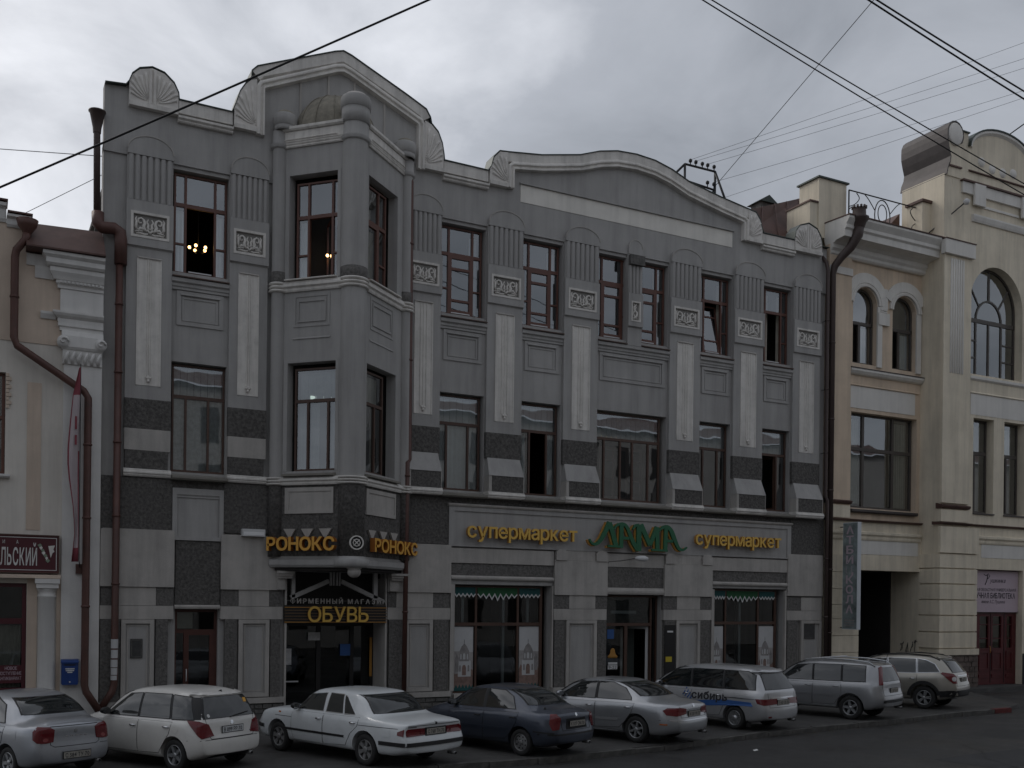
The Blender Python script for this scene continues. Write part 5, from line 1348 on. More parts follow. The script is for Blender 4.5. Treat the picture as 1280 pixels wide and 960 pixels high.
t = pipe('downpipe', [(29.22, -0.85, 17.55), (29.20, -0.80, 17.2), (29.05, -0.6, 16.75), (28.82, -0.35, 16.4), (28.66, -0.2, 16.1), (28.64, -0.14, 15.8), (28.64, -0.14, 0.15)], [0.20, 0.21, 0.17, 0.15, 0.14, 0.11, 0.105], 'pipe_dark', 'brown downpipe with a crowned hopper head beside the cream building',
     [(0.20, -0.1), (0.27, 0.1), (0.36, 0.2), (0.36, 0.27), (0.25, 0.34), (0.24, 0.62), (0.20, 0.62)], joints=(13.2, 10.3, 7.6, 4.6, 2.2))
mb = MB()
for k in range(12):
    a = 2 * math.pi * k / 12; mb.box(0.58 + 0.25 * math.cos(a) - 0.03, 0.58 + 0.25 * math.cos(a) + 0.03, -0.71 + 0.25 * math.sin(a) - 0.03, -0.71 + 0.25 * math.sin(a) + 0.03, 18.16, 18.24)
obj('crown', mb, 'pipe_dark', t, kind='stuff')

# ================================================================== left building
LBD = thing('cream_building', 'cream plastered building with ionic pilaster and maroon shop sign at the left edge', 'building', (-3, 0, 0))
def lp(name, mb, m, label=None, kind=None): return obj(name, mb, m, LBD, (3, 0, 0), 0, label, kind)
mb = MB(); mb.wall(-9, 2.855, -0.1, 12.02, [(-1.6, 0.58, 6.34, 8.92), (-1.5, 1.12, 0.80, 3.58)], 0.0, 0.5); lp('wall', mb, 'left_wall')
mb = MB(); mb.prism([(-9, 9.74), (1.0, 9.74), (2.855, 9.735), (2.855, 12.02), (1.10, 12.02), (1.10, 12.62), (0.60, 12.62), (0.60, 12.7), (-9, 12.7)], -0.02, 0.4); lp('upper_wall', mb, 'left_peach')
mb = MB()
mb.extr([(0.4, 12.6), (-0.06, 12.6), (-0.10, 12.66), (-0.10, 12.80), (-0.2, 12.84), (-0.2, 12.90), (0.4, 12.93)], 0.56, 1.12); lp('parapet_cap', mb, 'left_white')
mb = MB(); mb.extr([(0.4, 12.7), (-0.06, 12.7), (-0.10, 12.78), (-0.10, 13.02), (-0.2, 13.08), (-0.2, 13.16), (0.4, 13.2)], -9, 0.55); lp('parapet_cap', mb, 'left_white')
mb = MB(); mb.box(-9, 0.58, -0.24, 0.42, 13.2, 13.24); lp('cap_flashing', mb, 'rust_roof')
mb = MB(); mb.box(0.57, 1.15, -0.24, 0.42, 12.93, 12.97); lp('cap_flashing', mb, 'rust_roof')
mb = MB()
mb.add([(1.00, -0.55, 12.10), (2.86, -0.55, 12.12), (2.86, 0.30, 12.97), (1.00, 0.30, 12.90), (1.00, -0.55, 12.06), (2.86, -0.55, 12.08), (2.86, 0.9, 12.0), (1.00, 0.9, 12.0)], [(0, 1, 2, 3), (0, 4, 5, 1), (1, 5, 6, 2), (0, 3, 7, 4), (2, 6, 7, 3), (4, 7, 6, 5)])
lp('eave_roof', mb, 'rust_roof')
mb = MB(); mb.box(-9, 2.85, 0.5, 12, -0.1, 12.0); lp('house_body', mb, 'left_wall')
def break_moulding(prof, xl, m='left_white', name='entablature'):
    """moulding that breaks forward over the pilaster with a mitred left return"""
    pts_f = []
    mb = MB(); n = len(prof)
    vs = []
    for y, z in prof: vs.append((xl + min(0.0, y), y, z))
    for y, z in prof: vs.append((2.86, y, z))
    # return end: from the mitre back to the wall
    for y, z in prof: vs.append((xl + min(0.0, y), 0.02, z))
    fs = [(i, (i + 1) % n, n + (i + 1) % n, n + i) for i in range(n)]
    fs += [(2 * n + i, 2 * n + (i + 1) % n, (i + 1) % n, i) for i in range(n)]
    fs += [tuple(range(n, 2 * n)), tuple(range(3 * n - 1, 2 * n - 1, -1))]
    mb.add(vs, fs); lp(name, mb, m)
break_moulding([(0.0, 11.72), (-0.34, 11.72), (-0.40, 11.78), (-0.40, 11.90), (-0.48, 11.97), (-0.48, 12.05), (0.0, 12.06)], 1.86)
break_moulding([(0.0, 11.42), (-0.20, 11.42), (-0.24, 11.50), (-0.30, 11.60), (-0.30, 11.715), (0.0, 11.715)], 1.86)
break_moulding([(0.0, 11.22), (-0.13, 11.22), (-0.13, 11.30), (-0.17, 11.34), (-0.17, 11.415), (0.0, 11.415)], 1.88)
mb = MB()
for k in range(11): mb.box(1.80 + 0.095 * k, 1.85 + 0.095 * k, -0.235, -0.14, 11.34, 11.40)
lp('dentil_row', mb, 'left_white', kind='stuff')
break_moulding([(0.0, 10.62), (-0.10, 10.62), (-0.10, 11.215), (0.0, 11.215)], 1.92, name='frieze')
break_moulding([(0.0, 10.36), (-0.14, 10.36), (-0.14, 10.44), (-0.22, 10.50), (-0.26, 10.56), (-0.26, 10.61), (0.0, 10.61)], 1.90)
break_moulding([(0.0, 10.14), (-0.11, 10.14), (-0.11, 10.22), (-0.15, 10.25), (-0.15, 10.355), (0.0, 10.355)], 1.92, name='architrave')
for z0, z1, xa in ((11.42, 11.715, 1.22), (11.72, 12.0, 1.02), (10.40, 10.58, 1.36)):
    mb = MB(); mb.extr([(0.0, z0), (-0.06, z0), (-0.12, z1 - 0.06), (-0.12, z1), (0.0, z1)], xa, 1.72); lp('string_course', mb, 'left_white')
mb = MB(); mb.box(1.92, 2.84, -0.09, 0.0, -0.05, 9.28); lp('pilaster', mb, 'left_white')
mb = MB(); mb.box(1.89, 2.84, -0.13, 0.0, 9.28, 9.66); cap = lp('capital', mb, 'left_white')
mb = MB(); mb.extr([(0.0, 9.66), (-0.16, 9.66), (-0.20, 9.72), (-0.20, 10.0), (-0.14, 10.14), (0.0, 10.14)], 1.86, 2.86); obj('abacus', mb, 'left_white', cap)
for cx in (1.90, 2.80):
    mb = MB(); mb.tube([(cx + 0.13 * (1 - 0.13 * i) * math.cos(i * 0.8), -0.24, 9.84 + 0.13 * (1 - 0.13 * i) * math.sin(i * 0.8)) for i in range(8)], 0.028, 6); mb.lathe([(0.0, -0.22), (0.15, -0.22), (0.15, -0.02)], (cx, 0, 9.84), 16, axis='y')
    obj('volute', mb, 'left_white', cap)
for k in range(6):
    x = 1.97 + 0.155 * k
    mb = MB(); mb.tube([(x, -0.13, 9.30), (x - 0.02, -0.17, 9.42), (x + 0.03, -0.19, 9.54), (x + 0.05, -0.15, 9.60)], [0.04, 0.05, 0.045, 0.02], 6); obj('acanthus_leaf', mb, 'left_white', cap)
mb = MB(); mb.box(1.08, 1.41, -0.012, 0.0, 4.95, 8.73); lp('peach_panel', mb, 'left_peach')
# upper window at the frame edge
mb = MB(); mb.wall(-1.6, 0.57, 6.34, 8.92, [(-1.5, -0.55, 6.42, 8.85), (-0.47, 0.50, 6.42, 7.75), (-0.47, 0.50, 7.83, 8.85)], 0.16, 0.24); w = lp('window', mb, 'brown_frame')
for h in ((-1.5, -0.55, 6.42, 8.85), (-0.47, 0.50, 6.42, 7.75), (-0.47, 0.50, 7.83, 8.85)): pane(w, *h, 0.2)
box_obj('room_back', -1.6, 0.57, 0.47, 0.49, 6.34, 8.92, 'room_dark', LBD, (3, 0, 0))
mb = MB(); mb.extr([(0.2, 6.24), (-0.12, 6.24), (-0.16, 6.28), (-0.16, 6.33), (0.2, 6.36)], -1.7, 0.70); lp('window_sill', mb, 'left_white')
for k in range(9):
    box_obj('quoin', 0.585, 0.66 + 0.05 * (k % 2), -0.04, 0.0, 8.02 + k * 0.10, 8.10 + k * 0.10, 'left_peach', LBD, (3, 0, 0))
# ground floor shop window, half column and strips
mb = MB(); mb.wall(-1.5, 1.12, 0.80, 3.58, [(-1.4, 1.02, 2.68, 3.48), (-1.4, 1.02, 0.9, 2.54)], 0.10, 0.2); w = lp('shop_window', mb, 'sign_maroon')
pane(w, -1.4, 1.02, 2.68, 3.48, 0.15, 'glass_shop'); pane(w, -1.4, 1.02, 0.9, 2.54, 0.15, 'glass_shop')
curtain(w, -1.4, 1.0, 0.9, 2.5, 0.30, 'curtain_beige', waves=22, amp=0.02)
box_obj('room_back', -1.5, 1.12, 0.47, 0.49, 0.8, 3.58, 'room_dark', LBD, (3, 0, 0))
nb = box_obj('window_banner', -1.4, 1.05, 0.135, 0.142, 1.02, 1.48, 'sign_maroon', w)
mb = MB()
for k, s in enumerate(('НОВОЕ', 'ПОСТУПЛЕНИЕ', 'АНТИКВАРИАТ')):
    text_mb(mb, s, 0.50 + (0.14 if k == 0 else 0), 1.02 - (0.1 if k == 0 else 0), 1.36 - 0.13 * k, 0.085, 0.132)
obj('lettering', mb, 'pink_sign', nb, kind='stuff', fix=False)
for a, b in ((1.13, 1.36), (1.82, 1.92)): mb = MB(); mb.box(a, b, -0.02, 0.0, 0.0, 3.70); lp('peach_strip', mb, 'left_peach')
mb = MB(); mb.lathe([(0.235, 0.0), (0.235, 0.3), (0.215, 0.35), (0.205, 3.22), (0.225, 3.24), (0.225, 3.27), (0.205, 3.29), (0.205, 3.38), (0.24, 3.42), (0.24, 3.46)], (1.59, -0.02, 0), 24); c = lp('half_column', mb, 'left_white')
box_obj('abacus', 1.30, 1.88, -0.31, -0.021, 3.58, 3.70, 'left_white', c); box_obj('abacus', 1.33, 1.85, -0.28, -0.021, 3.46, 3.575, 'left_white', c)
mb = MB(); mb.extr([(0.0, 3.71), (-0.26, 3.71), (-0.26, 3.78), (-0.1, 3.82), (0.0, 3.82)], -9, 1.9); lp('shop_cornice', mb, 'left_peach')
# shop sign
mat('hop_green', (0.22, 0.27, 0.20), 0.6, var=0.1)
t = thing('shop_sign', 'dark maroon shop board with pale narrow letters and a hop cone', 'sign', (0.0, -0.12, 3.84))
box_obj('board', -4, 1.86, -0.06, 0.10, 0.0, 0.98, 'sign_maroon', t)
mb = MB(); mb.wall(-4, 1.86, 0.0, 0.98, [(-3.97, 1.83, 0.03, 0.95)], -0.085, -0.061); obj('rim', mb, 'rust_pipe', t)
mb = MB(); mb.wall(-3.9, 1.80, 0.07, 0.91, [(-3.88, 1.785, 0.085, 0.895)], -0.068, -0.061); obj('border_line', mb, 'left_white', t)
lay, w = layout('ЛЬСКИЙ', 0.015, 0.16)
for ch, vs, fs, a, b in lay:
    mb = MB(); k = 0.84 / w
    mb.add([(0.50 + v[0] * k, -0.075 + (0.5 - v[2]) * 0.012, 0.20 + v[1] * 0.60) for v in vs], fs); link('letter', mb.mesh('letter', 'left_white'), t)
for x, s in ((0.55, 'И'), (0.86, 'А')):
    mb = MB(); text_mb(mb, s, x, x + 0.05, 0.74, 0.09, -0.074, 0.012); obj('small_letter', mb, 'left_white', t)
for k in range(7):
    mb = MB(); x, z = 1.40 + 0.032 * k, 0.72 - 0.065 * k
    mb.prism([(x - 0.055 + 0.012 * (k % 3), z), (x, z - 0.06), (x + 0.055 - 0.014 * (k % 2), z - 0.005), (x + 0.01, z + 0.04)], -0.078 - 0.003 * (k % 2), -0.061); obj('hop_scale', mb, 'relief_white' if k % 2 else 'hop_green', t)
mb = MB(); mb.prism([(1.60, 0.70), (1.66, 0.40), (1.70, 0.52), (1.745, 0.56), (1.72, 0.62), (1.755, 0.72)], -0.078, -0.061); obj('hop_leaf', mb, 'relief_white', t)

t = thing('letter_box', 'small blue metal post box hung on the cream pilaster', 'post box', (2.14, -0.10, 0.97))
mb = MB(); mb.prism([(-0.18, 0.0), (0.18, 0.0), (0.20, 0.03), (0.20, 0.56), (-0.20, 0.56), (-0.20, 0.03)], -0.17, 0.0); obj('body', mb, 'post_blue', t)
mb = MB(); mb.extr([(0.0, 0.555), (-0.20, 0.555), (-0.20, 0.59), (-0.14, 0.64), (0.0, 0.66)], -0.21, 0.21); obj('lid', mb, 'post_blue', t)
box_obj('slot', -0.13, 0.13, -0.176, -0.171, 0.50, 0.525, 'sign_black', t)
for z, w in ((0.40, 0.11), (0.355, 0.10), (0.31, 0.06)): box_obj('print_bar', -w, w, -0.176, -0.171, z, z + 0.03, 'curtain_lace', t)
box_obj('lock', -0.015, 0.015, -0.178, -0.171, 0.06, 0.09, 'white_metal', t)

t = thing('banner_flag', 'slack narrow pale flag with red edges hanging in front of the ionic pilaster', 'flag', (2.24, -0.45, 4.1))
mb = MB(); n = 14; vs = []; W_ = [0.03, 0.10, 0.17, 0.20, 0.23, 0.26, 0.28, 0.28, 0.25, 0.20, 0.15, 0.12, 0.10, 0.13, 0.16]
for i in range(n + 1):
    z = 5.05 - 5.0 * i / n
    for j in range(9):
        f = j / 8
        vs.append((0.05 - W_[i] * (1 - f), 0.05 * math.sin(f * 5 + i * 0.5), z))
mb.add(vs, [(i * 9 + j, (i + 1) * 9 + j, (i + 1) * 9 + j + 1, i * 9 + j + 1) for i in range(n) for j in range(8)], 0, True)
for i in range(n):
    for j in range(8):
        if i < 2 or j == 0 or (j == 7 and i > 5) or i == n - 1: mb.m[i * 8 + j] = 1
f_ = obj('cloth', mb, ['flag_pale', 'flag_red'], t)
so = f_.modifiers.new('thick', 'SOLIDIFY'); so.thickness = 0.006
for z0, z1 in ((3.45, 3.78), (3.05, 3.30)): box_obj('red_mark', -0.07, -0.02, -0.075, -0.065, z0, z1, 'flag_red', t)
mb = MB(); mb.tube([(0.06, 0.0, 5.15), (0.07, 0, 0.1), (0.12, 0.3, -0.1)], 0.012, 6); obj('pole', mb, 'iron', t)
box_obj('bracket', 0.02, 0.22, 0.28, 0.36, -0.25, 0.0, 'rust_pipe', t)

# ================================================================== right building
RB = thing('cream_library_building', 'cream and peach plastered building with arched windows and a scroll topped pavilion at the right', 'building', (28.6, 0, 0))
RO = (-28.6, 0, 0)
def rp(name, mb, m, label=None, kind=None): return obj(name, mb, m, RB, RO, 0, label, kind)
def arch_poly(cx, hw, zs, rise, z0, n=14):
    return [(cx - hw, z0), (cx + hw, z0)] + [(cx + hw * math.cos(math.pi * i / n), zs + rise * math.sin(math.pi * i / n)) for i in range(n + 1)]
def arch_wall(mb, x0, x1, z0, z1, arches, yf, yb, mi=0, n=14):
    """wall with round headed openings (cx, hw, zspring, rise, zsill)"""
    xs = [x0]
    def col(a, b, lo, hi):   # vertical strip polygon between two lower z
        mb.add([(a, yf, lo[0]), (b, yf, lo[1]), (b, yf, hi), (a, yf, hi)], [(0, 1, 2, 3)], mi)
    cur = x0
    for cx, hw, zs, rise, zb in arches:
        mb.add([(cur, yf, z0), (cx - hw, yf, z0), (cx - hw, yf, z1), (cur, yf, z1)], [(0, 1, 2, 3)], mi)
        if zb > z0: mb.add([(cx - hw, yf, z0), (cx + hw, yf, z0), (cx + hw, yf, zb), (cx - hw, yf, zb)], [(0, 1, 2, 3)], mi)
        P = [(cx - hw * math.cos(math.pi * i / n), zs + rise * math.sin(math.pi * i / n)) for i in range(n + 1)]
        for (a, za), (b, zc) in zip(P[:-1], P[1:]): col(a, b, (za, zc), z1)
        Q = [(cx - hw, zb)] + P + [(cx + hw, zb)]
        for (a, za), (b, zc) in zip(Q[:-1], Q[1:]): mb.add([(a, yf, za), (b, yf, zc), (b, yb, zc), (a, yb, za)], [(0, 1, 2, 3)], mi)
        mb.add([(cx + hw, yf, zb), (cx - hw, yf, zb), (cx - hw, yb, zb), (cx + hw, yb, zb)], [(0, 1, 2, 3)], mi)
        cur = cx + hw
    mb.add([(cur, yf, z0), (x1, yf, z0), (x1, yf, z1), (cur, yf, z1)], [(0, 1, 2, 3)], mi)
PY = -0.9
# link wing
mb = MB(); mb.box(28.60, 29.76, 0.0, 0.5, 6.5, 17.0); rp('wing_pier', mb, 'peach')
mb = MB(); mb.wall(29.76, 33.80, 6.5, 12.3, [(29.96, 33.58, 7.05, 10.78)], 0.15, 0.6); rp('wing_wall', mb, 'peach')
mb = MB(); arch_wall(mb, 29.76, 33.80, 12.3, 17.0, [(30.63, 0.64, 15.02, 0.64, 12.68), (32.80, 0.66, 15.0, 0.62, 12.68)], 0.15, 0.6); rp('wing_wall', mb, 'peach')
mb = MB(); mb.wall(28.60, 33.9, -0.1, 6.5, [(30.30, 33.70, -0.1, 4.63)], 0.02, 0.6); rp('gate_wall', mb, 'cream')
mb = MB()   # the passage behind the gate
mb.box(33.72, 33.8, 0.6, 1.5, -0.1, 4.7); rp('gate_jamb', mb, 'cream')
mb = MB(); mb.box(33.66, 33.8, 1.5, 9, -0.1, 4.7); mb.box(30.2, 30.29, 0.6, 9, -0.1, 4.7); mb.box(30.2, 33.8, 0.6, 9, 4.64, 4.75); rp('passage_wall', mb, 'room_dark', kind='stuff')  # walls past the jamb near black: the passage's deep shade put into the colour
for k in range(4):
    y0 = 0.05 + 0.24 * k; mb = MB(); mb.tube([(33.715 if y0 > 0.55 else 33.695, y0 + random.uniform(0, 0.22), random.uniform(1.15, 1.9)) for q in range(6)], 0.012, 4); rp('scrawl', mb, 'print_ink')
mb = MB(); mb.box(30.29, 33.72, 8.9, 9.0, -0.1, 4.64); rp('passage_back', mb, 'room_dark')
for a, b in ((12.68, 12.35),): pass
mb = MB(); mb.box(29.3, 42, 0.75, 0.85, 6.6, 17.0); rp('room_back', mb, 'room_dark')
mb = MB(); mb.box(28.62, 45, 1.3, 14, 6.6, 17.2); mb.box(34, 45, 0.9, 14, -0.1, 6.6); rp('house_body', mb, 'cream', kind='stuff')
# arched pair of windows
for cx, hw, zs, rise in ((30.63, 0.62, 15.02, 0.62), (32.80, 0.64, 15.0, 0.60)):
    P = [(cx + hw * math.cos(math.pi * i / 14), zs + rise * math.sin(math.pi * i / 14)) for i in range(15)]
    mb = MB(); mb.sweep([(cx - hw, 12.70), (cx + hw, 12.70)] + P, [(-0.0, 0.34), (-0.0, 0.42), (-0.07, 0.42), (-0.07, 0.34)], closed=True)
    w = rp('arched_window', mb, 'frame_grey')
    box_obj('transom', cx - hw, cx + hw, 0.34, 0.42, 14.24, 14.36, 'frame_grey', w)
    box_obj('mullion', cx - 0.16, cx - 0.04, 0.345, 0.415, 12.75, 14.24, 'frame_grey', w)
    mb = MB(); mb.add([(x, 0.39, z) for x, z in [(cx - hw, 14.3), (cx + hw, 14.3)] + P], [tuple(range(17))]); obj('pane', mb, 'glass', w, fix=False)
    pane(w, cx - 0.06, cx + hw - 0.05, 12.75, 14.26, 0.39)
    curtain(w, cx + 0.02, cx + hw - 0.06, 12.75, 14.2, 0.55, 'curtain', waves=4, amp=0.02)
    # archivolt rings
    A = [(cx - (hw + 0.03) * math.cos(math.pi * i / 18), zs + (rise + 0.03) * math.sin(math.pi * i / 18)) for i in range(19)]
    mb = MB(); mb.sweep(A, [(-0.02, 0.15), (-0.02, 0.05), (-0.10, 0.03), (-0.14, 0.08), (-0.16, 0.04), (-0.22, 0.04), (-0.22, 0.15)]); rp('arch_ring', mb, 'offwhite')
    A2 = [(cx - (hw + 0.24) * math.cos(math.pi * i / 18), zs + (rise + 0.26) * math.sin(math.pi * i / 18)) for i in range(2, 17)]
    mb = MB(); ya = 0.07 if cx < 32 else 0.064; mb.sweep(A2, [(0.0, 0.15), (0.0, ya), (-0.32, ya), (-0.32, 0.15)]); rp('arch_surround', mb, 'offwhite')
    mb = MB(); mb.wall(cx + hw + 0.01, cx + hw + 0.26, 12.62, 15.0, [], 0.08, 0.15); rp('window_jamb', mb, 'offwhite')
mb = MB(); mb.box(31.28, 31.86, 0.04, 0.15, 14.30, 14.78); c = rp('capital', mb, 'offwhite')
for z in (14.80, 14.88): box_obj('ring', 31.40, 31.74, 0.05, 0.15, z, z + 0.05, 'offwhite', c)
mb = MB(); mb.box(31.34, 31.80, 0.079, 0.15, 14.95, 15.75); rp('window_jamb', mb, 'offwhite')
mb = MB(); mb.extr([(0.5, 12.20), (0.10, 12.20), (0.02, 12.24), (-0.06, 12.34), (-0.06, 12.42), (0.5, 12.50)], 29.77, 33.74); rp('sill_cornice', mb, 'offwhite')
mb = MB(); mb.extr([(0.5, 12.505), (-0.08, 12.425), (-0.08, 12.45), (0.5, 12.66)], 29.77, 33.74); rp('sill_flashing', mb, 'cornice_hood_metal')
mb = MB(); mb.box(29.78, 33.44, 0.13, 0.15, 10.93, 11.78); rp('white_panel', mb, 'offwhite')
mb = MB(); mb.extr([(0.15, 11.79), (0.08, 11.80), (0.08, 11.83), (0.15, 11.86)], 29.77, 33.6); rp('panel_lip', mb, 'peach')
mb = MB(); mb.box(28.6, 29.77, -0.05, 0.0, 15.93, 16.20); rp('pier_band', mb, 'offwhite')
# large window
mb = MB(); H = [(30.06, 30.80, 9.46, 10.70), (30.92, 32.44, 9.46, 10.70), (32.56, 33.48, 9.46, 10.70), (30.06, 30.80, 7.15, 9.33), (30.92, 32.44, 7.15, 9.33), (32.56, 33.48, 7.15, 9.33)]
w = frame(RB, 29.98, 33.56, 7.07, 10.77, 0.40, H, 'frame_grey', 0.1, RO)
s_ = sash(w, 0.66, 7.2, 9.28, (30.84, 0.46), math.pi - R(14), (), 'frame_grey')
curtain(w, 30.1, 30.8, 7.2, 10.6, 0.62, 'curtain_beige', waves=6, amp=0.02); curtain(w, 32.7, 33.45, 7.2, 10.6, 0.62, 'curtain_beige', waves=6, amp=0.02)
mb = MB(); mb.extr([(0.5, 6.86), (0.0, 6.86), (-0.04, 6.90), (-0.04, 6.98), (0.5, 7.06)], 29.85, 33.5); rp('window_sill', mb, 'cornice_hood_metal')
for x0, x1, y in ((28.6, 29.80, -0.10), (33.66, 35.32, PY - 0.14)):
    mb = MB(); mb.extr([(y + 0.3, 7.14), (y + 0.06, 7.14), (y, 7.18), (y - 0.03, 7.24), (y - 0.03, 7.27), (y + 0.3, 7.36)], x0, x1); rp('plinth_course', mb, 'rust_roof')
    mb = MB(); mb.box(x0 + 0.03, x1 - 0.04, y + 0.05, y + 0.3, 6.62, 7.095); rp('pedestal', mb, 'cream')
for x0, x1, y in ((28.6, 33.66, -0.12), (33.62, 35.36, PY - 0.2), (35.365, 45, PY - 0.12)):
    mb = MB(); mb.extr([(y + 0.5, 6.50), (y + 0.06, 6.50), (y, 6.53), (y - 0.03, 6.56), (y - 0.03, 6.58), (y + 0.5, 6.63)], x0, x1); rp('belt_flashing', mb, 'rust_roof')
# crowning cornice of the wing
prof = [(0.15, 16.60), (0.02, 16.60), (-0.05, 16.66), (-0.05, 16.76), (-0.14, 16.84), (-0.14, 16.98), (-0.30, 17.06), (-0.72, 17.10), (-0.72, 17.34), (-0.80, 17.40), (-0.80, 17.52), (-0.95, 17.72), (-0.95, 17.80), (0.5, 17.86)]
mb = MB(); mb.extr(prof, 28.62, 33.86); rp('cornice', mb, 'offwhite')
mb = MB(); mb.extr([(0.5, 17.865), (-0.99, 17.81), (-0.99, 17.845), (0.5, 17.90)], 28.6, 33.86); rp('cornice_flashing', mb, 'rust_roof')
# roof terrace: pedestal, railing, small pier
mb = MB(); mb.box(28.30, 29.72, 0.30, 1.35, 17.3, 19.56); pd = rp('roof_pedestal', mb, 'cream')
box_obj('cap_flashing', 28.22, 29.80, 0.22, 1.43, 19.56, 19.62, 'flashing', pd)
mb = MB(); mb.add([(28.25, 0.25, 19.62), (29.77, 0.25, 19.62), (29.77, 1.4, 19.62), (28.25, 1.4, 19.62), (29.0, 0.8, 19.72)], [(0, 1, 4), (1, 2, 4), (2, 3, 4), (3, 0, 4)]); obj('cap_roof', mb, 'flashing', pd)
box_obj('step', 27.9, 28.295, 0.35, 1.6, 17.0, 18.6, 'cream', pd); box_obj('step_cap', 27.86, 28.297, 0.30, 1.65, 18.6, 18.66, 'rust_roof', pd)
mb = MB()
mb.add([(25.0, 1.0, 16.9), (29.0, 1.0, 17.0), (29.9, 3.0, 20.0), (25.9, 1.6, 18.3)], [(0, 1, 2, 3)])
mb.add([(25.9, 1.6, 18.3), (29.9, 3.0, 20.0), (31.5, 8, 19.0), (27.0, 8, 17.5)], [(0, 1, 2, 3)])
q = rp('wing_roof', mb, 'rust_roof')
for k in range(5):
    f = k / 4 * 0.9 + 0.05
    a = Vector((25.0, 1.0, 16.9)).lerp(Vector((29.0, 1.0, 17.0)), f); b = Vector((25.9, 1.6, 18.3)).lerp(Vector((29.9, 3.0, 20.0)), f)
    mb = MB(); mb.tube([a, b], 0.02, 5); obj('seam', mb, 'rust_roof', q)
t = thing('roof_vent', 'small dark vent box with pitched lid behind the right end of the parapet', 'vent', (28.4, 3.6, 18.9))
box_obj('shaft', -0.35, 0.35, -0.3, 0.3, -0.3, 0.75, 'plinth_grey', t)
mb = MB(); mb.prism([(-0.48, 0.72), (0.48, 0.72), (0, 1.02)], -0.42, 0.42); obj('lid', mb, 'flashing', t)
t = thing('roof_railing', 'thin black wrought iron railing with ring motif on the cream cornice', 'railing', (31.6, 0.1, 17.86))
mb = MB(); mb.tube([(-1.95, 0, 1.42), (1.95, 0, 1.42)], 0.028, 6); obj('top_rail', mb, 'iron', t)
mb = MB(); mb.tube([(-1.95, 0, 0.08), (1.95, 0, 0.08)], 0.02, 6); obj('bottom_rail', mb, 'iron', t)
for cx, r in ((-0.15, 0.62), ):
    mb = MB(); mb.tube([(cx + 0.42 * math.cos(a), 0, 0.72 + 0.64 * math.sin(a)) for a in [2 * math.pi * i / 20 for i in range(20)]], 0.022, 6, closed=True); obj('ring', mb, 'iron', t)
    mb = MB(); mb.tube([(cx + 0.24 * math.cos(a), 0, 0.82 + 0.36 * math.sin(a)) for a in [2 * math.pi * i / 20 for i in range(20)]], 0.02, 6, closed=True); obj('ring', mb, 'iron', t)
for s in (-1, 1):
    for P in ([(-0.15 + s * 0.42, 0.9), (-0.15 + s * 0.75, 1.25), (-0.15 + s * 0.95, 1.40)], [(-0.15 + s * 0.42, 0.5), (-0.15 + s * 0.8, 0.2), (-0.15 + s * 1.0, 0.1)], [(s * 1.9, 0.1), (s * 1.55, 0.3), (s * 1.5, 0.6), (s * 1.75, 0.8), (s * 1.9, 0.7)], [(s * 1.9, 0.8), (s * 1.6, 0.95), (s * 1.4, 1.2), (s * 1.55, 1.38)]):
        mb = MB(); mb.tube([(p.x, 0, p.y) for p in smooth_line(P)], 0.018, 5); obj('scroll', mb, 'iron', t)
    box_obj('post', s * 1.95 - 0.02, s * 1.95 + 0.02, -0.02, 0.02, 0, 1.42, 'iron', t)
mb = MB(); mb.box(33.28, 33.84, -0.25, 0.5, 17.3, 19.40); q = rp('roof_pier', mb, 'cream'); box_obj('cap', 33.2, 33.86, -0.33, 0.55, 19.40, 19.50, 'rust_roof', q)
mb = MB(); mb.prism([(31.9, 17.9), (33.3, 17.9), (33.3, 19.3)], 0.9, 4.0); rp('dormer_roof', mb, 'rust_roof')

# pavilion
mb = MB(); mb.box(33.76, 34.2, PY + 0.002, 1.2, -0.1, 20.42); rp('pavilion_flank', mb, 'cream')
AW = (36.94, 1.62, 15.50, 1.66, 12.66)
mb = MB(); arch_wall(mb, 33.75, 46, 12.0, 20.0, [AW], PY, PY + 0.42, n=20); rp('pavilion_wall', mb, 'cream')
mb = MB(); mb.wall(33.75, 46, 6.6, 12.0, [(35.62, 36.86, 7.06, 10.90), (37.5, 38.80, 7.06, 10.90), (39.4, 40.7, 7.06, 10.9)], PY, PY + 0.42); rp('pavilion_wall', mb, 'cream')
mb = MB(); mb.wall(33.75, 46, -0.1, 6.6, [(35.88, 38.78, -0.1, 4.78)], PY, PY + 0.6); rp('pavilion_wall', mb, 'cream')
mb = MB(); mb.box(35.0, 39.2, 0.3, 0.4, 6.7, 17.5); rp('room_back', mb, 'room_dark')
cx, hw, zs, rise, zb = AW
yg = PY + 0.36
P = [(cx + hw * math.cos(math.pi * i / 24), zs + rise * math.sin(math.pi * i / 24)) for i in range(25)]
mb = MB(); mb.sweep([(cx - hw, zb + 0.02), (cx + hw, zb + 0.02)] + P, [(0, yg), (0, yg + 0.08), (-0.09, yg + 0.08), (-0.09, yg)], closed=True)
w = rp('arched_window', mb, 'frame_grey')
box_obj('transom', cx - hw, cx + hw, yg, yg + 0.08, 14.90, 15.06, 'frame_grey', w)
for x, z0, z1 in ((cx - 0.78, 12.7, 14.9), (cx, 12.7, 14.9), (cx + 0.78, 12.7, 14.9), (cx, 15.9, 17.1)):
    box_obj('mullion', x - 0.045, x + 0.045, yg + 0.005, yg + 0.075, z0, z1, 'frame_grey', w)
for x0, x1 in ((cx - hw, cx - 0.82), (cx + 0.82, cx + hw)):
    for z in (13.45, 14.15): box_obj('glazing_bar', x0, x1, yg + 0.01, yg + 0.07, z - 0.03, z + 0.03, 'frame_grey', w)
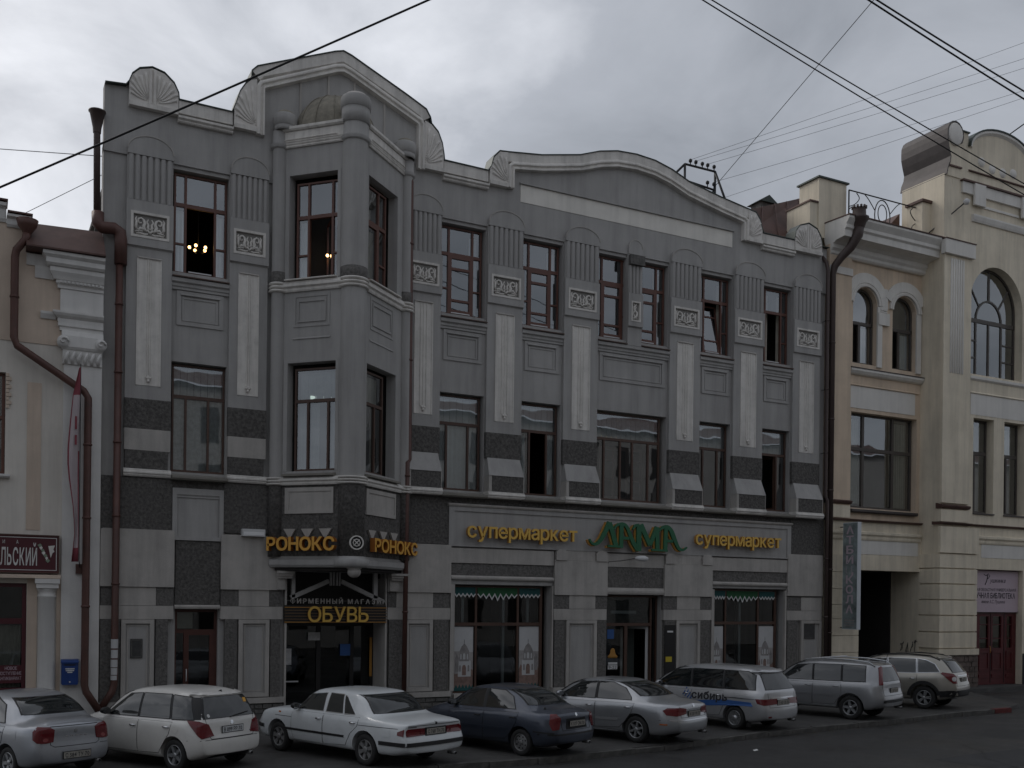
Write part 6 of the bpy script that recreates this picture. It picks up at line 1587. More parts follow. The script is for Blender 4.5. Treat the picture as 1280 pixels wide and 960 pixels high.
mb = MB(); mb.sweep([(cx - 0.78 * math.cos(math.pi * i / 16), 15.0 + 0.86 * math.sin(math.pi * i / 16)) for i in range(17)], [(0.04, yg + 0.005), (0.04, yg + 0.075), (-0.04, yg + 0.075), (-0.04, yg + 0.005)]); obj('inner_arch', mb, 'frame_grey', w)
for a in (42, 138):
    c0, s0 = math.cos(R(a)), math.sin(R(a))
    mb = MB(); mb.sweep([(cx + 0.78 * c0, 15.0 + 0.86 * s0), (cx + 1.6 * c0, 15.2 + 1.85 * s0)], [(0.03, yg + 0.01), (0.03, yg + 0.07), (-0.03, yg + 0.07), (-0.03, yg + 0.01)]); obj('glazing_bar', mb, 'frame_grey', w)
mb = MB(); mb.add([(x, yg + 0.04, z) for x, z in [(cx - hw, 14.98), (cx + hw, 14.98)] + P], [tuple(range(27))]); obj('pane', mb, 'glass', w, fix=False)
for a, b in ((cx - hw, cx - 0.78), (cx - 0.78, cx), (cx, cx + 0.78), (cx + 0.78, cx + hw)): pane(w, a, b, 12.7, 14.95, yg + 0.04)
mb = MB(); mb.extr([(PY + 0.4, 12.40), (PY - 0.02, 12.40), (PY - 0.08, 12.46), (PY - 0.08, 12.56), (PY + 0.4, 12.66)], 35.32, 46); rp('sill_cornice', mb, 'offwhite')
box = lambda n_, x0, x1, y0, y1, z0, z1, m: obj(n_, MB().box(x0, x1, y0, y1, z0, z1), m, RB, RO)
box('white_panel', 35.42, 38.9, PY - 0.012, PY, 11.02, 11.86, 'offwhite')
mb = MB(); mb.extr([(PY, 11.87), (PY - 0.05, 11.88), (PY - 0.05, 11.91), (PY, 11.95)], 35.36, 46); rp('panel_lip', mb, 'cream')
for x0, x1, mx_ in ((35.68, 36.82, 36.10), (37.54, 38.76, 38.06), (39.4, 40.7, 39.9)):
    H = [(x0 + 0.06, x1 - 0.06, 9.60, 10.82), (x0 + 0.06, mx_ - 0.04, 7.16, 9.46), (mx_ + 0.04, x1 - 0.06, 7.16, 9.46)]
    w = frame(RB, x0, x1, 7.08, 10.88, PY + 0.32, H, 'frame_grey', 0.08, RO); curtain(w, x0 + 0.1, x1 - 0.1, 7.2, 10.7, PY + 0.58, 'curtain_beige', waves=9, amp=0.02)
    mb = MB(); mb.extr([(PY + 0.3, 7.0), (PY - 0.06, 7.0), (PY - 0.06, 7.05), (PY + 0.3, 7.075)], x0 - 0.06, x1 + 0.06); rp('window_sill', mb, 'cornice_hood_metal')
# fluted pilaster with its cap
mb = MB(); mb.box(33.70, 35.28, PY - 0.10, PY - 0.002, 7.36, 17.18); fp = rp('fluted_pilaster', mb, 'cream')
for k in range(6):
    mb = MB(); mb.lathe([(0.0, 12.50), (0.05, 12.55), (0.05, 17.05), (0, 17.1)], (34.10 + 0.136 * k, PY - 0.10, 0), 8); obj('reed', mb, 'offwhite', fp)
box_obj('cap', 33.62, 35.34, PY - 0.24, PY - 0.002, 17.19, 17.74, 'offwhite', fp); box_obj('cap_flashing', 33.60, 35.36, PY - 0.27, PY - 0.002, 17.745, 17.78, 'rust_roof', fp)
# pavilion attic
box('attic_band', 34.72, 46, PY - 0.10, PY - 0.002, 19.82, 20.26, 'offwhite'); box('attic_cap', 34.66, 46, PY - 0.18, PY - 0.002, 20.265, 20.33, 'rust_roof')
for x0, x1 in ((35.32, 35.96), (38.22, 38.86)): box('pendant', x0, x1, PY - 0.2, PY - 0.102, 19.40, 20.25, 'offwhite')
mb = MB(); mb.extr([(PY, 18.78), (PY - 0.06, 18.78), (PY - 0.10, 18.86), (PY - 0.14, 18.98), (PY - 0.14, 19.05), (PY, 19.07)], 35.34, 46); rp('attic_moulding', mb, 'offwhite')
mb = MB(); mb.extr([(PY, 19.42), (PY - 0.05, 19.42), (PY - 0.05, 19.5), (PY, 19.54)], 35.97, 38.2); rp('attic_moulding', mb, 'offwhite')
mb = MB(); mb.box(34.21, 46, PY + 0.001, PY + 0.6, 20.0, 20.75); rp('attic_wall', mb, 'cream')
mb = MB(); mb.prism([(34.66, 20.74), (39.7, 20.74), (39.7, 21.75), (38.9, 21.75)] + [(37.05 + 1.9 * math.cos(math.pi * i / 18), 21.75 + 0.92 * math.sin(math.pi * i / 18)) for i in range(19)] + [(35.12, 21.75), (35.12, 22.26), (34.66, 22.26)], PY, PY + 0.5); rp('attic_pediment', mb, 'cream')
P = [(37.05 - 1.93 * math.cos(math.pi * i / 18), 21.75 + 0.96 * math.sin(math.pi * i / 18)) for i in range(19)]
mb = MB(); mb.sweep(P, [(-0.03, PY - 0.14), (0.02, PY - 0.14), (0.02, PY + 0.55), (-0.03, PY + 0.55)]); rp('pediment_flashing', mb, 'flashing')
mb = MB(); mb.sweep(P, [(0.03, PY), (0.03, PY - 0.10), (0.12, PY - 0.10), (0.20, PY)]); rp('pediment_moulding', mb, 'offwhite')
box('notch_flashing', 34.62, 35.16, PY - 0.06, PY + 0.5, 22.26, 22.31, 'flashing')
mb = MB(); mb.extr([(PY, 20.76), (PY - 0.08, 20.76), (PY - 0.08, 20.80), (PY, 20.84)], 35.14, 40); rp('pediment_base', mb, 'rust_roof')
for x, z in ((35.9, 21.28), (36.55, 21.12), (37.2, 21.10), (37.85, 21.2)):
    mb = MB(); mb.lathe([(0.0, -0.06), (0.16, -0.05), (0.20, 0.0)], (x, PY, z), 16, axis='y'); o_ = rp('medallion', mb, 'offwhite')
# the rolled scroll, a metal covered console running back over the flank
sc = [(33.80, 20.35), (33.86, 20.62), (33.98, 20.86), (34.02, 21.10), (33.92, 21.40), (33.84, 21.70)] + [(34.26 + 0.43 * math.cos(a), 22.03 + 0.48 * math.sin(a)) for a in [math.pi * (1.05 - i / 9 * 1.25) for i in range(10)]] + [(34.66, 21.6), (34.66, 20.35)]
mb = MB(); mb.prism(sc[::-1], PY - 0.04, 1.15); s_ = rp('scroll', mb, 'cream')
mb = MB(); mb.sweep(sc[:-2], [(-0.045, PY - 0.10), (0.0, PY - 0.10), (0.0, 1.3), (-0.045, 1.3)], smooth=False); obj('scroll_cover', mb, 'cornice_hood_metal', s_)
mb = MB(); mb.lathe([(0.0, -0.10), (0.36, -0.10), (0.40, -0.06), (0.40, 0.0)], (0, 0, 0), 28, axis='y'); d_ = obj('scroll_disc', mb, 'offwhite', s_, (34.26, PY - 0.04, 22.02)); d_.scale = (1, 1, 1.12)
box_obj('scroll_lip', 33.9, 34.66, PY - 0.1, PY - 0.045, 20.72, 20.78, 'rust_roof', s_)
# rustication courses, one by one
zc = [1.58, 2.24, 2.90, 3.52, 4.15, 4.77, 5.36]
for z0, z1 in zip(zc[:-1], zc[1:]):
    box('stone_course', 33.66, 35.84, PY - 0.09, PY - 0.002, z0 + 0.02, z1 - 0.025, 'cream')
    box('stone_course', 33.66, 33.745, PY, 0.015, z0 + 0.02, z1 - 0.025, 'cream')
box('plinth_cap', 33.60, 35.92, PY - 0.15, PY - 0.002, 1.32, 1.56, 'cream')
for z0, z1 in zip([0.2, 0.8, 1.45, 2.10, 2.74, 3.29, 3.89, 4.54], [0.78, 1.43, 2.08, 2.72, 3.27, 3.87, 4.52, 5.2]):
    box('stone_course', 28.80, 30.28, -0.05, 0.018, z0, z1, 'cream')
# rubble plinths of the pavilion
for x0, x1 in ((33.62, 35.90), (38.80, 41.5)):
    pl = box('plinth', x0, x1, PY - 0.10, PY - 0.002, -0.05, 1.315, 'mortar')
    z = 0.0
    while z < 1.28:
        h = random.uniform(0.17, 0.24); h = min(h, 1.30 - z); x = x0 + 0.005
        while x < x1 - 0.06:
            w_ = min(random.uniform(0.22, 0.5), x1 - x - 0.005)
            j = lambda: random.uniform(-0.018, 0.018)
            mb = MB(); mb.prism([(x + 0.012, z + 0.012 + j() * .3), (x + w_ - 0.012 + j(), z + 0.012), (x + w_ - 0.012 + j(), z + h - 0.01), (x + 0.014 + j(), z + h - 0.012 + j() * .3)], PY - random.uniform(0.125, 0.16), PY - 0.101)
            obj('stone', mb, 'plinth_stone', pl); x += w_
        z += h
# belt mouldings over the ground floor
for x0, x1, y in ((28.75, 33.66, 0.02), (35.86, 46, PY)):
    mb = MB(); mb.extr([(y, 5.80), (y - 0.04, 5.80), (y - 0.06, 5.86), (y - 0.06, 5.95), (y - 0.12, 6.02), (y - 0.12, 6.10), (y, 6.14)], x0, x1); rp('belt_moulding', mb, 'cream')
    box('white_panel', max(x0 + 0.3, 30.3 if x0 < 30 else x0 + 0.1), x1 - 0.1, y - 0.012, y, 5.25, 5.79, 'offwhite')
box('pier_head', 33.62, 35.86, PY - 0.14, PY - 0.002, 5.38, 6.42, 'cream')
# library door and its board
t = thing('library_sign', 'pale pink board with black library lettering above the dark red door', 'sign', (37.4, PY + 0.20, 3.04))
box_obj('board', -1.48, 1.36, 0.0, 0.04, 0.0, 1.70, 'pink_sign', t)
mb = MB(); text_mb(mb, 'СКАЯ ОБЛАСТНАЯ УНИВЕРСАЛЬНАЯ', -1.40, 1.20, 0.86, 0.12, -0.004, thick=0.01); obj('lettering', mb, 'print_ink', t, kind='stuff', fix=False)
mb = MB(); text_mb(mb, 'АУЧНАЯ БИБЛИОТЕКА', -1.42, 1.16, 0.57, 0.22, -0.004, thick=0.02); obj('lettering', mb, 'print_ink', t, kind='stuff', fix=False)
mb = MB(); text_mb(mb, 'имени А.С. Пушкина', -0.92, 0.52, 0.36, 0.14, -0.004, skew=0.15); obj('lettering', mb, 'print_ink', t, kind='stuff', fix=False)
mb = MB(); text_mb(mb, 'ушкинка', -0.42, 0.52, 1.22, 0.17, -0.004, skew=0.35, thick=0.01)
mb.tube([(-0.72, -0.006, 1.12), (-0.62, -0.006, 1.28), (-0.56, -0.006, 1.52)], 0.018, 5); mb.tube([(-0.66, -0.006, 1.50), (-0.52, -0.006, 1.58), (-0.44, -0.006, 1.48), (-0.56, -0.006, 1.36)], 0.014, 5); mb.tube([(-0.80, -0.006, 1.56), (-0.68, -0.006, 1.50)], 0.012, 5)
obj('lettering', mb, 'print_ink', t, kind='stuff', fix=False)
mb = MB(); mb.wall(35.88, 38.78, 0.04, 4.78, [(36.0, 38.72, 3.06, 4.74), (36.52, 37.06, 1.55, 2.86), (37.32, 37.86, 1.55, 2.86), (38.20, 38.52, 1.55, 2.86)], PY + 0.30, PY + 0.42); d = rp('library_door', mb, 'door_red')
for a, b in ((36.52, 37.06), (37.32, 37.86), (38.20, 38.52)):
    pane(d, a, b, 1.55, 2.86, PY + 0.37, 'glass_shop')
    for z in (1.95, 2.52): box_obj('glazing_bar', a, b, PY + 0.33, PY + 0.36, z - 0.02, z + 0.02, 'door_red', d)
    mb = MB(); mb.wall(a - 0.04, b + 0.04, 0.62, 1.42, [(a + 0.04, b - 0.04, 0.70, 1.34)], PY + 0.27, PY + 0.30); obj('door_panel', mb, 'door_red', d)
    box_obj('kick_panel', a - 0.04, b + 0.04, PY + 0.275, PY + 0.299, 0.32, 0.46, 'door_red', d)
for x in (37.19, 38.03): box_obj('door_joint', x - 0.012, x + 0.012, PY + 0.285, PY + 0.299, 0.1, 3.0, 'sign_black', d)
box_obj('lintel', 35.88, 38.78, PY + 0.28, PY + 0.299, 2.98, 3.04, 'door_brown', d)
mb = MB(); mb.tube([(37.12, PY + 0.29, 1.35), (37.12, PY + 0.24, 1.38), (37.12, PY + 0.24, 1.6), (37.12, PY + 0.29, 1.63)], 0.015, 6); obj('handle', mb, 'sign_gold', d)

# blade sign on the gate pier
t = thing('blade_sign', 'tall narrow double sided sign box with vertical lettering beside the gateway', 'sign', (29.32, -0.62, 2.34))
mat('blade_print', (0.21, 0.25, 0.25), 0.55, var=0.6, vscale=1.7)
box_obj('case', -0.09, 0.09, -0.34, 0.40, 0.0, 4.05, 'white_plastic', t)
box_obj('face', -0.095, -0.091, -0.32, 0.38, 0.03, 4.02, 'blade_print', t)
mb = MB()
for k, ch in enumerate('АТБИЦКОЛА'):
    lay, w = layout(ch, 0.03, solid=False)
    for c_, vs, fs, a, b in lay:
        mb.add([(-0.098, 0.22 - v[0] / w * 0.36, 3.62 - 0.375 * k + v[1] * 0.40) for v in vs], fs)
obj('lettering', mb, 'pink_sign', t, kind='stuff', fix=False)
for z in (0.32, 0.22, 0.12): box_obj('small_print', -0.098, -0.096, -0.22, 0.28, z, z + 0.05, 'print_grey', t)
for z in (0.06, 3.9):
    mb = MB(); mb.tube([(0, 0.38, z), (0, 0.62, z)], 0.02, 6); obj('bracket', mb, 'iron', t)
# floodlight arms on the roof
for loc, tip, lab in (((34.2, -0.2, 18.0), (0.35, -1.1, 1.3), 'thin lamp arm with small white head leaning from the cream cornice'), ((37.3, -0.9, 22.5), (0.9, -0.8, 0.9), 'thin lamp arm with small head above the arched pediment')):
    t = thing('roof_floodlight', lab, 'light', loc)
    mb = MB(); mb.tube([(-0.9 if loc[2] < 20 else 0, 0.3, -0.2 if loc[2] < 20 else 0), tip], 0.025, 6); obj('arm', mb, 'iron', t)
    mb = MB(); mb.lathe([(0, -0.14), (0.08, -0.12), (0.14, 0.02), (0.05, 0.10), (0, 0.11)], tip, 12); obj('lamp_head', mb, 'white_metal', t)
# roof antenna frame
t = thing('antenna_frame', 'angular iron frame carrying rows of insulators on the roof behind the wide gable', 'antenna', (23.7, 1.6, 17.4))
for P in ([(-0.75, 0, 0.2), (-0.75, 0, 2.05)], [(0.65, 0, 0.0), (0.65, 0, 2.05)], [(-0.75, 0, 2.05), (0.65, 0, 2.05)], [(-0.75, 0, 1.45), (0.65, 0, 1.35)], [(-0.75, 0, 2.05), (-1.45, 0.6, 1.2)], [(0.65, 0, 1.35), (-0.15, 0, 0.6)], [(0.65, 0, 2.05), (0.65, -0.7, 0.6)]):
    mb = MB(); mb.tube(P, 0.045, 6); obj('bar', mb, 'iron', t)
for x in (-0.5, -0.25, 0.05, 0.3, 0.6):
    for z in (2.05,) if x < 0.2 else (2.05, 1.4):
        mb = MB(); mb.lathe([(0.02, 0.0), (0.02, 0.1), (0.06, 0.12), (0.07, 0.2), (0.03, 0.24), (0, 0.24)], (x, 0, z), 8); obj('insulator', mb, 'iron', t)
# overhead wires, each hanging in its own place across the street
def wire(a, b, r, m, label, sag=0.0, group=None):
    a, b = Vector(a), Vector(b); P = []
    for i in range(17):
        f = i / 16; p = a.lerp(b, f); p.z -= sag * 4 * f * (1 - f); P.append(p - a)
    o = obj('overhead_wire', MB().tube(P, r, 5), m, None, a)
    tag(o, label, 'wire', group); return o
def ext(a, b, e0, e1):
    a, b = Vector(a), Vector(b); return a + (b - a) * -e0, b + (b - a) * e1
for a, b, e0, e1, r, m, lab, g, sag in (
    ((0.23, -12, 9.42), (6.03, -14, 12.71), 1.2, 0.8, 0.017, 'wire_black', 'single thick black cable climbing in front of the left gable', None, 0.10),
    ((14.92, -10, 17.27), (26.07, -10, 15.04), 0.5, 0.6, 0.016, 'wire_black', 'lower wire of the thin pair crossing the scroll of the pavilion', 'pair of thin street wires', 0.15),
    ((15.52, -9.6, 17.64), (26.61, -9.6, 15.6), 0.5, 0.6, 0.016, 'wire_black', 'upper wire of the thin pair crossing the scroll of the pavilion', 'pair of thin street wires', 0.15),
    ((17.03, -13, 16.32), (21.91, -13, 15.46), 1.0, 1.2, 0.02, 'wire_black', 'lower cable of the thick pair at the top right corner', 'pair of thick street cables', 0.12),
    ((17.7, -12.6, 16.72), (22.45, -12.6, 15.95), 1.0, 1.2, 0.02, 'wire_black', 'upper cable of the thick pair at the top right corner', 'pair of thick street cables', 0.12),
    ((22.25, -8, 20.36), (24.35, 1.6, 18.9), 1.0, 0.0, 0.011, 'wire_black', 'thin wire running steeply down to the antenna frame', None, 0.0),
    ((23.25, 1.6, 19.68), (34.2, -4, 24.3), 0, 0.6, 0.007, 'wire_grey', 'topmost faint wire fanning out from the antenna frame', 'faint wires from the antenna frame', 0.1),
    ((23.45, 1.6, 19.66), (34.21, -4, 23.71), 0, 0.6, 0.007, 'wire_grey', 'second faint wire from the top fanning out from the antenna frame', 'faint wires from the antenna frame', 0.1),
    ((24.0, 1.6, 19.66), (34.22, -4, 23.36), 0, 0.6, 0.007, 'wire_grey', 'third faint wire from the top fanning out from the antenna frame', 'faint wires from the antenna frame', 0.1),
    ((24.3, 1.6, 19.05), (34.23, -4, 22.53), 0, 0.6, 0.007, 'wire_grey', 'lowest faint wire fanning out from the antenna frame', 'faint wires from the antenna frame', 0.1),
    ((25.3, 4, 19.1), (34.24, -4, 22.17), 0, 0.6, 0.007, 'wire_grey', 'faint wire passing behind the roof pedestal towards the scroll', None, 0.0),
    ((0.43, 3, 15.71), (3.04, 1, 15.29), 1.5, 0.0, 0.012, 'wire_grey', 'faint level wire meeting the top left corner of the grey building', None, 0.0),
    ((1.05, 3, 14.02), (3.04, 1, 14.87), 0.2, 0.0, 0.010, 'wire_grey', 'faint slanting wire above the rusty eave roof', None, 0.0)):
    a, b = ext(a, b, e0, e1); wire(a, b, r, m, lab, sag, g)

# the far side of the street: what the window panes mirror, and what closes the street off from the low sky
def opposite():
    t = thing('opposite_building', 'long plain building across the street, mirrored darkly in the lower window panes', 'building', (18, -36, 0))
    mb = MB(); mb.box(-60, 75, -12, 0, -0.1, 16.5); obj('wall', mb, 'opposite_wall', t)
    mb = MB(); mb.add([(-60.5, 0.5, 16.5), (75.5, 0.5, 16.5), (75.5, -6, 18.5), (-60.5, -6, 18.5)], [(0, 1, 2, 3)]); obj('roof', mb, 'rust_roof', t)
    wm = MB(); wm.box(-0.6, 0.6, 0.0, 0.06, 0, 2.2); me = wm.mesh('window', 'sign_black'); fix_normals(me)
    for k in range(20):
        for z in (1.2, 5.2, 9.4, 12.9):
            link('window', me, t, (-30 + 3.1 * k, 0, z))
opposite()

# ================================================================== cars
def paint(name, col, metal=0.0, rough=0.3):
    m = mat(name, col, rough, metal, var=0.04, vscale=2.0, coat=0.7, dirt=0.10, dirtcol=(0.10, 0.09, 0.08)); return name
paint('paint_silver_blue', (0.36, 0.375, 0.40), 0.55, 0.32)
paint('paint_white', (0.66, 0.645, 0.61), 0.0, 0.32)
paint('paint_white_cool', (0.62, 0.645, 0.655), 0.0, 0.35)
paint('paint_graphite', (0.050, 0.060, 0.084), 0.5, 0.35)
paint('paint_silver', (0.40, 0.41, 0.425), 0.6, 0.28)
paint('paint_silver_light', (0.46, 0.465, 0.475), 0.5, 0.30)
paint('paint_silver_grey', (0.34, 0.345, 0.355), 0.55, 0.32)
paint('paint_champagne', (0.36, 0.34, 0.30), 0.55, 0.32)
mat('car_glass', (0.010, 0.013, 0.014), 0.03, 0.0, var=0.0, spec=0.5, ior=1.75)
mat('car_black', (0.012, 0.012, 0.013), 0.55, var=0.1)
mat('car_gap', (0.006, 0.006, 0.007), 0.8, var=0)
mat('tyre', (0.018, 0.018, 0.018), 0.8, var=0.2, vscale=8, dirt=0.3, dirtcol=(0.06, 0.055, 0.05))
mat('alloy', (0.42, 0.43, 0.44), 0.35, 0.7, var=0.12, vscale=6)
mat('alloy_dull', (0.24, 0.24, 0.24), 0.5, 0.5, var=0.2, vscale=6)
mat('chrome', (0.62, 0.63, 0.65), 0.12, 1.0, var=0)
mat('lamp_red', (0.12, 0.005, 0.009), 0.12, var=0.15, vscale=14, coat=0.2)
mat('lamp_clear', (0.50, 0.50, 0.50), 0.12, var=0.1, coat=1.0)
mat('lamp_pink', (0.26, 0.06, 0.06), 0.15, var=0.1, coat=0.3)
mat('lamp_orange', (0.42, 0.11, 0.01), 0.15, var=0, coat=0.8)
mat('plate_white', (0.55, 0.56, 0.56), 0.5, var=0.1, vscale=8)
mat('plate_dirty', (0.34, 0.32, 0.28), 0.6, var=0.2, vscale=8)
mat('seat_cloth', (0.06, 0.06, 0.055), 0.9, var=0.2)

def interp(tab, x):
    """smooth monotone interpolation through (x, v) pairs"""
    if x <= tab[0][0]: return tab[0][1]
    if x >= tab[-1][0]: return tab[-1][1]
    for i in range(len(tab) - 1):
        if tab[i][0] <= x <= tab[i + 1][0]:
            x0, v0 = tab[i]; x1, v1 = tab[i + 1]; t = (x - x0) / (x1 - x0)
            d = (v1 - v0) / (x1 - x0)
            def sl(j):
                if j <= 0 or j >= len(tab) - 1: return None
                a = (tab[j][1] - tab[j - 1][1]) / (tab[j][0] - tab[j - 1][0]); b = (tab[j + 1][1] - tab[j][1]) / (tab[j + 1][0] - tab[j][0])
                if a * b <= 0: return 0.0
                return 2 * a * b / (a + b)
            m0 = sl(i); m1 = sl(i + 1)
            m0 = d if m0 is None else m0; m1 = d if m1 is None else m1
            h = x1 - x0
            return ((2 * t ** 3 - 3 * t * t + 1) * v0 + (t ** 3 - 2 * t * t + t) * h * m0 + (-2 * t ** 3 + 3 * t * t) * v1 + (t ** 3 - t * t) * h * m1)
    return tab[-1][1]

class Car:
    def __init__(s, c):
        s.c = c
        s.root = thing('parked_car', c['label'], 'car', (c['x'], c['y'], 0.0), R(c['rot']), 'cars parked nose in along the pavement')
        s.build_body()
    def ring(s, u, xz):
        c = s.c
        xm = interp(xz['front'], 0.5); 
        L0, L1 = -c['ro'], c['L'] - c['ro']
        x = L0 + u * (L1 - L0)
        zs, zt, wb, wt = interp(c['belt'], x), interp(c['top'], x), interp(c['wide'], x), interp(c['roofw'], x)
        zt = max(zt, zs + 0.012)
        g = max(0.0, min(1.0, (zt - zs - 0.03) / 0.30))
        zb = interp(c['bottom'], x)
        cab = [(wb - 0.075, zs + 0.018), (0, 0), (wt + 0.005, zt - 0.085), (wt - 0.055, zt - 0.022), (wt * 0.55, zt - 0.002), (0, zt)]
        a, b = cab[0], cab[2]; bul = c.get('bulge', 0.022)
        cab[1] = ((a[0] + b[0]) / 2 + bul, (a[1] + b[1]) / 2)
        h = zt - zs
        hood = [(wb - 0.10, zs + 0.20 * h), (wb - 0.20, zs + 0.50 * h), (wb * 0.70, zs + 0.70 * h), (wb * 0.5, zs + 0.85 * h), (wb * 0.28, zs + 0.96 * h), (0, zt)]
        up = [(p[0] * g + q[0] * (1 - g), p[1] * g + q[1] * (1 - g)) for p, q in zip(cab, hood)]
        lowz = zb
        side = [(0, lowz), (wb - 0.22, lowz), (wb - 0.065, lowz + 0.02), (wb - 0.02, lowz + 0.11), (wb - 0.004, lowz + (zs - lowz) * 0.42), (wb, lowz + (zs - lowz) * 0.66), (wb - 0.012, zs - 0.09), (wb - 0.040, zs - 0.015)]
        pts = side + up
        # plan rounding of the corners
        k = 1.0
        du = min(u, 1 - u) * (L1 - L0)
        rad = c.get('corner', 0.30) if u < 0.5 else 0.42
        if du < rad: k = 1 - (c.get('shrink', 0.17) if u < 0.5 else 0.17) * (1 - du / rad) ** 2
        out_ = []
        for y, z in pts:
            xr = L0 + interp(xz['rear'], z); xf = L1 - interp(xz['front'], z)
            # only bend the ends: blend the end profile into the straight middle
            f0 = max(0.0, 1 - u / 0.22) ; f1 = max(0.0, 1 - (1 - u) / 0.22)
            xx = x + (xr - L0) * f0 - (L1 - xf) * f1
            out_.append((xx, y * k, z))
        return out_
    def build_body(s):
        c = s.c
        xz = {'rear': c['rear'], 'front': c['front']}
        us = [0, 0.004, 0.012, 0.025, 0.045, 0.07] + [0.07 + 0.86 * i / 34 for i in range(1, 34)] + [0.93, 0.955, 0.975, 0.988, 0.996, 1.0]
        rings = [s.ring(u, xz) for u in us]
        n = len(rings[0]); vs = []; fs = []
        full = []
        for r in rings:
            f = [(x, y, z) for x, y, z in r] + [(x, -y, z) for x, y, z in r[-2:0:-1]]
            full.append(f)
        m = len(full[0])
        for f in full: vs += f
        for i in range(len(full) - 1):
            for j in range(m):
                fs.append((i * m + j, i * m + (j + 1) % m, (i + 1) * m + (j + 1) % m, (i + 1) * m + j))
        # end caps: strips between the two sides, gently bowed
        for i0, sgn in ((0, -1), (len(full) - 1, 1)):
            r = rings[0 if i0 == 0 else -1]
            cols = 6; grid = []
            for j in range(n):
                row = []
                for q in range(cols + 1):
                    if j in (0, n - 1):
                        row.append(i0 * m + j); continue
                    if q == 0: row.append(i0 * m + j); continue
                    if q == cols: row.append(i0 * m + (m - j)); continue
                    y = r[j][1] * (1 - 2 * q / cols)
                    bow = (0.05 if sgn < 0 else 0.10) * (1 - (1 - 2 * q / cols) ** 2)
                    vs.append((r[j][0] + sgn * bow * 1.0, y, r[j][2])); row.append(len(vs) - 1)
                grid.append(row)
            for j in range(n - 1):
                for q in range(cols):
                    f = [grid[j][q], grid[j][q + 1], grid[j + 1][q + 1], grid[j + 1][q]]
                    f = [v for k, v in enumerate(f) if v not in f[:k]]
                    if len(f) > 2: fs.append(tuple(f))
        mb = MB(); mb.add(vs, fs, 0, True)
        me = mb.mesh('body', [c['paint'], 'car_gap']); fix_normals(me)
        o = link('body', me, s.root); s.body = o
        sub = o.modifiers.new('sub', 'SUBSURF'); sub.levels = 1; sub.render_levels = 1
        dg = bpy.context.evaluated_depsgraph_get()
        ev = o.evaluated_get(dg); sm = bpy.data.meshes.new_from_object(ev)
        s.bvh = BVHTree.FromPolygons([v.co.copy() for v in sm.vertices], [tuple(p.vertices) for p in sm.polygons])
        # wheel arches
        cut = MB()
        for ax in (0.0, c['wb']):
            for sy in (1, -1):
                rr = c['wr'] + c.get('arch', 0.055)
                yo = c['W'] / 2 + 0.1
                cut.lathe([(0.0, sy * (c['W'] / 2 - 0.34)), (rr, sy * (c['W'] / 2 - 0.34)), (rr, sy * yo), (0.0, sy * yo)], (ax, 0, c['wr'] + 0.01), 32, 1, axis='y')
        cm = cut.mesh('cut', [c['paint'], 'car_gap']); fix_normals(cm)
        bm = bmesh.new(); bm.from_mesh(cm); bmesh.ops.remove_doubles(bm, verts=bm.verts, dist=1e-5); bmesh.ops.recalc_face_normals(bm, faces=bm.faces); bm.to_mesh(cm); bm.free()
        co = link('cutter', cm, s.root)
        bo = o.modifiers.new('arch', 'BOOLEAN'); bo.object = co; bo.operation = 'DIFFERENCE'; bo.solver = 'EXACT'
        dg = bpy.context.evaluated_depsgraph_get(); dg.update()
        fin = bpy.data.meshes.new_from_object(o.evaluated_get(dg))
        o.modifiers.clear(); o.data = fin
        fin.materials.clear(); fin.materials.append(M[c['paint']]); fin.materials.append(M['car_gap'])
        fin.polygons.foreach_set('use_smooth', [True] * len(fin.polygons))
        fin.set_sharp_from_angle(angle=R(38))
        bpy.data.objects.remove(co)
    # ---- project an outline onto the body
    def patch(s, name, poly, view, m, off=0.004, skirt=0.012, par=None, smooth_edge=True, rings=5, label=None, res=0.05, kind=None):
        """poly in view coordinates: 'L'/'R' (x, z); 'B' rear (y, z); 'F' front (y, z); a number = azimuth of an oblique view of the left rear corner"""
        if view in ('L', 'R'):
            sg = 1 if view == 'L' else -1
            org = lambda a, b: Vector((a, sg * 3.0, b)); d = Vector((0, -sg, 0))
        elif view == 'B': org = lambda a, b: Vector((-6.0, a, b)); d = Vector((1, 0, 0))
        elif view == 'F': org = lambda a, b: Vector((8.0, a, b)); d = Vector((-1, 0, 0))
        elif view == 'T': org = lambda a, b: Vector((a, b, 4.0)); d = Vector((0, 0, -1))
        else:
            az = R(abs(view)); sg = 1 if view > 0 else -1
            # seen from behind-left at azimuth az off the rear axis; a runs towards the car's left
            d = Vector((math.cos(az), -sg * math.sin(az), 0)); ax = Vector((math.sin(az), sg * math.cos(az), 0))
            base = Vector((-s.c['ro'], sg * s.c['W'] / 2, 0))
            org = lambda a, b: base + ax * a + Vector((0, 0, b)) - d * 4.0
        # densify
        P = []
        for i in range(len(poly)):
            a, b = Vector(poly[i]), Vector(poly[(i + 1) % len(poly)])
            k = max(1, int((b - a).length / res))
            for j in range(k): P.append(a + (b - a) * (j / k))
        cen = sum(P, Vector((0, 0))) / len(P)
        fr = [1.0, 0.985] + [1 - (i + 1) / rings for i in range(rings - 1)]
        vs = []; ok = []
        def hit(p):
            o = org(p.x, p.y)
            h = s.bvh.ray_cast(o, d)
            if h[0] is None: return None
            nrm = h[1]
            if nrm.dot(d) > 0: nrm = -nrm
            return h[0], nrm
        last = None
        def get(p):
            for sh in (0, 0.01, 0.02, 0.04, 0.07, 0.11, 0.16):
                h = hit(p.lerp(cen, sh * 1.0))
                if h: return h
            return None
        n = len(P)
        rows = []
        for f in fr:
            row = []
            for p in P:
                h = get(cen + (p - cen) * f)
                if h is None: return None
                row.append(h)
            rows.append(row)
        ch = get(cen)
        if ch is None: return None
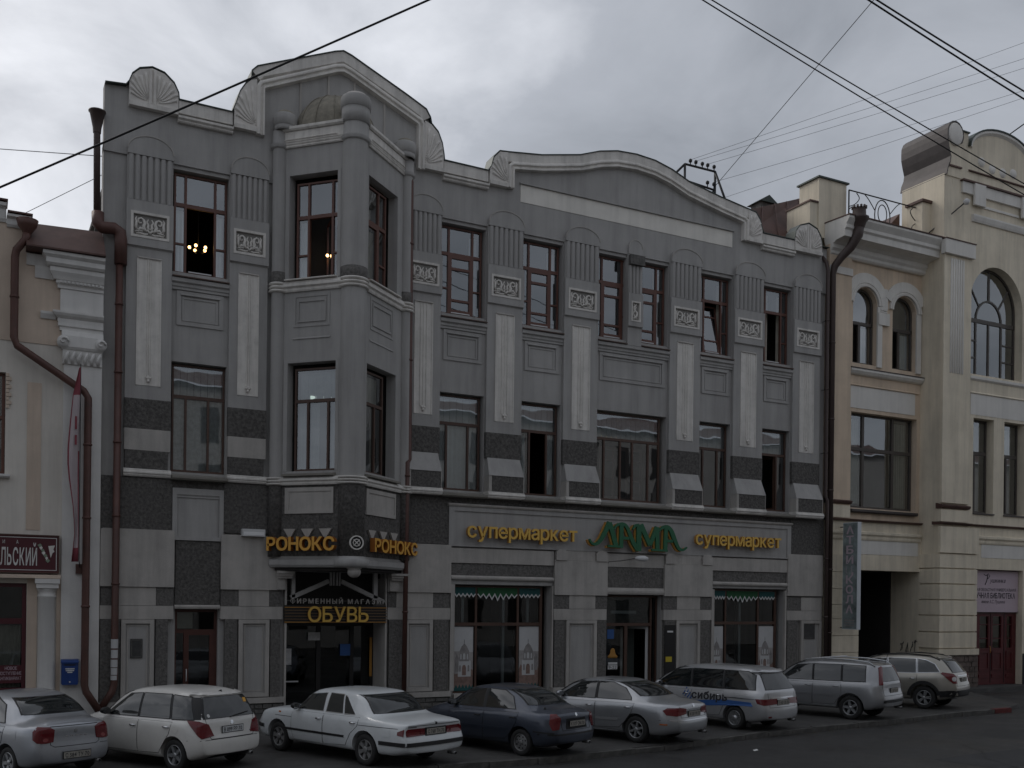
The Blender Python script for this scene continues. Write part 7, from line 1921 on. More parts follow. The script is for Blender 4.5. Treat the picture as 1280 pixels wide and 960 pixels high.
        for p, nr in rows[0]: vs.append(p - nr * skirt)
        for row in rows:
            for p, nr in row: vs.append(p + nr * off)
        vs.append(ch[0] + ch[1] * off)
        fs = []; nr_ = len(fr) + 1
        for r in range(nr_ - 1):
            for i in range(n):
                j = (i + 1) % n
                fs.append((r * n + i, r * n + j, (r + 1) * n + j, (r + 1) * n + i))
        for i in range(n): fs.append(((nr_ - 1) * n + i, (nr_ - 1) * n + (i + 1) % n, nr_ * n))
        mb = MB(); mb.add(vs, fs, 0, True)
        for i in range(n): mb.sm[i] = False
        me = mb.mesh(name, m); fix_normals(me)
        # make sure it faces outwards
        c0 = me.polygons[-1].normal
        if c0.dot(d) > 0:
            me.flip_normals()
        return link(name, me, par or s.root, label=label, kind=kind)
    def strip(s, name, pts, view, m, w=0.02, off=0.004, par=None, kind=None):
        """a narrow band along a polyline"""
        pts = [Vector(p) for p in pts]; L = []; Rr = []
        for i, p in enumerate(pts):
            a = pts[max(0, i - 1)]; b = pts[min(len(pts) - 1, i + 1)]
            dd = (b - a).normalized(); nn = Vector((-dd.y, dd.x)) * w / 2
            L.append(p + nn); Rr.append(p - nn)
        sg = {'L': Vector((0, -1, 0)), 'R': Vector((0, 1, 0)), 'B': Vector((1, 0, 0)), 'F': Vector((-1, 0, 0))}[view]
        def P3(p):
            o = Vector((p.x, -sg.y * 3, p.y)) if view in 'LR' else Vector((-6 if view == 'B' else 8, p.x, p.y))
            h = s.bvh.ray_cast(o, sg)
            if h[0] is None: return None
            nr = h[1] if h[1].dot(sg) < 0 else -h[1]
            return h[0], nr
        vs = []; fs = []; rows = []
        for i in range(len(pts) - 1):
            k = max(1, int((pts[i + 1] - pts[i]).length / 0.08))
            for j in range(k + (1 if i == len(pts) - 2 else 0)):
                f = j / k; a = P3(L[i].lerp(L[i + 1], f)); b = P3(Rr[i].lerp(Rr[i + 1], f))
                if a and b: rows.append((a, b))
        for a, b in rows:
            vs += [a[0] - a[1] * 0.01, a[0] + a[1] * off, b[0] + b[1] * off, b[0] - b[1] * 0.01]
        for i in range(len(rows) - 1):
            for q in range(3): fs.append((i * 4 + q, i * 4 + q + 1, i * 4 + 4 + q + 1, i * 4 + 4 + q))
        if not fs: return None
        mb = MB(); mb.add(vs, fs, 0, False)
        o = obj(name, mb, m, par or s.root); 
        if kind: o['kind'] = kind
        return o
    def surf(s, view, a, b):
        if view in 'LR':
            sg = 1 if view == 'L' else -1
            h = s.bvh.ray_cast(Vector((a, sg * 3, b)), Vector((0, -sg, 0)))
        elif view == 'B': h = s.bvh.ray_cast(Vector((-6, a, b)), Vector((1, 0, 0)))
        elif view == 'F': h = s.bvh.ray_cast(Vector((8, a, b)), Vector((-1, 0, 0)))
        else: h = s.bvh.ray_cast(Vector((a, b, 4)), Vector((0, 0, -1)))
        return h[0]
    def doors(s, front, rear, handles, gap=0.010):
        """door skins standing a hair proud over a dark gap, on both sides"""
        for v in ('L', 'R'):
            for k, poly in enumerate((front, rear)):
                c0 = sum((Vector(p) for p in poly), Vector((0, 0))) / len(poly)
                grow = [tuple(Vector(p) + (Vector(p) - c0).normalized() * gap) for p in poly]
                dpt = s.patch('door', poly, v, s.c['paint'], 0.0050, 0.004)
                if dpt is None: continue
                s.patch('door_gap', grow, v, 'car_gap', 0.0018, 0.004, par=dpt)
                if handles and k < len(handles):
                    hx, hz = handles[k]; p = s.surf(v, hx, hz)
                    if p is not None:
                        sg = 1 if v == 'L' else -1
                        mb = MB(); mb.tube([(p.x - 0.09, p.y + sg * 0.006, p.z), (p.x - 0.06, p.y + sg * 0.030, p.z + 0.004), (p.x + 0.05, p.y + sg * 0.030, p.z + 0.004), (p.x + 0.085, p.y + sg * 0.006, p.z)], [0.012, 0.015, 0.015, 0.012], 8)
                        obj('handle', mb, s.c.get('handle', s.c['paint']), dpt)
    def glass_side(s, polys, trim='car_black', names=('front_window', 'rear_window', 'quarter_window')):
        if s.c.get('dark_pillars', True): s.pillars(polys)
        for v in ('L', 'R'):
            for k, poly in enumerate(polys):
                c0 = sum((Vector(p) for p in poly), Vector((0, 0))) / len(poly)
                grow = [tuple(Vector(p) + (Vector(p) - c0).normalized() * 0.022) for p in poly]
                g = s.patch(names[min(k, 2)], poly, v, 'car_glass', 0.0095, 0.008, rings=4)
                if g: s.patch('window_seal', grow, v, trim, 0.0072, 0.006, par=g, rings=3)
    def pillars(s, polys):
        for v in ('L', 'R'):
            for a, b in zip(polys[:-1], polys[1:]):
                s.patch('pillar_trim', [b[1], a[0], a[-1], b[2]], v, 'car_black', 0.0065, 0.006, rings=3)
    def glass_end(s, poly, v, name, trim='car_black', grow=0.02):
        c0 = sum((Vector(p) for p in poly), Vector((0, 0))) / len(poly)
        gr = [tuple(Vector(p) + (Vector(p) - c0).normalized() * grow) for p in poly]
        g = s.patch(name, poly, v, 'car_glass', 0.0075, 0.008, rings=6)
        if g: s.patch('window_seal', gr, v, trim, 0.0050, 0.006, par=g, rings=6)
        return g
    def mirror_box(s, x, z, m=None):
        for v, sg in (('L', 1), ('R', -1)):
            p = s.surf(v, x, z)
            if p is None: continue
            y = p.y
            mb = MB()
            mb.lathe([(0.0, -0.05), (0.065, -0.045), (0.085, -0.01), (0.075, 0.05), (0.04, 0.09), (0.0, 0.10)], (0, 0, 0), 14, axis='x')
            vs = [(q[0], q[1] * 1.25 * sg, q[2] * 0.85) for q in mb.v]; mb.v = vs
            o = obj('side_mirror', mb, m or s.c['paint'], s.root, (x - 0.0, y + sg * 0.13, z + 0.05))
            mb = MB(); mb.tube([(0.02, -sg * 0.14, -0.05), (0.02, -sg * 0.05, -0.02)], 0.022, 6); obj('stalk', mb, 'car_black', o)
            mb = MB(); mb.box(-0.056, -0.051, -0.08, 0.08, -0.045, 0.045); obj('mirror_glass', mb, 'chrome', o)
    def wheels(s, rim):
        c = s.c; r = c['wr']; w = 0.19
        ty = MB(); prof = [(r * 0.64, -w / 2 + 0.01), (r * 0.72, -w / 2), (r * 0.90, -w / 2 - 0.004), (r * 0.97, -w / 2 + 0.012), (r, -w / 2 + 0.035), (r, w / 2 - 0.035), (r * 0.97, w / 2 - 0.012), (r * 0.90, w / 2 + 0.004), (r * 0.72, w / 2), (r * 0.64, w / 2 - 0.01), (r * 0.62, 0), (r * 0.64, -w / 2 + 0.01)]
        ty.lathe(prof, (0, 0, 0), 36, axis='y'); tm = ty.mesh('wheel', 'tyre'); fix_normals(tm)
        rm = rim_mesh(rim, r * 0.655, w, c.get('rimmat', 'alloy'))
        for ax in (0.0, c['wb']):
            for sg in (1, -1):
                o = link('wheel', tm, s.root, (ax, sg * (c['W'] / 2 - w / 2 - 0.035), r + 0.0), math.pi if sg < 0 else 0.0)
                q = link('rim', rm, o)
                q.rotation_euler = (0, random.uniform(0, 6), 0)
    def plate(s, y, z, text, m='plate_white', tilt=0.0, wid=0.52, frame_m='car_black', v='B'):
        p = s.surf(v, y, z)
        if p is None: return
        sx = -1 if v == 'B' else 1
        mb = MB(); mb.box(-0.012, 0.0, -wid / 2 - 0.012, wid / 2 + 0.012, -0.068, 0.068)
        pl = obj('number_plate', mb, frame_m, s.root, (p.x - 0.006, p.y, p.z)); pl.rotation_euler = (0, R(tilt), 0)
        mb = MB(); mb.box(-0.016, -0.0125, -wid / 2, wid / 2, -0.056, 0.056); obj('plate_face', mb, m, pl)
        mb = MB(); lay, w = layout(text, 0.02, 0.10, 0.3, solid=False)
        k = (wid - 0.06) / w
        for ch, vs, fs, a, b in lay: mb.add([(-0.0175, wid / 2 - 0.03 - v_[0] * k, -0.038 + v_[1] * 0.10) for v_ in vs], fs)
        obj('plate_text', mb, 'print_ink', pl, kind='stuff', fix=False)
    def bumper_rear(s, z0, z1, zwrap, m=None, off=0.012, name='rear_bumper'):
        pass
RIMS = {}
def rim_mesh(kind, r, w, m):
    key = (kind, round(r, 3), m)
    if key in RIMS: return RIMS[key]
    mb = MB(); y = w / 2 - 0.012          # the outer face looks along +y
    mb.lathe([(r, -w / 2 + 0.03), (r, y), (r * 0.93, y + 0.008), (r * 0.90, y - 0.01), (r * 0.88, -w / 2 + 0.05)], (0, 0, 0), 36, axis='y')
    mb.lathe([(0, y - 0.075), (r * 0.9, y - 0.085)], (0, 0, 0), 24, 1, axis='y')
    def spoke(a, r0, r1, w0, w1, d0=0.0, d1=0.0):
        c, s_ = math.cos(a), math.sin(a)
        def Pt(rr, t, yy): return (rr * c - t * s_, yy, rr * s_ + t * c)
        vs = [Pt(r0, -w0, y - 0.012 - d0), Pt(r0, w0, y - 0.012 - d0), Pt(r1, w1, y - d1), Pt(r1, -w1, y - d1), Pt(r0, -w0 * 1.2, y - 0.06), Pt(r0, w0 * 1.2, y - 0.06), Pt(r1, w1 * 1.15, y - 0.05), Pt(r1, -w1 * 1.15, y - 0.05)]
        mb.add(vs, [(0, 1, 2, 3), (4, 7, 6, 5), (0, 4, 5, 1), (1, 5, 6, 2), (2, 6, 7, 3), (3, 7, 4, 0)], 0)
    if kind == 'five':
        for k in range(5): spoke(2 * math.pi * k / 5, 0.03, r * 0.92, 0.040, 0.026)
    elif kind == 'six':
        for k in range(6): spoke(2 * math.pi * k / 6, 0.03, r * 0.92, 0.034, 0.017)
    elif kind == 'twin':
        for k in range(5):
            for d in (-0.16, 0.16): spoke(2 * math.pi * k / 5 + d, 0.03, r * 0.92, 0.022, 0.016)
    elif kind == 'five_wide':
        for k in range(5): spoke(2 * math.pi * k / 5, 0.03, r * 0.92, 0.046, 0.036)
    elif kind == 'multi':
        for k in range(18): spoke(2 * math.pi * k / 18, 0.05, r * 0.92, 0.010, 0.012)
        mb.lathe([(0.075, y - 0.05), (0.075, y + 0.004), (0, y + 0.006)], (0, 0, 0), 20, axis='y')
    elif kind == 'oval':
        for k in range(6): spoke(2 * math.pi * k / 6, 0.05, r * 0.92, 0.030, 0.042)
        mb.lathe([(r * 0.30, y - 0.05), (r * 0.34, y + 0.0), (r * 0.24, y + 0.012), (0, y + 0.012)], (0, 0, 0), 24, axis='y')
    elif kind == 'steel':
        mb.lathe([(r * 0.92, y - 0.045), (r * 0.78, y - 0.02), (r * 0.60, y - 0.028), (r * 0.42, y - 0.012), (0, y - 0.02)], (0, 0, 0), 30, axis='y')
        for k in range(8):
            a = 2 * math.pi * k / 8
            mb.lathe([(0.0, y - 0.016), (0.016, y - 0.016), (0.018, y - 0.03)], (r * 0.68 * math.cos(a), 0.002, r * 0.68 * math.sin(a)), 8, 1, axis='y')
    mb.lathe([(0.052, y - 0.04), (0.050, y - 0.006), (0.036, y + 0.002), (0, y + 0.003)], (0, 0, 0), 16, axis='y')
    for k in range(5):
        a = 2 * math.pi * k / 5 + 0.6
        mb.lathe([(0.010, y - 0.03), (0.010, y - 0.002), (0, y)], (0.068 * math.cos(a), 0, 0.068 * math.sin(a)), 6, 1, axis='y')
    me = mb.mesh('rim', [m, 'car_gap']); fix_normals(me)
    RIMS[key] = me
    return me

def finish(k, windshield, headlights):
    k.glass_end(windshield, 'F', 'windshield')
    for v, poly in headlights: k.patch('headlight', poly, v, 'lamp_clear', 0.006, 0.01)
def mirror_y(poly): return [(-a, b) for a, b in poly]
def both(k, name, poly, view, m, **kw):
    """left and right copy of a lamp given in an oblique or rear view"""
    o = k.patch(name, poly, view, m, **kw)
    if view == 'B': k.patch(name, mirror_y(poly), 'B', m, **kw)
    else: k.patch(name, poly, -view, m, **kw)
    return o
def sides(k, name, poly, m, **kw):
    o = k.patch(name, poly, 'L', m, **kw); k.patch(name, poly, 'R', m, **kw); return o
def circle(cx, cz, r, n=16): return [(cx + r * math.cos(2 * math.pi * i / n), cz + r * math.sin(2 * math.pi * i / n)) for i in range(n)]
def rect(x0, x1, z0, z1): return [(x0, z0), (x1, z0), (x1, z1), (x0, z1)]
def exhaust(k, y, z=0.27):
    p = k.surf('B', y, 0.42)
    mb = MB(); mb.lathe([(0.028, -0.05), (0.034, -0.05), (0.034, 0.16), (0.028, 0.16)], (p.x + 0.02, y, z), 12, axis='x'); obj('exhaust_pipe', mb, 'alloy_dull', k.root)

# 1 ---- silver saloon at the left edge
k = Car(dict(label='silver small saloon cut off by the left edge, seen from behind', x=1.21, y=-8.27, rot=117.1, L=4.145, W=1.66, wb=2.37, ro=0.85, wr=0.285, paint='paint_silver_blue', corner=0.36,
    top=[(-0.85, 1.00), (-0.74, 1.055), (-0.42, 1.085), (-0.36, 1.10), (0.15, 1.37), (0.55, 1.475), (1.0, 1.50), (1.35, 1.455), (2.15, 1.05), (2.25, 1.02), (2.9, 0.88), (3.30, 0.68)],
    belt=[(-0.85, 0.95), (0, 0.95), (1.2, 0.92), (2.2, 0.92), (2.9, 0.82), (3.3, 0.62)], wide=[(-0.85, 0.79), (0, 0.83), (2.4, 0.82), (3.3, 0.74)], roofw=[(-0.4, 0.66), (0.3, 0.585), (1.3, 0.575), (2.2, 0.68)],
    bottom=[(-0.85, 0.30), (-0.5, 0.2), (3.0, 0.2), (3.3, 0.25)], rear=[(0.2, 0.10), (0.35, 0.0), (0.55, 0.0), (0.62, 0.06), (0.9, 0.05), (1.0, 0.09)], front=[(0.2, 0.1), (0.35, 0.0), (0.55, 0.02), (0.7, 0.15), (1.0, 0.3)]))
k.doors([(0.98, 0.30), (1.85, 0.30), (1.95, 0.88), (0.95, 0.90)], [(0.40, 0.34), (0.95, 0.30), (0.93, 0.90), (0.10, 0.92), (0.16, 0.66), (0.28, 0.48)], [(1.10, 0.80), (0.26, 0.82)])
k.glass_side([[(1.0, 0.96), (1.92, 0.95), (1.42, 1.33), (1.03, 1.38)], [(0.16, 0.98), (0.94, 0.97), (0.97, 1.38), (0.66, 1.38), (0.36, 1.28)]])
k.glass_end([(-0.60, 1.13), (0.60, 1.13), (0.55, 1.30), (0.50, 1.40), (-0.50, 1.40), (-0.55, 1.30)], 'B', 'rear_window')
both(k, 'tail_light', [(-0.24, 0.69), (-0.25, 0.90), (-0.18, 0.95), (0.0, 0.96), (0.06, 0.88), (0.05, 0.74), (-0.03, 0.68), (-0.15, 0.67)], 52, 'lamp_red', off=0.012)
both(k, 'reverse_lamp', circle(-0.14, 0.73, 0.035, 10), 52, 'lamp_pink', off=0.016)
k.strip('trunk_line', [(0.48, 0.98), (0.47, 0.64), (0.40, 0.60), (-0.40, 0.60), (-0.47, 0.64), (-0.48, 0.98)], 'B', 'car_gap', 0.010)
k.strip('trunk_lip', [(-0.46, 0.955), (0.46, 0.955)], 'B', 'car_gap', 0.012, 0.003)
k.plate(0.0, 0.44, 'С 584 ТУ 70', 'plate_dirty')
for i in range(5): k.patch('badge', rect(-0.22 + i * 0.09, -0.17 + i * 0.09, 0.77, 0.785), 'B', 'chrome', 0.006, res=0.03, rings=2)
k.patch('emblem', circle(0, 0.86, 0.035, 10), 'B', 'chrome', 0.008)
sides(k, 'fuel_flap', rect(-0.30, -0.14, 0.72, 0.87), k.c['paint'], off=0.004)
k.strip('bumper_line', [(-0.48, 0.60), (-0.8, 0.60)], 'B', 'car_gap', 0.008); k.mirror_box(1.82, 0.98); k.wheels('five'); exhaust(k, -0.45)
finish(k, [(-0.62, 1.08), (0.62, 1.08), (0.52, 1.40), (-0.52, 1.40)], [('F', rect(0.45, 0.70, 0.62, 0.76)), ('F', rect(-0.70, -0.45, 0.62, 0.76))])

# 2 ---- white hatchback
k = Car(dict(label='white five door hatchback with dark rear glass, second car from the left', x=4.0, y=-8.56, rot=121.5, L=3.855, W=1.695, wb=2.37, ro=0.70, wr=0.30, paint='paint_white', corner=0.34, shrink=0.09,
    top=[(-0.70, 1.435), (-0.5, 1.465), (0, 1.512), (0.6, 1.53), (1.1, 1.515), (1.45, 1.465), (2.35, 1.0), (2.5, 0.98), (2.9, 0.90), (3.155, 0.76)],
    belt=[(-0.70, 0.95), (0, 0.95), (1, 0.93), (2.2, 0.93), (2.6, 0.89), (3.155, 0.68)], wide=[(-0.7, 0.80), (-0.2, 0.845), (1, 0.8475), (2.6, 0.83), (3.155, 0.75)], roofw=[(-0.7, 0.60), (0, 0.62), (1.2, 0.61), (2.4, 0.70)],
    bottom=[(-0.7, 0.32), (-0.4, 0.2), (2.9, 0.2), (3.155, 0.26)], rear=[(0.2, 0.12), (0.34, 0.0), (0.56, 0.0), (0.63, 0.05), (0.9, 0.08), (1.0, 0.11), (1.2, 0.19), (1.44, 0.31)], front=[(0.2, 0.1), (0.35, 0.0), (0.55, 0.02), (0.7, 0.14), (1.0, 0.3)], handle='chrome'))
k.doors([(1.02, 0.30), (1.90, 0.30), (2.02, 0.90), (1.01, 0.91)], [(0.42, 0.32), (0.99, 0.30), (0.98, 0.91), (0.06, 0.92), (0.12, 0.70), (0.28, 0.50)], [(1.14, 0.80), (0.20, 0.82)])
k.glass_side([[(1.06, 0.965), (2.02, 0.955), (1.44, 1.36), (1.09, 1.40)], [(0.16, 0.975), (1.00, 0.965), (1.03, 1.405), (0.27, 1.415)], [(-0.44, 0.985), (0.09, 0.975), (0.20, 1.41), (-0.24, 1.38)]])
k.glass_end([(-0.615, 1.0), (0.615, 1.0), (0.60, 1.08), (0.505, 1.385), (-0.505, 1.385), (-0.60, 1.08)], 'B', 'rear_window')
both(k, 'pillar_trim', [(-0.13, 0.995), (0.13, 0.985), (0.17, 1.39), (-0.05, 1.385)], 45, 'car_black', off=0.006)
k.patch('spoiler', [(-0.60, 1.405), (0.60, 1.405), (0.56, 1.445), (-0.56, 1.445)], 'B', 'paint_white', 0.03)
both(k, 'tail_light', [(-0.26, 0.68), (-0.05, 0.64), (0.02, 0.70), (0.20, 0.93), (0.22, 0.97), (0.0, 0.96), (-0.16, 0.90)], 45, 'lamp_red', off=0.014)
k.strip('hatch_line', [(0.60, 0.99), (0.58, 0.70), (0.52, 0.625), (-0.52, 0.625), (-0.58, 0.70), (-0.60, 0.99)], 'B', 'car_gap', 0.010)
k.strip('bumper_line', [(-0.83, 0.60), (-0.55, 0.615), (0.55, 0.615), (0.83, 0.60)], 'B', 'car_gap', 0.008)
k.patch('bumper_insert', [(-0.48, 0.24), (0.48, 0.24), (0.42, 0.33), (-0.42, 0.33)], 'B', 'car_black', 0.004)
k.plate(0.0, 0.78, 'В 099 РР 70'); k.patch('emblem', circle(0, 0.90, 0.04, 12), 'B', 'chrome', 0.008)
k.patch('badge', rect(-0.52, -0.44, 0.70, 0.72), 'B', 'chrome', 0.006, res=0.03, rings=2)
k.patch('sticker', circle(0.52, 1.05, 0.032, 12), 'B', 'white_paint', 0.013); k.patch('sticker', rect(-0.52, -0.44, 1.24, 1.32), 'B', 'sign_yellow', 0.013)
sides(k, 'fuel_flap', circle(-0.05, 0.80, 0.085), 'paint_white', off=0.004)
p = k.surf('B', 0.0, 1.02); mb = MB(); mb.tube([(p.x - 0.02, 0.02, p.z - 0.02), (p.x - 0.03, -0.10, p.z + 0.01), (p.x - 0.02, -0.42, p.z + 0.05)], 0.012, 6); obj('wiper', mb, 'car_black', k.root)
p = k.surf('T', -0.32, 0.0); mb = MB(); mb.prism([(-0.07, 0.0), (0.07, 0.0), (-0.05, 0.06)], -0.012, 0.012); obj('antenna_fin', mb, 'car_black', k.root, (p.x, 0, p.z - 0.004))
k.mirror_box(1.88, 0.98, 'car_black'); k.wheels('five'); exhaust(k, -0.45)
finish(k, [(-0.66, 1.05), (0.66, 1.05), (0.54, 1.42), (-0.54, 1.42)], [('F', rect(0.42, 0.70, 0.62, 0.78)), ('F', rect(-0.70, -0.42, 0.62, 0.78))])

# 3 ---- white three box saloon
k = Car(dict(label='white angular old saloon with long boot, third car from the left', x=7.59, y=-9.49, rot=111.5, L=4.90, W=1.80, wb=2.80, ro=1.13, wr=0.315, paint='paint_white_cool', corner=0.22, shrink=0.07, dark_pillars=False, arch=0.06, bulge=0.012,
    top=[(-1.13, 0.90), (-1.02, 0.945), (-0.34, 0.985), (-0.27, 0.995), (0.0, 1.17), (0.32, 1.365), (0.58, 1.415), (1.2, 1.43), (1.72, 1.41), (1.92, 1.345), (2.42, 1.02), (2.52, 0.995), (3.2, 0.93), (3.62, 0.84), (3.77, 0.74)],
    belt=[(-1.13, 0.875), (0, 0.93), (2.4, 0.93), (3.4, 0.86), (3.77, 0.68)], wide=[(-1.13, 0.83), (0, 0.895), (2.5, 0.90), (3.4, 0.87), (3.77, 0.80)], roofw=[(-0.3, 0.74), (0.5, 0.665), (1.8, 0.645), (2.5, 0.74)],
    bottom=[(-1.13, 0.32), (-0.7, 0.24), (3.4, 0.24), (3.77, 0.3)], rear=[(0.24, 0.12), (0.34, 0.01), (0.58, 0.0), (0.61, 0.09), (0.75, 0.085), (0.88, 0.06), (0.95, 0.07)], front=[(0.25, 0.1), (0.38, 0.0), (0.58, 0.0), (0.62, 0.08), (0.8, 0.10), (1.0, 0.2)], handle='chrome', rimmat='alloy_dull'))
k.doors([(1.30, 0.32), (2.26, 0.32), (2.32, 0.60), (2.30, 0.92), (1.29, 0.92)], [(0.58, 0.36), (1.27, 0.32), (1.26, 0.92), (0.18, 0.93), (0.22, 0.76), (0.42, 0.60)], [(1.42, 0.82), (0.36, 0.82)])
k.glass_side([[(1.34, 0.975), (2.24, 0.97), (1.90, 1.27), (1.40, 1.325)], [(0.72, 0.975), (1.24, 0.975), (1.27, 1.33), (0.86, 1.325)], [(0.34, 0.98), (0.66, 0.975), (0.80, 1.31), (0.72, 1.29)]], trim='chrome')
k.glass_end([(-0.69, 1.02), (0.69, 1.02), (0.59, 1.35), (-0.59, 1.35)], 'B', 'rear_window')
sides(k, 'tail_light', [(-1.03, 0.655), (-0.90, 0.68), (-0.90, 0.74), (-1.03, 0.795)], 'lamp_red', off=0.012)
for v in ('L', 'R'):
    k.strip('crease_shade', [(-0.9, 0.80), (0.3, 0.79), (2.2, 0.78), (2.9, 0.78)], v, 'car_gap', 0.010, 0.003)  # near-black strip: shade of a body crease drawn as colour
    k.strip('side_moulding', [(0.60, 0.53), (2.55, 0.53)], v, 'car_black', 0.045, 0.014)
both(k, 'tail_light', [(0.30, 0.66), (0.745, 0.65), (0.745, 0.76), (0.70, 0.80), (0.30, 0.80)], 'B', 'lamp_red', off=0.012)
both(k, 'reverse_lamp', rect(0.30, 0.42, 0.68, 0.78), 'B', 'lamp_red', off=0.015)
k.patch('plate_panel', rect(-0.29, 0.29, 0.645, 0.805), 'B', 'car_black', 0.008)
k.plate(0.0, 0.725, 'С 768 ТН 70', 'plate_dirty', wid=0.50)
k.patch('badge', rect(0.50, 0.70, 0.822, 0.836), 'B', 'iron', 0.006, res=0.03, rings=2); k.patch('emblem', circle(0, 0.875, 0.028, 8), 'B', 'iron', 0.008)
k.strip('trunk_line', [(0.70, 0.85), (-0.70, 0.85)], 'B', 'car_gap', 0.008)
k.strip('bumper_strip', [(-0.84, 0.50), (0.84, 0.50)], 'B', 'car_black', 0.075, 0.016)
for v in ('L', 'R'): k.strip('bumper_strip', [(-1.08, 0.50), (-0.42, 0.50)], v, 'car_black', 0.075, 0.016); k.strip('bumper_strip', [(3.30, 0.52), (3.72, 0.52)], v, 'car_black', 0.075, 0.016)
sides(k, 'fuel_flap', rect(-0.72, -0.54, 0.62, 0.77), 'paint_white_cool', off=0.005)
sides(k, 'indicator', rect(2.70, 2.77, 0.84, 0.87), 'lamp_orange', off=0.008)
k.mirror_box(2.12, 0.98, 'car_black'); k.wheels('oval'); exhaust(k, -0.5, 0.24)
finish(k, [(-0.66, 1.05), (0.66, 1.05), (0.55, 1.34), (-0.55, 1.34)], [('F', rect(0.45, 0.72, 0.62, 0.76)), ('F', rect(-0.72, -0.45, 0.62, 0.76))])

# 4 ---- dark blue grey saloon
k = Car(dict(label='dark blue grey rounded saloon with steel wheels parked beside the white old saloon', x=10.97, y=-9.57, rot=111.7, L=4.237, W=1.678, wb=2.52, ro=0.88, wr=0.285, paint='paint_graphite', corner=0.38,
    top=[(-0.88, 0.94), (-0.76, 0.995), (-0.45, 1.035), (-0.38, 1.05), (0.32, 1.345), (0.75, 1.42), (1.2, 1.432), (1.55, 1.385), (2.3, 1.02), (2.4, 0.99), (3.0, 0.86), (3.357, 0.66)],
    belt=[(-0.88, 0.90), (0, 0.93), (1.3, 0.91), (2.3, 0.91), (2.9, 0.81), (3.357, 0.60)], wide=[(-0.88, 0.77), (0, 0.835), (2.4, 0.83), (3.357, 0.72)], roofw=[(-0.4, 0.66), (0.3, 0.575), (1.4, 0.57), (2.3, 0.68)],
    bottom=[(-0.88, 0.30), (-0.5, 0.2), (3.0, 0.2), (3.357, 0.25)], rear=[(0.2, 0.10), (0.35, 0.0), (0.54, 0.0), (0.60, 0.06), (0.85, 0.05), (0.96, 0.10)], front=[(0.2, 0.1), (0.35, 0.0), (0.52, 0.02), (0.66, 0.15), (1.0, 0.3)], handle='car_black', rimmat='alloy_dull'))
k.doors([(1.08, 0.30), (2.0, 0.30), (2.10, 0.88), (1.06, 0.89)], [(0.42, 0.34), (1.05, 0.30), (1.03, 0.89), (0.06, 0.91), (0.12, 0.68), (0.28, 0.48)], [(1.22, 0.78), (0.20, 0.80)])
k.glass_side([[(1.10, 0.955), (2.08, 0.945), (1.56, 1.30), (1.14, 1.345)], [(0.18, 0.975), (1.02, 0.965), (1.07, 1.345), (0.62, 1.33), (0.36, 1.22)]])
k.glass_end([(-0.62, 1.07), (0.62, 1.07), (0.50, 1.355), (-0.50, 1.355)], 'B', 'rear_window')
both(k, 'tail_light', [(-0.16, 0.61), (-0.19, 0.84), (-0.10, 0.92), (0.03, 0.92), (0.05, 0.72), (-0.02, 0.59)], 50, 'lamp_red', off=0.012)
k.patch('recess_shade', [(-0.36, 0.60), (0.36, 0.60), (0.32, 0.82), (-0.32, 0.82)], 'B', 'car_gap', 0.004)  # flat dark patch: shade of an unmodelled plate recess put into the colour
k.plate(-0.02, 0.71, 'К 577 ОМ 70', 'plate_dirty'); k.patch('emblem', circle(0, 0.89, 0.038, 10), 'B', 'chrome', 0.008)
k.strip('trunk_line', [(0.50, 0.93), (0.47, 0.58), (-0.47, 0.58), (-0.50, 0.93)], 'B', 'car_gap', 0.009)
for v in ('L', 'R'): k.strip('side_moulding', [(0.36, 0.55), (2.25, 0.54)], v, 'paint_graphite', 0.05, 0.014); k.strip('bumper_line', [(-0.82, 0.53), (-0.36, 0.55)], v, 'car_black', 0.03, 0.010)
k.strip('bumper_line', [(-0.80, 0.50), (0.80, 0.50)], 'B', 'car_black', 0.035, 0.008)
p = k.surf('T', -0.42, 0.50); mb = MB(); mb.lathe([(0.03, 0), (0.02, 0.03), (0, 0.04)], (p.x, p.y, p.z), 8); obj('washer_jet', mb, 'car_black', k.root)
k.mirror_box(1.96, 0.97, 'car_black'); k.wheels('steel'); exhaust(k, -0.42)
finish(k, [(-0.64, 1.04), (0.64, 1.04), (0.52, 1.35), (-0.52, 1.35)], [('F', circle(0.52, 0.66, 0.10)), ('F', circle(-0.52, 0.66, 0.10))])

# 5 ---- silver executive saloon
k = Car(dict(label='silver saloon with six spoke wheels parked before the left shop pier', x=14.43, y=-8.85, rot=112.4, L=4.785, W=1.785, wb=2.75, ro=1.06, wr=0.315, paint='paint_silver', corner=0.42,
    top=[(-1.06, 0.95), (-0.95, 1.0), (-0.45, 1.045), (-0.38, 1.055), (0.40, 1.355), (0.85, 1.432), (1.35, 1.44), (1.8, 1.388), (2.65, 1.0), (2.75, 0.98), (3.4, 0.86), (3.725, 0.66)],
    belt=[(-1.06, 0.90), (0, 0.945), (1.4, 0.92), (2.6, 0.91), (3.3, 0.80), (3.725, 0.60)], wide=[(-1.06, 0.80), (0, 0.888), (2.6, 0.885), (3.725, 0.76)], roofw=[(-0.4, 0.70), (0.4, 0.61), (1.6, 0.60), (2.6, 0.72)],
    bottom=[(-1.06, 0.30), (-0.6, 0.19), (3.4, 0.19), (3.725, 0.24)], rear=[(0.2, 0.14), (0.34, 0.01), (0.56, 0.0), (0.62, 0.06), (0.85, 0.06), (0.97, 0.11)], front=[(0.2, 0.1), (0.35, 0.0), (0.55, 0.02), (0.7, 0.15), (1.0, 0.3)], handle='chrome'))
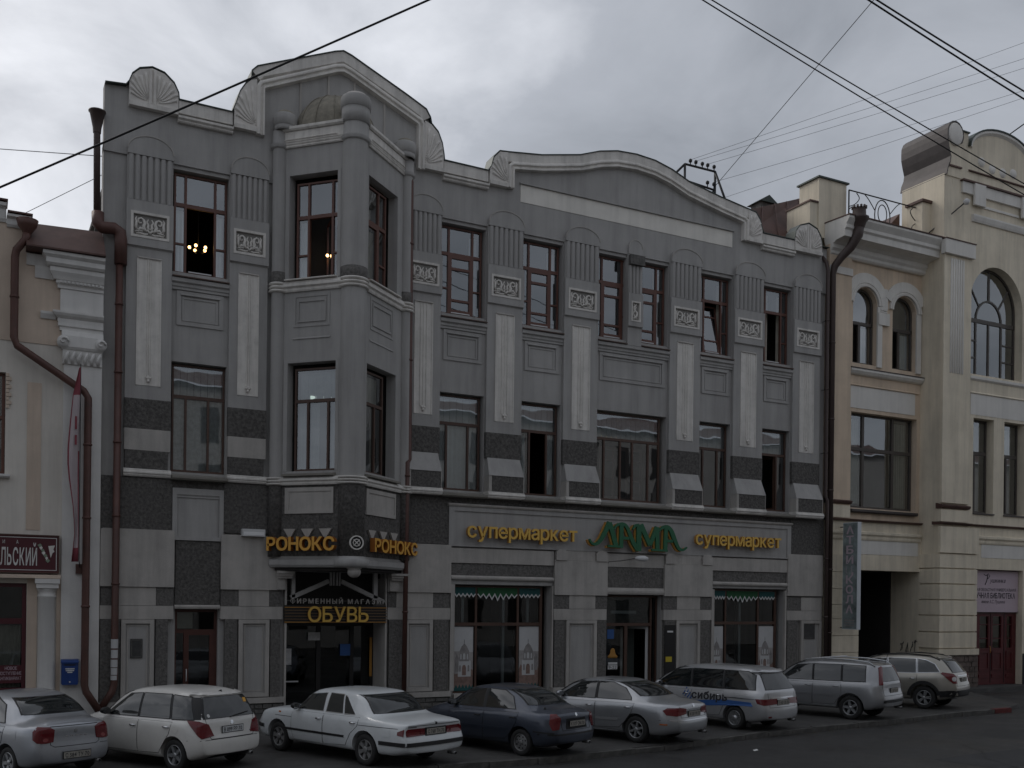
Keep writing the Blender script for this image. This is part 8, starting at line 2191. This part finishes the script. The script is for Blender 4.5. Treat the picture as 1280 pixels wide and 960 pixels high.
k.doors([(1.18, 0.30), (2.20, 0.30), (2.30, 0.88), (1.17, 0.90)], [(0.46, 0.34), (1.15, 0.30), (1.14, 0.90), (0.05, 0.92), (0.12, 0.70), (0.30, 0.48)], [(1.33, 0.80), (0.22, 0.82)])
k.glass_side([[(1.20, 0.965), (2.32, 0.955), (1.72, 1.31), (1.25, 1.355)], [(0.16, 0.985), (1.12, 0.975), (1.18, 1.355), (0.78, 1.35), (0.42, 1.24), (0.20, 1.06)]], trim='car_black')
k.glass_end([(-0.66, 1.085), (0.66, 1.085), (0.54, 1.37), (-0.54, 1.37)], 'B', 'rear_window')
both(k, 'tail_light', [(-0.34, 0.72), (-0.10, 0.68), (0.14, 0.70), (0.22, 0.80), (0.12, 0.86), (-0.18, 0.87), (-0.34, 0.84)], 50, 'lamp_red', off=0.014)
k.strip('trunk_line', [(0.56, 0.98), (0.54, 0.64), (-0.54, 0.64), (-0.56, 0.98)], 'B', 'car_gap', 0.009)
k.strip('chrome_strip', [(-0.46, 0.82), (0.46, 0.82)], 'B', 'chrome', 0.03, 0.012); k.patch('emblem', circle(0, 0.90, 0.045, 12), 'B', 'chrome', 0.008)
k.plate(0.0, 0.72, 'М 330 НН 70', 'plate_dirty')
sides(k, 'fuel_flap', rect(-0.56, -0.38, 0.72, 0.88), 'paint_silver', off=0.004); sides(k, 'side_lamp', rect(-0.82, -0.64, 0.47, 0.50), 'lamp_orange', off=0.008)
for v in ('L', 'R'): k.strip('side_moulding', [(0.48, 0.52), (1.12, 0.51)], v, 'paint_silver_light', 0.05, 0.014); k.strip('side_moulding', [(1.2, 0.51), (2.2, 0.50)], v, 'paint_silver_light', 0.05, 0.014)
for v in ('L', 'R'): k.strip('sill_line', [(0.5, 0.24), (2.3, 0.24)], v, 'chrome', 0.015, 0.008)
k.strip('bumper_crease', [(-0.84, 0.58), (0.84, 0.58)], 'B', 'chrome', 0.016, 0.008)
p = k.surf('T', 1.5, 0.0)
for y in (0.52, -0.52):
    q = k.surf('T', 0.9, y)
    mb = MB(); mb.tube([(2.2, y * 1.02, k.surf('T', 2.2, y).z + 0.004), (1.75, y, k.surf('T', 1.75, y).z + 0.005), (0.9, y, q.z + 0.005), (0.3, y, k.surf('T', 0.3, y).z + 0.004)], 0.010, 5); obj('roof_strip', mb, 'car_black', k.root)
k.mirror_box(2.18, 0.98); k.wheels('six'); exhaust(k, -0.5, 0.25)
finish(k, [(-0.68, 1.04), (0.68, 1.04), (0.56, 1.35), (-0.56, 1.35)], [('F', rect(0.42, 0.74, 0.60, 0.74)), ('F', rect(-0.74, -0.42, 0.60, 0.74))])

# 6 ---- silver people carrier with lettering
k = Car(dict(label='silver people carrier with blue stripe and black сибирь lettering on its side', x=18.29, y=-7.84, rot=104.9, L=4.62, W=1.695, wb=2.735, ro=0.93, wr=0.30, paint='paint_silver_light', corner=0.32, shrink=0.09,
    top=[(-0.93, 1.52), (-0.6, 1.60), (0, 1.635), (1, 1.64), (1.7, 1.595), (2.0, 1.535), (2.95, 1.06), (3.05, 1.03), (3.45, 0.9), (3.69, 0.70)],
    belt=[(-0.93, 1.02), (0, 1.0), (1.6, 0.97), (2.9, 0.96), (3.3, 0.86), (3.69, 0.62)], wide=[(-0.93, 0.81), (-0.3, 0.845), (2.6, 0.842), (3.69, 0.74)], roofw=[(-0.93, 0.60), (0, 0.63), (1.8, 0.61), (2.9, 0.70)],
    bottom=[(-0.93, 0.30), (-0.5, 0.2), (3.3, 0.2), (3.69, 0.26)], rear=[(0.2, 0.12), (0.34, 0.0), (0.60, 0.0), (0.66, 0.04), (1.0, 0.07), (1.1, 0.12), (1.54, 0.38)], front=[(0.2, 0.1), (0.35, 0.0), (0.55, 0.02), (0.7, 0.15), (1.0, 0.3)], handle='chrome'))
k.doors([(1.42, 0.30), (2.40, 0.30), (2.55, 0.93), (1.40, 0.95)], [(0.48, 0.34), (1.39, 0.30), (1.37, 0.95), (0.36, 0.97), (0.34, 0.60)], [(1.56, 0.84), (0.52, 0.86)])
k.glass_side([[(1.44, 1.02), (2.72, 1.0), (2.05, 1.43), (1.50, 1.50)], [(0.38, 1.035), (1.38, 1.025), (1.44, 1.505), (0.44, 1.52)], [(-0.60, 1.06), (0.32, 1.04), (0.38, 1.52), (-0.30, 1.51), (-0.52, 1.42)]])
k.glass_end([(-0.63, 1.07), (0.63, 1.07), (0.53, 1.46), (-0.53, 1.46)], 'B', 'rear_window')
k.patch('spoiler', [(-0.62, 1.475), (0.62, 1.475), (0.58, 1.52), (-0.58, 1.52)], 'B', 'paint_silver_light', 0.06)
both(k, 'tail_light', [(-0.45, 0.70), (-0.02, 0.68), (0.12, 0.72), (0.16, 0.84), (-0.45, 0.84)], 40, 'lamp_red', off=0.012)
k.strip('chrome_strip', [(-0.5, 0.86), (0.5, 0.86)], 'B', 'chrome', 0.03, 0.012); k.strip('hatch_line', [(0.60, 0.98), (0.58, 0.62), (-0.58, 0.62), (-0.60, 0.98)], 'B', 'car_gap', 0.009)
k.plate(0.0, 0.74, 'Е 455 ОВ 70', 'plate_dirty')
k.patch('fog_lamp', rect(0.52, 0.64, 0.36, 0.40), 'B', 'lamp_red', 0.008)
sides(k, 'fuel_flap', rect(-0.16, 0.04, 0.84, 1.0), 'paint_silver_light', off=0.004)
sides(k, 'blue_stripe', [(-0.58, 0.64), (-0.30, 0.645), (0.36, 0.60), (1.3, 0.52), (2.4, 0.46), (2.4, 0.60), (1.3, 0.66), (0.30, 0.76), (-0.52, 0.74)], 'sign_blue', off=0.0075, skirt=0.002, rings=4)
def car_text(k, s, x_left, x_right, z, cap, m):
    """lettering on the left flank, reading from the front of the car to its tail"""
    lay, w = layout(s, 0.035, 0.08, solid=False); sx = (x_left - x_right) / w
    for ch, vs, fs, a, b in lay:
        V = []
        for v in vs:
            p = k.surf('L', x_left - v[0] * sx, z + v[1] * cap / 0.73)
            V.append((p.x, p.y + 0.0095, p.z))
        mb = MB(); mb.add(V, fs); me = mb.mesh('letter', m); link('letter', me, k.root)
car_text(k, 'сибирь', 1.36, 0.20, 0.725, 0.20, 'print_ink')
for i in range(4):
    a = 1.66 - 0.075 * i
    k.strip('logo_bar', [(a, 0.79 - 0.035 * i), (a - 0.06, 0.87 - 0.045 * i), (a - 0.10, 0.99 - 0.06 * i)], 'L', 'sign_blue', 0.036, 0.0095)
for v in ('L', 'R'): k.strip('side_moulding', [(0.5, 0.22), (2.4, 0.22)], v, 'chrome', 0.02, 0.008); k.strip('belt_line', [(-0.80, 0.82), (0.3, 0.83)], v, 'chrome', 0.02, 0.006)
mb = MB(); p = k.surf('L', -0.38, 0.35); mb.box(-0.40, -0.37, p.y - 0.20, p.y - 0.03, 0.10, 0.34); obj('mud_flap', mb, 'car_black', k.root)
k.mirror_box(2.45, 1.02); k.wheels('multi'); exhaust(k, -0.5, 0.25)
finish(k, [(-0.66, 1.12), (0.66, 1.12), (0.56, 1.54), (-0.56, 1.54)], [('F', rect(0.42, 0.70, 0.62, 0.76)), ('F', rect(-0.70, -0.42, 0.62, 0.76))])

# 7 ---- silver grey off-roader
k = Car(dict(label='silver grey boxy off-roader with tall red lamps on the rear pillar', x=22.92, y=-7.26, rot=110.3, L=4.455, W=1.765, wb=2.625, ro=0.94, wr=0.34, paint='paint_silver_grey', corner=0.28, arch=0.07,
    top=[(-0.94, 1.575), (-0.6, 1.63), (0.2, 1.665), (1.0, 1.675), (1.5, 1.64), (1.75, 1.57), (2.45, 1.14), (2.55, 1.11), (3.15, 1.02), (3.515, 0.86)],
    belt=[(-0.94, 1.06), (0, 1.06), (1.6, 1.03), (2.5, 1.02), (3.1, 0.95), (3.515, 0.74)], wide=[(-0.94, 0.84), (-0.3, 0.878), (2.6, 0.875), (3.515, 0.80)], roofw=[(-0.94, 0.66), (0, 0.67), (1.6, 0.65), (2.5, 0.75)],
    bottom=[(-0.94, 0.40), (-0.5, 0.28), (3.1, 0.28), (3.515, 0.36)], rear=[(0.3, 0.12), (0.45, 0.0), (0.70, 0.0), (0.75, 0.06), (1.1, 0.08), (1.2, 0.12), (1.58, 0.26)], front=[(0.3, 0.1), (0.45, 0.0), (0.7, 0.02), (0.85, 0.1), (1.1, 0.25)], handle='alloy'))
k.doors([(1.16, 0.38), (2.10, 0.38), (2.18, 1.0), (1.15, 1.01)], [(0.48, 0.42), (1.13, 0.38), (1.12, 1.01), (0.28, 1.03), (0.26, 0.72), (0.36, 0.58)], [(1.28, 0.92), (0.42, 0.93)])
k.glass_side([[(1.18, 1.075), (2.20, 1.06), (1.72, 1.47), (1.22, 1.53)], [(0.30, 1.085), (1.12, 1.075), (1.16, 1.535), (0.34, 1.55)], [(-0.42, 1.10), (0.24, 1.085), (0.28, 1.55), (-0.38, 1.54)]])
k.glass_end([(-0.60, 1.12), (0.60, 1.12), (0.54, 1.50), (-0.54, 1.50)], 'B', 'rear_window')
both(k, 'tail_light', [(-0.10, 1.02), (0.02, 1.02), (-0.02, 1.50), (-0.10, 1.54), (-0.16, 1.52)], 50, 'lamp_red', off=0.014)
k.strip('hatch_line', [(0.66, 1.06), (0.64, 0.72), (-0.64, 0.72), (-0.66, 1.06)], 'B', 'car_gap', 0.009); k.plate(0.0, 0.86, 'О 212 КА 70', 'plate_dirty')
k.patch('bumper_pad', rect(-0.70, 0.70, 0.52, 0.60), 'B', 'car_black', 0.012)
sides(k, 'fuel_flap', rect(-0.36, -0.16, 0.84, 1.04), 'paint_silver_grey', off=0.004)
for v in ('L', 'R'):
    k.strip('side_moulding', [(0.44, 0.68), (1.08, 0.68)], v, 'paint_silver_grey', 0.05, 0.016); k.strip('side_moulding', [(1.18, 0.68), (2.1, 0.68)], v, 'paint_silver_grey', 0.05, 0.016)
    k.strip('sill_step', [(0.42, 0.36), (2.2, 0.36)], v, 'alloy', 0.03, 0.02)
for sg in (1, -1):
    y = sg * 0.60; P = [(x, y, k.surf('T', x, y).z + h) for x, h in ((1.62, 0.005), (1.45, 0.055), (0.9, 0.075), (0.1, 0.075), (-0.45, 0.06), (-0.62, 0.005))]
    mb = MB(); mb.tube(P, 0.022, 8); obj('roof_rail', mb, 'alloy', k.root)
    q = MB(); q.tube([(1.3, y, P[1][2] + 0.028), (0.75, y, P[2][2] + 0.028)], 0.024, 6); obj('rail_cover', q, 'white_metal', k.root)
p = k.surf('T', -0.55, 0.0); mb = MB(); mb.tube([(p.x, -0.3, p.z), (p.x - 0.08, -0.3, p.z + 0.30)], 0.008, 5); obj('antenna', mb, 'car_black', k.root)
k.mirror_box(2.08, 1.10); k.wheels('five'); exhaust(k, -0.5, 0.33)
finish(k, [(-0.68, 1.18), (0.68, 1.18), (0.60, 1.58), (-0.60, 1.58)], [('F', rect(0.45, 0.74, 0.72, 0.90)), ('F', rect(-0.74, -0.45, 0.72, 0.90))])

# 8 ---- champagne off-roader
k = Car(dict(label='champagne coloured off-roader with dark lower cladding, rightmost in the parked row', x=27.5, y=-5.91, rot=111.6, L=4.635, W=1.85, wb=2.707, ro=0.95, wr=0.36, paint='paint_champagne', corner=0.40, arch=0.06,
    top=[(-0.95, 1.54), (-0.6, 1.645), (0, 1.70), (0.8, 1.72), (1.5, 1.68), (1.8, 1.61), (2.6, 1.15), (2.7, 1.12), (3.3, 1.01), (3.685, 0.84)],
    belt=[(-0.95, 1.16), (0, 1.10), (1.6, 1.06), (2.6, 1.05), (3.2, 0.96), (3.685, 0.74)], wide=[(-0.95, 0.82), (-0.3, 0.918), (2.6, 0.915), (3.685, 0.82)], roofw=[(-0.95, 0.60), (0, 0.66), (1.6, 0.65), (2.6, 0.76)],
    bottom=[(-0.95, 0.42), (-0.5, 0.28), (3.2, 0.28), (3.685, 0.36)], rear=[(0.3, 0.14), (0.48, 0.01), (0.74, 0.0), (0.80, 0.05), (1.1, 0.09), (1.2, 0.16), (1.58, 0.42)], front=[(0.3, 0.1), (0.45, 0.0), (0.7, 0.02), (0.85, 0.1), (1.1, 0.25)], handle='chrome'))
k.doors([(1.20, 0.46), (2.18, 0.46), (2.28, 1.02), (1.19, 1.04)], [(0.52, 0.50), (1.17, 0.46), (1.16, 1.05), (0.22, 1.08), (0.24, 0.82), (0.42, 0.66)], [(1.32, 0.92), (0.36, 0.95)])
k.glass_side([[(1.22, 1.10), (2.30, 1.08), (1.76, 1.50), (1.26, 1.56)], [(0.26, 1.13), (1.16, 1.11), (1.20, 1.57), (0.32, 1.575)], [(-0.46, 1.19), (0.20, 1.14), (0.26, 1.575), (0.0, 1.54), (-0.28, 1.42)]], trim='chrome')
k.glass_end([(-0.62, 1.18), (0.62, 1.18), (0.52, 1.56), (-0.52, 1.56)], 'B', 'rear_window')
k.patch('spoiler', [(-0.58, 1.58), (0.58, 1.58), (0.54, 1.63), (-0.54, 1.63)], 'B', 'paint_champagne', 0.04)
both(k, 'tail_light', [(-0.22, 0.84), (-0.06, 0.84), (0.10, 0.98), (0.26, 1.14), (0.20, 1.18), (-0.10, 1.14), (-0.22, 1.06)], 46, 'lamp_red', off=0.014)
both(k, 'reverse_lamp', circle(-0.10, 0.98, 0.07, 14), 46, 'lamp_clear', off=0.022)
k.strip('hatch_line', [(0.62, 1.14), (0.60, 0.76), (-0.60, 0.76), (-0.62, 1.14)], 'B', 'car_gap', 0.009); k.plate(0.0, 0.95, 'Н 101 УС 70', 'plate_dirty'); k.patch('plate_bar', rect(-0.45, 0.45, 1.06, 1.09), 'B', 'chrome', 0.01)
k.patch('bumper_pad', [(-0.84, 0.42), (0.84, 0.42), (0.84, 0.62), (-0.84, 0.62)], 'B', 'car_black', 0.010)
sides(k, 'fuel_flap', circle(-0.42, 1.0, 0.085), 'paint_champagne', off=0.004)
for v in ('L', 'R'):
    k.strip('sill_cladding', [(0.42, 0.37), (2.26, 0.37)], v, 'car_black', 0.15, 0.014)
    k.strip('bumper_cladding', [(-0.88, 0.52), (-0.48, 0.50)], v, 'car_black', 0.19, 0.014)
    for ax in (0.0, 2.707):
        k.strip('arch_cladding', [(ax + 0.475 * math.cos(R(a)), 0.37 + 0.475 * math.sin(R(a))) for a in range(4, 180, 11)], v, 'car_black', 0.10, 0.014)
for sg in (1, -1):
    y = sg * 0.60; P = [(x, y, k.surf('T', x, y).z + h) for x, h in ((1.6, 0.004), (1.4, 0.035), (0.6, 0.045), (-0.1, 0.04), (-0.4, 0.004))]
    mb = MB(); mb.tube(P, 0.020, 8); obj('roof_rail', mb, 'car_black', k.root)
k.mirror_box(2.16, 1.12); k.wheels('twin'); exhaust(k, 0.55, 0.38)
finish(k, [(-0.70, 1.20), (0.70, 1.20), (0.60, 1.62), (-0.60, 1.62)], [('F', rect(0.5, 0.78, 0.74, 0.92)), ('F', rect(-0.78, -0.5, 0.74, 0.92))])

# small litter and a crack that shows on the wet road
t = tag(obj('paper_scrap', MB().add([(0, 0, 0), (0.14, 0.02, 0.01), (0.15, 0.10, 0.03), (0.05, 0.12, 0.006)], [(0, 1, 2, 3)]), 'white_paint', None, (15.9, -10.7, -0.112)), 'scrap of white paper on the road behind the silver people carrier', 'litter')
